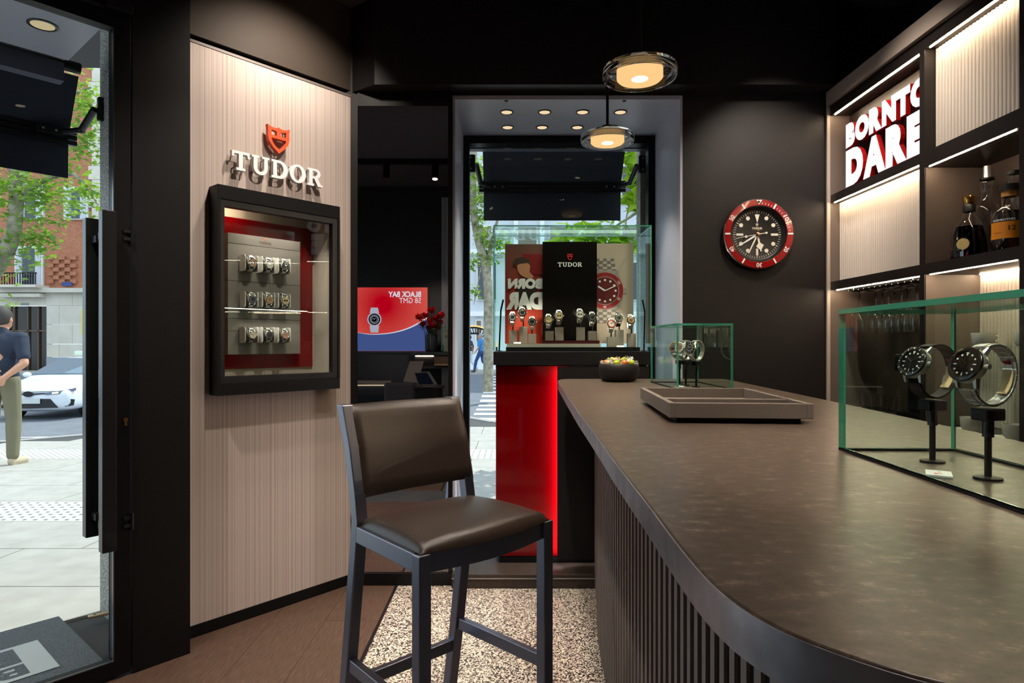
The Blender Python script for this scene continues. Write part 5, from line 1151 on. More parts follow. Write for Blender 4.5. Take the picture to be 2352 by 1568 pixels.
# pale fluted strip on that wall
fl = MB(); pX = -0.745
for i in range(10): fl.cyl((pX + 0.009 + i * 0.018, YT + 0.004, 0.0), (pX + 0.009 + i * 0.018, YT + 0.004, 2.80), 0.0088, n=8)
struct('trim_9', fl, mat('pale_grey_fluting', (150, 148, 152), 0.6), 'pale fluted strip beside the screen')
# console with vase, flowers and a small lantern case
cs = thing('console', 'dark console under the screen carrying the vase of red flowers', 'console', (-0.78, 0.1, 0))
cY = 2 * YM - 6.62; vz = rv(0, 808, 6.62).z
MB().box(-1.03, -0.58, YT + 0.013, cY + 0.10, vz - 0.035, vz).build('console_top', m_blackgloss, cs, bevel=0.003); MB().box(-1.0, -0.60, YT + 0.0135, cY + 0.05, vz - 0.17, vz - 0.036).build('console_body', m_black, cs)
MB().box(-0.985, -0.80, cY + 0.0505, cY + 0.0555, vz - 0.045, vz - 0.038).build('console_led', m_led, cs); MB().box(-0.79, -0.605, cY + 0.0505, cY + 0.06, vz - 0.14, vz - 0.045).build('console_drawer', mat('bronze_drawer', (130, 100, 76), 0.4), cs)
vx = rv(990, 0, 6.62).x
va = thing('flower_vase', 'black ribbed vase of red flowers seen in the mirror', 'vase', (vx, cY, vz))
prof = []
b = MB(); n = 48; vs = []
for j, (z, r) in enumerate(((0.001, 0.05), (0.02, 0.058), (0.17, 0.062), (0.185, 0.06), (0.185, 0.054), (0.03, 0.05))):
    for i in range(n): a = 2 * PI * i / n; q = r * (1 + (0.035 if i % 2 else -0.035) * (1 if j < 4 else 0)); vs.append((vx + q * math.cos(a), cY + q * math.sin(a), vz + z))
b.add(vs, [(j * n + i, j * n + (i + 1) % n, (j + 1) * n + (i + 1) % n, (j + 1) * n + i) for j in range(5) for i in range(n)] + [tuple(range(n - 1, -1, -1)), tuple(range(5 * n, 6 * n))]).build('vase_body', m_blackgloss, va, smooth=20)
rng = random.Random(3); heads = [(-0.06, 0.02, 0.36), (0.0, -0.03, 0.42), (0.05, 0.03, 0.33), (0.09, -0.02, 0.29), (-0.09, -0.02, 0.27), (0.02, 0.05, 0.26), (-0.03, -0.06, 0.24), (0.11, 0.04, 0.36), (-0.12, 0.03, 0.34), (0.06, -0.06, 0.24), (-0.02, 0.0, 0.30)]
m_stem = mat('flower_stem', (70, 96, 50), 0.6); m_pet = mat('red_petal', (214, 20, 24), 0.55)
for hx, hy, hz in heads:
    st_ = MB().tube([(vx + hx * 0.2, cY + hy * 0.2, vz + 0.04), (vx + hx * 0.5, cY + hy * 0.5, vz + 0.18), (vx + hx, cY + hy, vz + hz)], 0.003, 6).build('stem', m_stem, va)
    fb_ = MB()
    for i in range(40):
        a, e_ = rng.uniform(0, 2 * PI), rng.uniform(-0.3, 1.3); L = rng.uniform(0.04, 0.075); d = Vector((math.cos(a) * math.cos(e_), math.sin(a) * math.cos(e_), math.sin(e_))); sd = d.cross(Vector((0, 0, 1))).normalized() * L * 0.35; c = Vector((vx + hx, cY + hy, vz + hz))
        fb_.add([c, c + d * L * 0.6 + sd, c + d * L, c + d * L * 0.6 - sd], [(0, 1, 2, 3)])
    fb_.build('flower_head', m_pet, va, recalc=False)
lf = MB()
for i in range(36):
    a = rng.uniform(0, 2 * PI); r = rng.uniform(0.03, 0.11); c = Vector((vx + r * math.cos(a), cY + r * math.sin(a), vz + rng.uniform(0.19, 0.30))); d = Vector((math.cos(a), math.sin(a), 0.4)) * 0.04; s2 = Vector((-math.sin(a), math.cos(a), 0)) * 0.012
    lf.add([c, c + d * 0.5 + s2, c + d, c + d * 0.5 - s2], [(0, 1, 2, 3)])
lf.build('leaves', mat('dark_leaf', (40, 62, 34), 0.6), va, recalc=False)
lx_ = rv(1024, 0, 6.62).x
gc = glass_case('lantern_case', 'small glass case on the console beside the vase', Matrix.Translation((lx_, cY - 0.02, vz + 0.0005)), 0.09, 0.09, 0.26, 0.006)
MB().box(lx_ - 0.02, lx_ + 0.02, cY - 0.04, cY, vz + 0.005, vz + 0.14).build('inner_block', mat('pedestal_grey'), gc)
watch('gold watch inside the small glass case on the console', frame((lx_, cY + 0.012, vz + 0.19), (-1, 0, 0), (0, -0.2, 0.98)), dial=(200, 170, 110), bezel=(180, 150, 90), gold=True, k=0.9)
# desk, chair, laptop and tablet
dk = thing('sales_desk', 'dark sales desk with a pale edge seen in the mirror', 'desk', (-1.45, -0.1, 0))
dY = 2 * YM - 6.35; dz = rv(0, 882, 6.35).z
MB().box(-2.1, rv(908, 0, 6.35).x, YT + 0.07, dY, dz - 0.05, dz - 0.008).build('desk_top', m_blackgloss, dk); MB().box(-2.1, rv(905, 0, 6.35).x, dY + 0.0005, dY + 0.008, dz - 0.016, dz - 0.006).build('desk_edge', glow('desk_edge_glow', (255, 232, 190), 0.8), dk)
MB().box(-2.08, -1.28, YT + 0.08, dY - 0.05, dz - 0.0078, dz + 0.012).build('desk_pad', m_taupe, dk)
for xx in (-2.05, -1.28): MB().box(xx, xx + 0.05, YT + 0.1, dY - 0.05, 0, dz - 0.051).build('leg', m_frame, dk)
ch = thing('desk_chair', 'dark upholstered desk chair in front of the sales desk', 'chair', (-0.98, 0.6, 0)); cY2 = 2 * YM - 5.6
ca, cb_ = rv(881, 0, 5.6).x, rv(952, 0, 5.6).x; cz = rv(0, 879, 5.6).z
MB().box(ca, cb_, cY2 - 0.05, cY2, 0.46, cz).build('backrest', mat('charcoal_fabric', (44, 42, 46), 0.8), ch, bevel=0.03, seg=4); MB().box(ca - 0.02, cb_ + 0.02, cY2 - 0.42, cY2 - 0.01, 0.38, 0.46).build('seat', mat('charcoal_fabric'), ch, bevel=0.025, seg=4)
for xx in (ca, cb_ - 0.03):
    for yy in (cY2 - 0.40, cY2 - 0.05): MB().box(xx, xx + 0.03, yy, yy + 0.03, 0, 0.38).build('leg', m_frame, ch)
sd = thing('side_stand', 'black round-edged stand holding laptop and tablet', 'stand', (-0.93, 0.0, 0)); sz = rv(0, 886, 6.25).z; sY = 2 * YM - 6.25
MB().box(rv(924, 0, 6.25).x, rv(1018, 0, 6.25).x, sY - 0.18, sY + 0.08, sz - 0.03, sz).build('stand_top', m_blackgloss, sd, bevel=0.01); MB().box(rv(930, 0, 6.25).x, rv(1012, 0, 6.25).x, sY - 0.16, sY + 0.06, 0.0, sz - 0.031).build('stand_body', m_black, sd)
lp = thing('laptop', 'open laptop with raised dark lid on the black stand', 'laptop', (rv(945, 0, 6.3).x, sY, sz))
a, b_, c_, d_ = rv(926, 876, 6.32), rv(960, 879, 6.32), rv(973, 829, 6.38), rv(942, 829, 6.38)
nn = (b_ - a).cross(d_ - a).normalized() * 0.008
MB().add([a, b_, c_, d_, a + nn, b_ + nn, c_ + nn, d_ + nn], [(0, 1, 2, 3), (7, 6, 5, 4), (0, 4, 5, 1), (1, 5, 6, 2), (2, 6, 7, 3), (3, 7, 4, 0)]).build('laptop_lid', mat('laptop_grey', (74, 68, 62), 0.4), lp)
MB().box(min(a.x, b_.x), max(a.x, b_.x), sY - 0.12, sY - 0.02, sz + 0.0005, sz + 0.012).build('laptop_base', mat('laptop_grey'), lp)
tb_ = thing('tablet', 'tablet with dark picture on screen leaning on the stand', 'tablet', (rv(980, 0, 6.2).x, sY + 0.03, sz))
a, b_, c_, d_ = rv(961, 885, 6.18), rv(1006, 884, 6.18), rv(986, 853, 6.28), rv(950, 855, 6.28); nn = (b_ - a).cross(d_ - a).normalized() * 0.006
MB().add([a, b_, c_, d_, a + nn, b_ + nn, c_ + nn, d_ + nn], [(0, 1, 2, 3), (7, 6, 5, 4), (0, 4, 5, 1), (1, 5, 6, 2), (2, 6, 7, 3), (3, 7, 4, 0)]).build('tablet_body', m_blackgloss, tb_)
q = lambda u, v: a * (1 - u) * (1 - v) + b_ * u * (1 - v) + c_ * u * v + d_ * (1 - u) * v - nn * 0.2 
MB().add([q(.06, .08), q(.82, .08), q(.82, .92), q(.06, .92), q(.06, .08) + nn * 1.6, q(.82, .08) + nn * 1.6, q(.82, .92) + nn * 1.6, q(.06, .92) + nn * 1.6], [(0, 1, 2, 3), (7, 6, 5, 4), (0, 4, 5, 1), (1, 5, 6, 2), (2, 6, 7, 3), (3, 7, 4, 0)]).build('tablet_picture', glow('tablet_picture', (22, 23, 34), 0.5), tb_)
# ceiling track with two spotlights
tk = thing('ceiling_track', 'black ceiling track with two cylinder spotlights seen in the mirror', 'track light', (-1.2, 0.55, CEIL)); tY = 0.55
MB().box(-2.6, -0.2, tY - 0.02, tY + 0.02, CEIL - 0.05, CEIL - 0.001).build('track_rail', m_frame, tk)
for xx, on in ((rv(888, 0, 2 * YM - tY).x, False), (rv(1000, 0, 2 * YM - tY).x, True)):
    h = MB().cyl((xx, tY, CEIL - 0.05), (xx, tY + 0.03, CEIL - 0.19), 0.032, n=20).build('spot_head', m_frame, tk, smooth=40)
    if on: MB().cyl((xx, tY + 0.0305, CEIL - 0.191), (xx, tY + 0.031, CEIL - 0.194), 0.024, n=20).build('spot_lens', glow('spot_lens', (255, 232, 196), 6.0), h)
    if on: spot('lamp', (xx, tY + 0.02, CEIL - 0.21), (-0.85, -0.24, 1.3), 240, 46, 0.8, parent=tk)
# ================================================================== outside: recess, awnings, pavement, street
# door recess: stone pier, soffit with a downlight, granite threshold with an inlaid plate
wbox('wall_pier', m_stone, [(wl(233, -0.64)[0], 0.70, -0.66, -0.132, -0.3, 3.3)], 'grey granite pier outside, beside the entrance recess')
wbox('recess_soffit', m_reveal, [(-3.2, -0.301, -0.50, 0.029, 2.432, 2.55)], 'grey soffit over the entrance recess')
wbox('recess_fascia', mat('grey_blue_fascia', (104, 108, 124), 0.45), [(-3.2, -0.301, -0.62, -0.56, 2.36, 2.44)], 'grey metal fascia bar at the entrance recess')
wbox('facade_above_door', m_stone, [(-3.2, -0.301, -0.56, -0.501, 2.45, 3.3)], 'stone facade above the entrance recess')
m_granite = mat('black_sparkling_granite', (34, 37, 44), 0.4, spec=0.4, var=(230, (98, 103, 114), 0.16))
wbox('threshold', m_granite, [(-3.4, -0.301, -0.64, DO - 0.045, -0.12, 0.010)], 'black sparkling granite threshold outside the door')
D_ = (2.432 - CAMZ) * FPX / (CY - 57); pp = at(98, 57, D_)
downlight('recessed_downlight', 'oval brass downlight in the soffit outside the entrance door', (pp.x, pp.y, 2.4318), 0.05, None, 2, 80, glowv=0.55)
# inlaid metal plate with cut-out words, read from the street
zpl = 0.0105
def gnd(x, y, z=zpl): D = (CAMZ - z) * FPX / (y - CY); return at(x, y, D)
pA, pB = gnd(86, 1470), gnd(135, 1531); far_dir = (gnd(0, 1497) - pA).normalized(); 
dpt = abs((pB - pA).dot(Vector((UY, -UX, 0)))); sA = (pA - Vector((A0[0], A0[1], 0))).dot(Vector((UX, UY, 0))); oA = (pA - Vector((A0[0], A0[1], 0))).dot(Vector((UY, -UX, 0)))
mt = thing('threshold_plate', 'brushed metal plate with cut-out words set in the granite threshold', 'plate', M=Matrix.Translation(W(sA - 0.5, oA + dpt / 2, 0.010)))
PLW = 0.95
MB().box(sA - PLW, sA, -(oA + dpt), -oA, 0.0103, 0.0125, WM).build('metal_plate', mat('brushed_plate', (196, 198, 200), 0.4, metal=0.3), mt)
Fp = frame(W(sA, oA + dpt, 0.0130), (-UX, -UY, 0), (-UY, UX, 0))
Fp = frame(W(sA, oA, 0.0130), (-UX, -UY, 0), (-UY, UX, 0))
# rows: BORN TO nearest the door, DARE towards the street
def plate_text(body, x0, w, o_far, h):
    me, m2 = fit_text(body, w, h, 0.0, 0.04); MB().mesh(me, frame(W(sA - x0, o_far, 0.0130), (-UX, -UY, 0), (UY, -UX, 0)) @ m2).build('plate_lettering', m_granite, mt, recalc=False)
plate_text('BORN TO', 0.085, 0.82, oA + dpt * 0.60, dpt * 0.33); plate_text('DARE', 0.085, 0.82, oA + dpt * 0.07, dpt * 0.48)
s_, D_, z_ = wl(205, -0.30, 1412)
g1, g2 = gnd(202, 1415, 0.02), gnd(258, 1403, 0.02)
ds = thing('floor_pivot_cover', 'pale metal floor stop at the edge of the threshold', 'door stop', (g1.x, g1.y, 0.0105)); d_ = (g2 - g1); d_.z = 0
MB().bar(Vector((g1.x, g1.y, 0.016)), Vector((g1.x, g1.y, 0.016)) + d_.normalized() * 0.14, 0.03, 0.011).build('stop_bar', mat('pale_bronze', (190, 165, 135), 0.35, metal=0.5), ds, bevel=0.002)
MB().cyl(Vector((g1.x, g1.y, 0.0215)) + d_.normalized() * 0.025, Vector((g1.x, g1.y, 0.0225)) + d_.normalized() * 0.025, 0.005, n=12).build('screw', m_frame, ds)
# drop-arm awnings
m_fabric = mat('charcoal_awning_fabric', (64, 68, 80), 0.85, spec=0.2, bump=(500, 0.05))
def awning(label, x0, x1, ytop, ybar, yval, P, N, arms, name='drop_arm_awning'):
    """P(x, d, z): x along, d outward; N unused"""
    aw = thing(name, label, 'awning', M=Matrix.Translation(P((x0 + x1) / 2, 0.1, ytop)))
    d0, d1 = 0.06, 0.22
    def quadbox(nm, a, b, c, d, th, m):
        n = (b - a).cross(d - a).normalized() * th
        MB().add([a, b, c, d, a + n, b + n, c + n, d + n], [(0, 1, 2, 3), (7, 6, 5, 4), (0, 4, 5, 1), (1, 5, 6, 2), (2, 6, 7, 3), (3, 7, 4, 0)]).build(nm, m, aw)
    quadbox('awning_fabric', P(x0, d0, ytop), P(x1, d0, ytop), P(x1, d1, ybar), P(x0, d1, ybar), 0.003, m_fabric)
    quadbox('valance', P(x0, d1, ybar), P(x1, d1, ybar), P(x1, d1 + 0.005, yval), P(x0, d1 + 0.005, yval), 0.003, m_fabric)
    for j in (-1, 0, 1):
        b = MB(); b.bar(P(x0 - 0.03, d1 - 0.01, ybar + j * 0.026), P(x1 + 0.03, d1 - 0.01, ybar + j * 0.026), 0.03, 0.022); b.build('front_bar', m_blackgloss, aw, bevel=0.002)
    b = MB(); b.cyl(P(x0, 0.04, ytop + 0.03), P(x1, 0.04, ytop + 0.03), 0.025, n=18); b.build('roller_tube', m_blackgloss, aw, smooth=40)
    for xb, sgn, zb_, ze, xe in arms:
        br = MB(); br.bar(P(xb, -0.02, zb_ - 0.055), P(xb, -0.02, zb_ + 0.055), 0.05, 0.03, up=(P(0, 1, 0) - P(0, 0, 0))); bo = br.build('bracket', m_blackgloss, aw, bevel=0.006)
        sc = MB()
        for dz in (-0.035, 0.035): sc.cyl(P(xb, -0.037, zb_ + dz), P(xb, -0.040, zb_ + dz), 0.006, n=10)
        sc.build('bracket_bolt', m_steel, bo)
        k = P(xb + sgn * 0.03, 0.0, zb_); el = P(xb + sgn * xe * 0.42, 0.13, ze + 0.015); en = P(xb + sgn * xe, d1 - 0.03, ze)
        MB().tube([k, el], 0.016, 10).build('arm', m_blackgloss, aw, smooth=40); MB().tube([el, en], 0.014, 10).build('arm', m_blackgloss, aw, smooth=40); MB().sphere(tuple(el), 0.018, nu=10, nv=8).build('elbow', m_blackgloss, aw, smooth=60)
        cl = MB(); cl.bar(en - Vector((0, 0, 0.0)), P(xb + sgn * (xe + 0.10), d1 - 0.03, ze), 0.03, 0.035); co = cl.build('arm_clamp', m_blackgloss, aw, bevel=0.003)
        sc = MB()
        for q in (0.025, 0.075): c_ = P(xb + sgn * (xe + q), d1 - 0.046, ze); sc.cyl(c_, c_ + (P(0, 0, 0) - P(0, 0.004, 0)), 0.005, n=10)
        sc.build('clamp_bolt', m_steel, co)
YA = 3.93
Pw = lambda x, d, z: Vector((x, YA + d, z))
f_ = lambda x, D: (x - CX) / FPX * D
awning('charcoal drop-arm awning outside the display window', f_(1110, YA + .15), f_(1430, YA + .15), at(0, 343, YA + .06).z, at(0, 428, YA + .2).z, at(0, 506, YA + .22).z, Pw, None,
       [(f_(1083, YA), 1, at(0, 378, YA).z, at(0, 431, YA + .2).z, f_(1128, YA + .2) - f_(1083, YA)), (f_(1474, YA), -1, at(0, 380, YA).z, at(0, 431, YA + .2).z, f_(1474, YA) - f_(1418, YA + .2))])
oo = -0.64
Pd = lambda s, d, z: W(s, oo - d, z)
sr, Dr, zr = wl(160, oo - 0.2, 315)
sb2, Db2, zb2 = wl(238, oo + 0.02, 253)
za_ = wl(165, oo - 0.06, 172); zv_ = wl(152, oo - 0.22, 408)
awning('charcoal drop-arm awning outside the entrance door', sr - 2.2, sr, za_[2], zr, zv_[2], Pd, None, [(sb2, -1, zb2, wl(130, oo - 0.2, 303)[2], sb2 - wl(140, oo - 0.2)[0])])
struct('window_fascia', MB().box(-0.45, 1.0, 3.86, 3.92, at(0, 345, 3.89).z, at(0, 336, 3.89).z + 0.05), mat('grey_blue_fascia'), 'grey metal fascia bar above the window awning')
wp_ = MB(); wp_.box(-0.90, -0.31, 3.802, 4.0, -0.3, 3.4); wp_.box(at(1467, 0, 3.95).x, 2.4, 3.90, 4.02, -0.3, 3.4); wp_.box(-0.31, 0.9, 3.802, 3.86, 2.50, 3.4)
struct('wall_facade', wp_, m_stone, 'grey granite facade around the shop window')
# pavement slabs
slp = math.atan(0.025)
PM = Matrix.Translation((0, 2.6, -0.015)) @ Matrix.Rotation(-slp, 4, 'X')
pv = thing('pavement', 'sunlit pale stone pavement outside the shop', None, M=PM, kind='structure')
m_slab = mat('pale_paving_stone', (158, 155, 151), 0.75, spec=0.2, var=(6, (172, 169, 165), 0.2))
m_joint = mat('dark_joint', (70, 70, 72), 0.9)
curb = [(-18, 6.2), (-9.5, 7.9), (-7.1, 9.0), (-6.4, 10.0), (-4.2, 12.1), (-0.9, 12.75), (-0.3, 11.75), (3, 10.2), (12, 9.8)]
MB().prism([(-18, 1.2)] + [(12, 1.2)] + curb[::-1], -0.20, -0.012, Matrix.Translation((0, 0, 0)) @ PM @ Matrix.Translation((0, -2.6, 0))).build('pavement_bed', m_joint, pv)
def slab_tactile():
    m = bpy.data.materials.new('tactile_paving_stone'); m.use_nodes = True; nt = m.node_tree; N = nt.nodes.new; L = nt.links.new; b = nt.nodes['Principled BSDF']; b.inputs['Roughness'].default_value = 0.75
    tc = N('ShaderNodeTexCoord'); mp = N('ShaderNodeMapping'); mp.inputs['Scale'].default_value = (13, 13, 0); v = N('ShaderNodeTexVoronoi'); v.inputs['Randomness'].default_value = 0.0; v.inputs['Scale'].default_value = 1.0; r = N('ShaderNodeValToRGB')
    r.color_ramp.elements[0].position = 0.16; r.color_ramp.elements[0].color = lin((60, 60, 64)); r.color_ramp.elements[1].position = 0.2; r.color_ramp.elements[1].color = lin((182, 179, 176))
    L(tc.outputs['Object'], mp.inputs[0]); L(mp.outputs[0], v.inputs['Vector']); L(v.outputs['Distance'], r.inputs[0]); L(r.outputs[0], b.inputs['Base Color']); return m
m_tact = slab_tactile()
rowy = [2.0, 2.62, 3.25, 3.9, 4.55, 5.2, 5.85, 6.6, 7.4, 8.2, 9.0, 9.9, 10.9, 11.9, 12.8]
def in_curb(x, y):
    for (xa, ya), (xb, yb) in zip(curb, curb[1:]):
        if xa <= x <= xb: return y < ya + (yb - ya) * (x - xa) / (xb - xa)
    return False
cnt = 0
for r in range(len(rowy) - 1):
    x = -9.6 + (0.35 if r % 2 else 0); w_s = 1.1
    while x < 3.2:
        y0, y1 = rowy[r], rowy[r + 1]
        # skip what lies under the shop, keep what the door and window look at
        c = Vector((x + w_s / 2, (y0 + y1) / 2, 0)); off = (c - Vector((A0[0], A0[1], 0))).dot(Vector((UY, -UX, 0)))
        ok = in_curb(x, y1) and in_curb(x + w_s, y1) and (off < -0.25 or y0 > 3.85) and not (y1 < 4.0 and x > -1.2)
        if ok:
            poly = clip([(x + 0.004, y0 + 0.004), (x + w_s - 0.004, y0 + 0.004), (x + w_s - 0.004, y1 - 0.004), (x + 0.004, y1 - 0.004)], -UY, UX, -(UY * A0[0] - UX * A0[1]) + 0.645)
            tact = r in (4,) or r == 8
            if len(poly) > 2: MB().prism([(q[0], q[1] - 2.6) for q in poly], -0.0118, 0.0).build('paving_slab', m_tact if tact else m_slab, pv, local=True); cnt += 1
        x += w_s
kb = MB(); 
for (xa, ya), (xb, yb) in zip(curb, curb[1:]): kb.bar(PM @ Vector((xa, ya - 2.6, -0.06)), PM @ Vector((xb, yb - 2.6, -0.06)), 0.16, 0.14)
kb.build('kerb', mat('kerb_granite', (150, 148, 146), 0.8), pv)
# street
m_asph = mat('blue_grey_asphalt', (104, 108, 118), 0.85, spec=0.2, var=(3, (120, 124, 132), 0.3))
prof = [(5.5, -0.42), (9, -0.42), (12, -0.52), (18, -0.55), (24, -0.30), (27.5, -0.16)]
def rz2(y):
    for (a, za), (b, zb_) in zip(prof, prof[1:]):
        if a <= y <= b: return za + (zb_ - za) * (y - a) / (b - a)
    return prof[-1][1]
b = MB(); b.add([p for y, z in prof for p in ((-40, y, z), (30, y, z))], [(2 * i, 2 * i + 1, 2 * i + 3, 2 * i + 2) for i in range(len(prof) - 1)]); b.add([(-40, 5.5, -0.9), (30, 5.5, -0.9), (30, 27.5, -0.9), (-40, 27.5, -0.9)], [(0, 3, 2, 1)])
struct('road', b, m_asph, 'blue grey asphalt street outside')
struct('far_pavement', MB().box(-40, 30, 27.5, 31, -0.5, -0.07), m_slab, 'pavement on the far side of the street')
zc = thing('zebra_crossing', 'white zebra stripes painted across the street', 'zebra crossing', (1.2, 20, -0.5))
for i in range(13):
    y = 13.2 + i * 1.1; MB().add([(-0.9, y, rz2(y) + 0.006), (4.0, y, rz2(y) + 0.006), (4.0, y + 0.5, rz2(y + 0.5) + 0.006), (-0.9, y + 0.5, rz2(y + 0.5) + 0.006)], [(0, 1, 2, 3)]).build('stripe', mat('road_paint', (214, 216, 220), 0.7), zc)
tag(MB().add([(-9, 11.4, rz2(11.4) + 0.008), (-6.2, 11.9, rz2(11.9) + 0.008), (-6.2, 12.05, rz2(12.05) + 0.008), (-9, 11.55, rz2(11.55) + 0.008)], [(0, 1, 2, 3)]).build('lane_line', mat('road_paint')), 'white painted lane line in front of the taxi', 'road marking')
# ------------------------------------------------------------------ buildings across the street
DA = 30.0
ba = thing('brick_building', 'orange brick apartment building with pale stone base across the street', 'building', (-24, DA, -0.07))
m_brick = ramp_mat('orange_brick', 'ShaderNodeTexBrick', [(0.0, (150, 96, 70)), (1.0, (184, 122, 92))], rough=0.85, scale=(3, 3, 3))
for nd in m_brick.node_tree.nodes:
    if nd.type == 'TEX_BRICK':
        nd.inputs['Color1'].default_value = lin((186, 120, 88)); nd.inputs['Color2'].default_value = lin((168, 104, 76)); nd.inputs['Mortar'].default_value = lin((150, 112, 92)); nd.inputs['Scale'].default_value = 1.2
        m_brick.node_tree.links.new(nd.outputs['Color'], m_brick.node_tree.nodes['Principled BSDF'].inputs['Base Color'])
    if nd.type == 'MAPPING': nd.inputs['Rotation'].default_value = (PI / 2, 0, 0)
m_lime = mat('cream_limestone', (214, 206, 192), 0.8, var=(1.5, (198, 190, 176), 0.2))
def bp_(x, y): p = at(x, y, DA); return p.x, p.z
def face_box(par, name, m, x0, x1, y0, y1, d0, d1, D=DA):
    a = at(x0, y1, D); c = at(x1, y0, D); return MB().box(min(a.x, c.x), max(a.x, c.x), D + d0, D + d1, a.z, c.z).build(name, m, par)
face_box(ba, 'brick_wall', m_brick, -260, 300, -120, 668, 0.0, 4.0)
doors = [(18, 113)]
yy = [668, 702, 745, 790, 820, 851]
for r in range(5):
    x = -200 - (30 if r % 2 else 0)
    while x < 290:
        x1 = x + 62
        segs = [(x, x1)]
        for (da, db) in doors:
            if yy[r] >= 702: segs = [s for q in segs for s in ((q[0], min(q[1], da)), (max(q[0], db), q[1])) if s[1] - s[0] > 4]
        for a, b_ in segs: face_box(ba, 'stone_block', m_lime if r < 4 else mat('grey_plinth_stone', (150, 154, 162), 0.8), a + 0.3, b_ - 0.3, yy[r] + 0.3, yy[r + 1] - 0.3, -0.18 - 0.02 * (r == 4), 0.0)
        x = x1
face_box(ba, 'ledge', m_lime, -220, 300, 663, 673, -0.5, 0.0); face_box(ba, 'ledge', m_lime, 20, 112, 676, 684, -0.6, -0.18)
dg = face_box(ba, 'shop_door', mat('dark_shop_glass', (44, 40, 38), 0.15), 18, 113, 703, 851, 0.05, 0.2)
for xx in (18, 33, 64, 88, 111): face_box(dg, 'door_bar', mat('bronze_bar', (96, 74, 56), 0.4), xx, xx + 2.5, 703, 851, -0.05, 0.05)
face_box(dg, 'door_bar', mat('bronze_bar'), 18, 113, 758, 761, -0.05, 0.05)
sgn = face_box(ba, 'door_number', mat('grey_sign_print', (150, 146, 138), 0.7), 55, 73, 696, 702, -0.2, -0.18)
for (x0, x1, y0, y1) in ((38, 102, 566, 658), (44, 104, 420, 505), (44, 104, 280, 366), (150, 205, 430, 505), (-120, -50, 566, 658), (-120, -50, 420, 505)):
    w = face_box(ba, 'window', mat('white_window_frame', (222, 220, 218), 0.6), x0, x1, y0, y1, -0.12, 0.0); face_box(w, 'shutter', mat('grey_shutter', (190, 192, 200), 0.6), x0 + 4, x0 + 16, y0 + 4, y1 - 2, -0.16, -0.12); face_box(w, 'shutter', mat('grey_shutter'), x1 - 16, x1 - 4, y0 + 4, y1 - 2, -0.16, -0.12); face_box(w, 'pane', mat('dark_window_glass', (70, 74, 82), 0.1), x0 + 18, x1 - 18, y0 + 5, y1 - 2, -0.14, -0.12)
bl = face_box(ba, 'balcony', mat('cream_limestone'), 18, 114, 657, 663, -0.9, 0.0)
for i in range(17): face_box(bl, 'rail_bar', m_frame, 19 + i * 5.8, 20 + i * 5.8, 632, 657, -0.86, -0.82)
face_box(bl, 'hand_rail', m_frame, 18, 114, 630, 632.5, -0.88, -0.80)
for r in range(7):
    for c in range(5):
        if (r + c) % 2 == 0: face_box(ba, 'relief_brick', m_brick, 113 + c * 13, 126 + c * 13, 588 + r * 9, 597 + r * 9, -0.12, 0.0)
for i in range(16): face_box(ba, 'quoin', m_lime, 206 if i % 2 else 214, 300, 30 + i * 32, 61 + i * 32, -0.1, 0.0)
ss = tag(face_box(None, 'street_sign', mat('blue_enamel', (46, 66, 130), 0.4), 141, 163, 647, 656.5, -0.16, -0.02) if False else MB().box(at(141, 0, 29.8).x, at(163, 0, 29.8).x, 29.84, 29.87, at(0, 656.5, 29.8).z, at(0, 647, 29.8).z).build('street_sign', mat('blue_enamel', (46, 66, 130), 0.4)), 'small blue street name plate on the brick building', 'sign')
ys_ = thing('yellow_shop_sign', 'yellow vertical shop sign beside the brick building', 'sign', (at(192, 0, 28).x, 28, at(0, 770, 28).z)); MB().box(at(187, 0, 28).x, at(200, 0, 28).x, 28, 28.15, at(0, 768, 28).z, at(0, 711, 28).z).build('sign_board', mat('yellow_sign', (236, 200, 20), 0.5), ys_); MB().box(at(193, 0, 28).x, at(195, 0, 28).x, 28.05, 28.1, -0.08, at(0, 768, 28).z).build('sign_post', m_darksteel, ys_)
DB = 34.0
bb = thing('pale_building', 'pale grey stone building seen through the display window', 'building', (2, DB, -0.07))
m_pale = mat('pale_grey_stone', (206, 210, 214), 0.8, var=(0.6, (190, 196, 202), 0.2))
def fb2(par, name, m, x0, x1, y0, y1, d0, d1): return face_box(par, name, m, x0, x1, y0, y1, d0, d1, DB)
fb2(bb, 'facade', m_pale, 420, 1900, -200, 860, 0, 4)
for yv in (575, 716): fb2(bb, 'cornice', mat('white_cornice', (226, 228, 230), 0.8), 420, 1900, yv, yv + 10, -0.5, 0)
for xx in (1180, 1240, 1330, 1410, 1478, 1545, 1000, 940): fb2(bb, 'pilaster', mat('white_cornice'), xx, xx + 10, 330, 716, -0.2, 0)
wi = 0
for (x0, x1, y0, y1) in ((1095, 1131, 519, 572), (1185, 1235, 519, 572), (1260, 1310, 519, 572), (1345, 1395, 519, 572), (1425, 1470, 519, 572), (1095, 1131, 600, 690), (1185, 1235, 600, 690), (1345, 1395, 600, 690), (1425, 1465, 600, 690), (1095, 1131, 380, 470), (1425, 1470, 380, 470), (960, 990, 519, 572), (1092, 1108, 733, 786)):
    w = fb2(bb, 'window', mat('white_window_frame'), x0, x1, y0, y1, -0.15, 0); fb2(w, 'pane', mat('brown_window_glass', (120, 104, 92), 0.15) if y0 in (519, 733) else mat('dark_window_glass'), x0 + 3, x1 - 3, y0 + 4, y1 - 2, -0.18, -0.15)
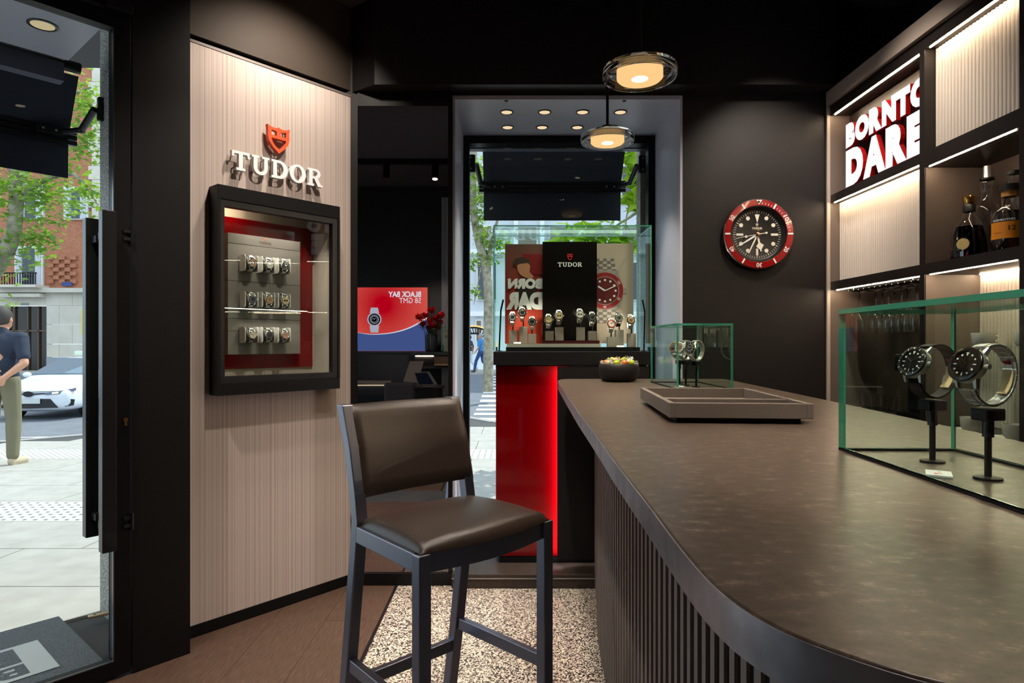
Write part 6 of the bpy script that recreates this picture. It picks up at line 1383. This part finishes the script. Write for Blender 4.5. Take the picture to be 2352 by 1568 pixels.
# arched ironwork canopy
cp = thing('arched_canopy', 'arched glass and ironwork canopy over a doorway across the street', 'canopy', (at(1095, 0, 32).x, 32, at(0, 800, 32).z))
ac = at(1088, 800, 32); Rc = 48 / FPX * 32
for rr, nm in ((1.0, 'outer_arch'), (0.72, 'inner_arch')):
    MB().tube([(ac.x + Rc * rr * 1.1 * math.cos(t_), 32, ac.z + Rc * rr * math.sin(t_)) for t_ in [PI * i / 24 for i in range(25)]], 0.045, 6).build(nm, m_frame, cp)
for i in range(1, 24): t_ = PI * i / 24; MB().tube([(ac.x + Rc * 0.72 * 1.1 * math.cos(t_), 32, ac.z + Rc * 0.72 * math.sin(t_)), (ac.x + Rc * 1.1 * math.cos(t_ + 0.06), 32, ac.z + Rc * math.sin(t_ + 0.06))], 0.025, 5).build('scroll_bar', m_frame, cp)
MB().tube([(ac.x + Rc * 1.1 * math.cos(t_), 31.9, ac.z + 0.08 + Rc * math.sin(t_)) for t_ in [PI * i / 24 for i in range(25)]], 0.04, 6).build('lamp_row', glow('canopy_lamps', (255, 214, 150), 1.2), cp)
for xx in (-1, 1): MB().cyl((ac.x + xx * Rc * 1.1, 32, -0.07), (ac.x + xx * Rc * 1.1, 32, ac.z), 0.05, n=8).build('canopy_post', m_frame, cp)
# round blue road sign
rs = thing('road_sign', 'round blue road sign on a grey post outside the window', 'road sign', (at(1470, 0, 13.4).x, 13.4, -0.5))
sx_, sz_ = at(1470, 0, 13.4).x, at(0, 664, 13.4).z; Fs = frame((sx_, 13.4, sz_), (0.28, 0.96, 0), (0, 0, 1))
MB().lathe([(0.0001, 0.0), (0.30, 0.0), (0.30, 0.012), (0.0001, 0.012)], 32, Fs, caps=False).build('sign_disc', mat('sign_blue', (40, 96, 170), 0.4), rs)
b = MB(); b.box(-0.03, 0.03, -0.16, 0.05, 0.0125, 0.014, Fs); b.prism([(-0.10, 0.04), (0.10, 0.04), (0, 0.19)], 0.0125, 0.014, Fs); b.build('sign_arrow', m_white, rs)
MB().cyl((sx_ + 0.02, 13.43, -0.52), (sx_ + 0.02, 13.43, sz_ + 0.3), 0.03, n=12).build('sign_post', mat('grey_post', (150, 152, 156), 0.5), rs, smooth=40)
# ------------------------------------------------------------------ trees
m_bark = mat('pale_plane_bark', (168, 160, 142), 0.9, var=(7, (122, 116, 96), 0.15))
m_leaf1 = mat('plane_leaf_green', (78, 108, 50), 0.55, var=(2.3, (150, 176, 104), 0.12))
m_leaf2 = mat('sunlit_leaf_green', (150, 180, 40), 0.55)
for m in (m_leaf1, m_leaf2):
    nt = m.node_tree; b_ = nt.nodes['Principled BSDF']; tr_ = nt.nodes.new('ShaderNodeBsdfTranslucent'); mx = nt.nodes.new('ShaderNodeMixShader'); tr_.inputs[0].default_value = lin((150, 190, 50)); mx.inputs[0].default_value = 0.45
    nt.links.new(b_.outputs[0], mx.inputs[1]); nt.links.new(tr_.outputs[0], mx.inputs[2]); nt.links.new(mx.outputs[0], nt.nodes['Material Output'].inputs[0])
def tree(label, trunk, rad, branches, clumps, leaf, m_leaf, seed, name='plane_tree'):
    t_ = thing(name, label, 'tree', trunk[0]); rg = random.Random(seed)
    MB().tube(catmull(trunk, 4), [rad * (1 - 0.4 * i / (4 * (len(trunk) - 1))) for i in range(4 * (len(trunk) - 1) + 1)], 10).build('trunk', m_bark, t_, smooth=60)
    for bpts, r in branches:
        q = catmull(bpts, 3); MB().tube(q, [r * (1 - 0.7 * i / (len(q) - 1)) for i in range(len(q))], 7).build('branch', m_bark, t_, smooth=60)
    lf = MB()
    for (c, rr, n) in clumps:
        for i in range(n):
            d = Vector((rg.gauss(0, 1), rg.gauss(0, 1), rg.gauss(0, 0.8))); d = d.normalized() * rr * rg.random() ** 0.45; p = Vector(c) + d
            a = Vector((rg.uniform(-1, 1), rg.uniform(-1, 1), rg.uniform(-0.7, 0.3))).normalized(); s_ = a.cross(Vector((rg.uniform(-.5, .5), rg.uniform(-.5, .5), 1))).normalized(); L = leaf * rg.uniform(0.7, 1.25)
            lf.add([p, p + a * L * 0.35 + s_ * L * 0.45, p + a * L * 0.55 + s_ * L * 0.18, p + a * L, p + a * L * 0.55 - s_ * L * 0.18, p + a * L * 0.35 - s_ * L * 0.45], [(0, 1, 2, 3), (0, 3, 4, 5)])
    o = lf.build('foliage', m_leaf, t_, recalc=False); o['kind'] = 'stuff'; return t_
def pk(x, y, D): return tuple(at(x, y, D))
D = 11.2
tree('plane tree with pale leaning trunk left of the door view', [(at(-95, 0, D).x, D, -0.45), pk(-80, 760, D), pk(-40, 665, D), pk(2, 600, D), pk(28, 545, D), pk(36, 480, D), pk(40, 400, D), pk(36, 300, D), pk(60, 60, D)], 0.15,
     [([pk(2, 600, D), pk(-10, 540, D), pk(-40, 470, D)], 0.10), ([pk(38, 470, D), pk(90, 420, D), pk(170, 400, D), pk(225, 470, D - .5)], 0.06), ([pk(38, 400, D), pk(-30, 300, D), pk(-90, 200, D)], 0.08), ([pk(38, 330, D), pk(120, 240, D), pk(210, 200, D)], 0.06)],
     [(pk(30, 430, D), 0.75, 420), (pk(110, 440, D), 0.62, 330), (pk(185, 440, D - .4), 0.45, 200), (pk(205, 250, D), 0.55, 330), (pk(190, 330, D), 0.45, 200), (pk(60, 560, D), 0.5, 230), (pk(10, 620, D), 0.35, 60), (pk(100, 540, D), 0.35, 80), (pk(-40, 430, D), 0.9, 200), (pk(60, 180, D), 1.3, 330), (pk(-60, 130, D), 1.3, 250), (pk(110, -100, D), 1.6, 300), (pk(10, 690, D), 0.2, 20)], 0.125, m_leaf1, 5)
D = 18.5
tree('plane tree in front of the pale building at the window\'s left edge', [(at(1121, 0, D).x, D, -0.2), pk(1122, 760, D), pk(1121, 660, D), pk(1113, 600, D), pk(1096, 540, D), pk(1086, 450, D), pk(1090, 300, D)], 0.155,
     [([pk(1118, 630, D), pk(1128, 560, D), pk(1150, 480, D)], 0.09), ([pk(1110, 596, D), pk(1100, 640, D), pk(1088, 700, D)], 0.03)],
     [(pk(1090, 400, D), 0.75, 240), (pk(1110, 460, D), 0.6, 150), (pk(1120, 545, D), 0.45, 130), (pk(1140, 560, D), 0.5, 130), (pk(1092, 500, D), 0.35, 70), (pk(1125, 595, D), 0.35, 90), (pk(1090, 600, D), 0.3, 60), (pk(1088, 670, D), 0.24, 36), (pk(1140, 400, D), 0.9, 160), (pk(1060, 450, D), 0.8, 140)], 0.16, m_leaf1, 9)
D = 7.6
tree('sunlit tree hanging over the right of the window', [(3.6, 8.6, -0.4), (3.6, 8.6, 1.5), (3.5, 8.5, 3.2), (3.2, 8.3, 5.0)], 0.17,
     [([(3.5, 8.5, 3.0), pk(1560, 380, D), pk(1470, 360, D), pk(1440, 345, D)], 0.03), ([(3.5, 8.5, 3.2), pk(1520, 470, D), pk(1445, 500, D), pk(1400, 530, D)], 0.03), ([pk(1445, 470, D), pk(1437, 520, D), pk(1448, 590, D)], 0.012), ([(3.4, 8.4, 4.2), pk(1400, 200, D), pk(1300, 300, D)], 0.04), ([pk(1400, 530, D), pk(1340, 545, D), pk(1290, 540, D)], 0.015)],
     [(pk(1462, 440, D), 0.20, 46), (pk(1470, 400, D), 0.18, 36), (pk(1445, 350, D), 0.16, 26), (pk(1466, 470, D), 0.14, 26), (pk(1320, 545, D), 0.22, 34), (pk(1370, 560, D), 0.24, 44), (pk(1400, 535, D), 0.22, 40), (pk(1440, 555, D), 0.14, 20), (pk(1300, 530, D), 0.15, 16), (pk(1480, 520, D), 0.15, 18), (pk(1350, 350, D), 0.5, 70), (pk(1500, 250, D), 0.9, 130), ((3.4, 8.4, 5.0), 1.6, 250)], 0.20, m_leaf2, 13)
# ------------------------------------------------------------------ taxi
hd = Vector((0.10, -0.995, 0)).normalized(); nose = Vector((at(67, 0, 14.3).x, 14.3, 0)); cc = nose - hd * 2.3
CM = Matrix(((hd.x, -hd.y, 0, cc.x), (hd.y, hd.x, 0, cc.y), (0, 0, 1, -0.545), (0, 0, 0, 1)))
car = thing('taxi', 'white saloon taxi with roof light driving on the street', 'car', M=CM)
stn = [(2.32, .30, .56, .62, .58, .55), (2.27, .24, .66, .80, .72, .64), (2.12, .20, .72, .87, .80, .74), (1.8, .19, .76, .895, .86, .80), (1.4, .19, .80, .90, .90, .82), (1.02, .19, .86, .90, .96, .80), (.55, .19, .92, .90, 1.21, .66), (.12, .19, .94, .90, 1.39, .58), (-.5, .19, .95, .90, 1.44, .56), (-1.1, .19, .96, .90, 1.38, .55), (-1.55, .19, .96, .89, 1.16, .64), (-1.85, .20, .95, .88, 1.04, .74), (-2.2, .24, .92, .84, 1.0, .72), (-2.32, .34, .84, .72, .9, .62)]
def ring(s):
    x, zb, zm, w, zt_, wt = s; h = [(0, zb), (w * .86, zb), (w * .98, zb + .10), (w, zb + (zm - zb) * .55), (w * .985, zm), (wt, zt_ - .03), (wt * .82, zt_), (0, zt_ + .02)]
    return [(x, y, z) for y, z in h] + [(x, -y, z) for y, z in h[-2:0:-1]]
rg_ = [ring(s) for s in stn]; nr_ = len(rg_[0])
b = MB(); b.add([p for r in rg_ for p in r], [(i * nr_ + k, i * nr_ + (k + 1) % nr_, (i + 1) * nr_ + (k + 1) % nr_, (i + 1) * nr_ + k) for i in range(len(rg_) - 1) for k in range(nr_)] + [tuple(range(nr_)), tuple((len(rg_) - 1) * nr_ + k for k in range(nr_ - 1, -1, -1))])
co = b.build('car_body', mat('white_car_paint', (232, 236, 244), 0.2, spec=0.6, coat=0.5), car, smooth=45, local=True)
sbm = co.modifiers.new('subdivision', 'SUBSURF'); sbm.levels = 2; sbm.render_levels = 2
m_carglass = mat('dark_car_glass', (92, 112, 128), 0.08, spec=0.8)
def cpart(nm, m, vs, th=0.012, nrm=None):
    v = [Vector(p) for p in vs]; n = (v[1] - v[0]).cross(v[-1] - v[0]).normalized() * th; k = len(v)
    return MB().add([p - n for p in v] + [p + n for p in v], [tuple(range(k - 1, -1, -1)), tuple(range(k, 2 * k))] + [(i, (i + 1) % k, k + (i + 1) % k, k + i) for i in range(k)]).build(nm, m, car, local=True)
cpart('windscreen', m_carglass, [(1.00, -.74, 1.005), (1.04, 0, 1.02), (1.00, .74, 1.005), (.20, .54, 1.375), (.20, 0, 1.40), (.20, -.54, 1.375)][:3] + [(.20, .54, 1.375), (.20, -.54, 1.375)])
for sg_ in (-1, 1):
    cpart('side_window', m_carglass, [(.78, sg_ * .885, .98), (-1.35, sg_ * .885, 1.0), (-1.0, sg_ * .60, 1.33), (.12, sg_ * .62, 1.34)])
    cpart('headlight', mat('headlight_lens', (96, 110, 128), 0.12), [(2.325, sg_ * .34, .60), (2.29, sg_ * .62, .61), (2.10, sg_ * .875, .67), (2.08, sg_ * .875, .735), (2.25, sg_ * .64, .68), (2.32, sg_ * .36, .64)], 0.022)
    cpart('headlight_glow', glow('headlight_on', (255, 244, 214), 1.5), [(2.315, sg_ * .50, .612), (2.295, sg_ * .62, .622), (2.285, sg_ * .62, .66), (2.31, sg_ * .50, .65)], 0.03)
    cpart('fog_surround', mat('dark_trim', (26, 27, 30), 0.5), [(2.24, sg_ * .72, .32), (2.14, sg_ * .86, .34), (2.12, sg_ * .87, .47), (2.22, sg_ * .76, .50)], 0.025)
    w1 = MB(); 
    for xx in (1.42, -1.32):
        Mx = Matrix.Translation((xx, sg_ * .80, .315)) @ Matrix.Rotation(PI / 2, 4, 'X'); MB().lathe([(0.0001, -0.10), (.27, -0.10), (.315, -0.07), (.315, .07), (.27, .10), (.2, .10), (0.0001, .10)], 24, Mx, caps=False).build('wheel', mat('black_tyre', (24, 24, 26), 0.8), car, local=True, smooth=40)
    MB().sphere((0.78, sg_ * 0.98, 0.98), 0.10, (0.8, 1, 0.7), 12, 8).build('door_mirror', mat('white_car_paint'), car, local=True, smooth=60)
cpart('lower_grille', mat('dark_trim'), [(2.315, -.62, .30), (2.34, 0, .29), (2.315, .62, .30), (2.30, .46, .50), (2.335, 0, .51), (2.30, -.46, .50)], 0.015)
cpart('upper_grille', mat('dark_trim'), [(2.30, -.50, .625), (2.33, 0, .59), (2.30, .50, .625), (2.30, .50, .645), (2.325, 0, .625), (2.30, -.50, .645)], 0.012)
cpart('bonnet_line', mat('dark_trim'), [(2.28, -.62, .668), (2.31, 0, .655), (2.28, .62, .668), (2.28, .62, .676), (2.31, 0, .663), (2.28, -.62, .676)], 0.006)
MB().lathe([(0.0001, 0), (.085, 0), (.085, .02), (0.0001, .02)], 20, frame((2.33, 0, .615), (0, 1, 0), (0, 0, 1)) @ Matrix.Diagonal((1.2, .75, 1, 1)), caps=False).build('front_badge', mat('dark_trim'), car, local=True)
MB().box(2.345, 2.36, -.26, .26, .40, .51).build('number_plate', mat('plate_white', (214, 216, 214), 0.5), car, local=True)
rl = MB().box(-.25, -.08, -.36, .36, 1.455, 1.56).build('roof_light', mat('taxi_light', (206, 220, 200), 0.4), car, local=True, bevel=0.02); MB().box(-.08, -.07, .08, .24, 1.47, 1.55).build('roof_light_lens', glow('taxi_lens', (250, 190, 40), 0.9), rl, local=True)
MB().box(.3, .32, -.1, .35, 1.12, 1.17).build('windscreen_sticker', mat('red_sticker', (190, 80, 90), 0.5), car, local=True)
# ------------------------------------------------------------------ people
def person(label, loc, rz, H, skin, top, legs, shoes, hair, pose, name='person', vox=0.011):
    k = H / 1.74; M = Matrix.Translation(loc) @ Matrix.Rotation(rz, 4, 'Z') @ Matrix.Scale(k, 4)
    p = thing(name, label, 'person', M=M); P = {a: Vector(b) for a, b in pose.items()}
    def rem(mb, nm, m, v=vox, sm=4):
        o = mb.build(nm, m, p, local=True, smooth=80); r = o.modifiers.new('remesh', 'REMESH'); r.mode = 'VOXEL'; r.voxel_size = v; r.use_smooth_shade = True
        s = o.modifiers.new('smooth', 'SMOOTH'); s.factor = 0.5; s.iterations = sm; return o
    def cap(mb, a, b, ra, rb):
        a, b = Vector(a), Vector(b); mb.tube([a, a + (b - a) * .33, a + (b - a) * .66, b], [ra, ra * .67 + rb * .33 + .003, ra * .33 + rb * .67, rb], 12); mb.sphere(tuple(a), ra, nu=12, nv=8); mb.sphere(tuple(b), rb, nu=12, nv=8)
    b = MB(); hc = P['head']
    b.sphere(tuple(hc), .105, (.78, .94, 1.16), 18, 14); b.sphere(tuple(hc + Vector((0, .035, -.055))), .07, (.85, 1, 1), 14, 10); b.sphere(tuple(hc + Vector((0, .105, -.02))), .018, (.8, 1.2, 1.3), 8, 6)
    for s_ in (-1, 1): b.sphere(tuple(hc + Vector((s_ * .084, -.005, -.01))), .03, (.4, .7, 1.1), 8, 6)
    cap(b, hc + Vector((0, -.01, -.06)), P['neck'] + Vector((0, 0, -.04)), .055, .065)
    b.sphere(tuple(P['chest']), .15, (1.1, .72, 1.2), 14, 10); b.sphere(tuple(P['pelvis']), .15, (1.05, .75, .9), 14, 10); cap(b, P['chest'], P['pelvis'], .13, .13)
    for s_ in 'lr':
        cap(b, P['sh_' + s_], P['el_' + s_], .052, .042); cap(b, P['el_' + s_], P['wr_' + s_], .042, .029)
        h = P['hand_' + s_]; w = P['wr_' + s_]; d = (h - w).normalized(); q = d.cross(Vector((0, 1, 0))).normalized(); pn = q.cross(d).normalized()
        pc = w + d * .055; cap(b, w, pc, .028, .034)
        for j in range(4):
            f0 = pc + d * .028 + q * (.024 - .016 * j); L = (.030, .036, .033, .024)[j]; f1 = f0 + d * L + pn * .006; f2 = f1 + d * L * .5 + pn * .024; cap(b, f0, f1, .0095, .009); cap(b, f1, f2, .009, .008)
        t0 = w + d * .03 + q * .024; t1 = t0 + d * .03 + q * .022; cap(b, t0, t1, .012, .010); cap(b, t1, t1 + d * .026 + pn * .008, .010, .009)
        cap(b, P['hip_' + s_], P['kn_' + s_], .08, .055); cap(b, P['kn_' + s_], P['an_' + s_], .052, .036)
    rem(b, 'body', mat('skin_tone_%d' % skin[0], skin, 0.6), 0.008, 3)
    t_ = MB(); sw_ = pose.get('_girth', 1.0) if not isinstance(pose.get('_girth'), Vector) else 1.0
    t_.sphere(tuple(P['chest'] + Vector((0, -.005, .02))), .175, (1.18, .74, 1.0), 18, 12); t_.sphere(tuple((P['chest'] + P['pelvis']) / 2), .165, (1.05, .80, 1.1), 18, 12); t_.sphere(tuple(P['pelvis'] + Vector((0, 0, .05))), .165, (1.06, .80, .62), 18, 12)
    cap(t_, P['neck'] + Vector((0, 0, -.03)), P['neck'] + Vector((0, 0, .01)), .078, .07)
    for s_ in 'lr': cap(t_, P['neck'] + Vector((0, 0, -.06)), P['sh_' + s_], .07, .075); cap(t_, P['sh_' + s_], P['sh_' + s_] + (P['el_' + s_] - P['sh_' + s_]) * .72, .075, .066); cap(t_, P['sh_' + s_], P['chest'], .08, .13)
    rem(t_, 'shirt', mat('shirt_%d_%d' % (top[0], top[2]), top, 0.8), vox, 3)
    l_ = MB(); l_.sphere(tuple(P['pelvis'] + Vector((0, 0, -.01))), .160, (1.06, .80, .75), 18, 12)
    for s_ in 'lr': cap(l_, P['hip_' + s_] + Vector((0, 0, .03)), P['kn_' + s_], .098, .074); cap(l_, P['kn_' + s_], P['an_' + s_] + Vector((0, 0, .02)), .074, .060)
    rem(l_, 'trousers', mat('trousers_%d_%d' % (legs[0], legs[2]), legs, 0.85), vox, 3)
    for s_ in 'lr':
        f = MB(); a = P['an_' + s_]; tt = P['toe_' + s_]; f.sphere((a.x, a.y - .01, tt.z + .012), .05, (.85, 1.1, .9), 12, 8); cap(f, Vector((a.x, a.y, tt.z + .005)), tt, .048, .042); f.tube([Vector((a.x, a.y - .04, tt.z - .03)), Vector((tt.x, tt.y + .03, tt.z - .03))], .036, 8); rem(f, 'shoe', mat('shoe_%d' % shoes[0], shoes, 0.6), 0.01, 3)
    hr = MB(); hr.sphere(tuple(hc + Vector((0, -.012, .022))), .112, (.80, .94, 1.10), 18, 14); o = hr.build('hair', mat('hair_%d' % hair[0], hair, 0.7), p, local=True, smooth=80)
    bm = bmesh.new(); bm.from_mesh(o.data); bmesh.ops.bisect_plane(bm, geom=bm.verts[:] + bm.edges[:] + bm.faces[:], plane_co=hc + Vector((0, .06, -.02)), plane_no=(0, .62, -.78), clear_outer=True); bm.to_mesh(o.data); bm.free()
    return p
stand = dict(head=(0, .03, 1.62), neck=(0, 0, 1.47), chest=(0, 0, 1.28), pelvis=(0, 0, .95), sh_l=(-.20, 0, 1.40), sh_r=(.20, 0, 1.40), el_l=(-.29, -.09, 1.13), el_r=(.29, -.09, 1.13), wr_l=(.02, -.20, 1.0), wr_r=(.17, -.215, .985), hand_l=(.12, -.22, .955), hand_r=(.10, -.25, .90), hip_l=(-.09, 0, .90), hip_r=(.09, 0, .90), kn_l=(-.11, .02, .50), kn_r=(.115, .02, .50), an_l=(-.13, -.02, .09), an_r=(.13, -.02, .09), toe_l=(-.15, .13, .035), toe_r=(.16, .13, .035))
zg = (PM @ Vector((0, 7.17 - 2.6, 0))).z
person('man seen from behind in dark polo and khaki trousers, hands clasped behind back', (at(3, 0, 7.0).x, 7.0, zg), 0.12, 1.74, (206, 150, 122), (40, 48, 66), (122, 117, 94), (190, 176, 150), (66, 60, 56), stand)
walk = dict(stand); walk.update(el_l=(-.25, .02, 1.12), el_r=(.25, -.10, 1.12), wr_l=(-.24, .16, .93), wr_r=(.24, -.06, .88), hand_l=(-.24, .22, .86), hand_r=(.24, -.04, .79), kn_l=(-.10, .20, .52), kn_r=(.10, -.04, .50), an_l=(-.10, .28, .09), an_r=(.10, -.34, .14), toe_l=(-.10, .42, .04), toe_r=(.10, -.20, .06))
person('pedestrian in blue shirt and jeans walking past the canopy', (at(1105, 0, 28).x, 28, -0.07), 1.2, 1.72, (200, 150, 126), (60, 130, 190), (50, 76, 130), (60, 60, 64), (150, 150, 152), walk)
person('pedestrian in dark top and pale trousers at the window\'s left edge', (at(1079, 0, 29.3).x, 29.3, -0.07), 1.3, 1.66, (196, 146, 122), (50, 52, 60), (206, 212, 220), (190, 160, 130), (40, 32, 28), walk)
# ================================================================== ceiling spotlights of the shop, a few added as fill
def ceiling_spot(label, x, y, target, power, angle, blend=0.5, r=0.03, z=CEIL):
    t_ = thing('ceiling_spotlight', label, 'spotlight', (x, y, z), group='black cylinder ceiling spotlights')
    p = Vector((x, y, z - 0.10)); d = (Vector(target) - p).normalized()
    MB().lathe([(0.0001, -0.012), (0.03, -0.012), (0.03, -0.0005), (0.0001, -0.0005)], 20, Matrix.Translation((x, y, z)), caps=False).build('mount', m_frame, t_)
    MB().cyl((x, y, z - 0.012), (x, y, z - 0.09), 0.008, n=10).build('stem', m_frame, t_); MB().tube([p - d * 0.03, p + d * 0.07], 0.033, 20).build('spot_head', m_frame, t_, smooth=40)
    MB().cyl(p + d * 0.0705, p + d * 0.0715, 0.026, n=20).build('lens', glow('spot_lens', (255, 232, 196), 6.0), t_)
    spot('lamp', p + d * 0.08, target, power, angle, blend, r=r, parent=t_)
w_ = W(0.37, 0.47)
ceiling_spot('ceiling spotlight washing the beige wall', w_.x, w_.y, tuple(W(0.40, 0.0, 2.2)), 44, 118, 0.8)
ceiling_spot('ceiling spotlight over the near end of the bar', 0.55, 0.85, (0.56, 0.95, 1.04), 58, 84, 0.8)
ceiling_spot('ceiling spotlight over the tray on the bar', 0.62, 1.75, (0.60, 1.75, 1.04), 50, 80, 0.8)
ceiling_spot('ceiling spotlight over the sweet bowl', 0.62, 2.55, (0.60, 2.75, 1.04), 36, 74, 0.8)
ceiling_spot('ceiling spotlight over the bar stool', -0.30, 1.05, (-0.16, 1.62, 0.75), 95, 70, 0.8)
ceiling_spot('ceiling spotlight over the terrazzo floor', 0.02, 2.30, (0.05, 2.55, 0.0), 150, 70, 0.8)
ceiling_spot('ceiling spotlight aimed at the wall clock', 1.30, 2.45, (1.30, 3.2, 1.75), 66, 70, 0.8)
ceiling_spot('ceiling spotlight over the oak floor', -1.42, 1.60, (-1.15, 2.0, 0.0), 110, 90, 0.9)
wq = W(0.30, 1.05)
ceiling_spot('added fill spotlight lighting the lower half of the beige wall', wq.x, wq.y, tuple(W(0.35, 0.0, 0.75)), 70, 80, 0.9)  # unseen fill, added because the lower panel came out dark
ceiling_spot('added fill spotlight grazing the back-bar shelving', 0.98, 2.35, (1.62, 2.55, 1.75), 55, 75, 0.9)  # unseen fill, added to brighten the fluted panels
ceiling_spot('added fill spotlight aimed at the near glass case', -0.25, 0.35, (0.63, 0.9, 1.18), 110, 30, 0.6)  # unseen narrow fill, added to put highlights on the watch dials
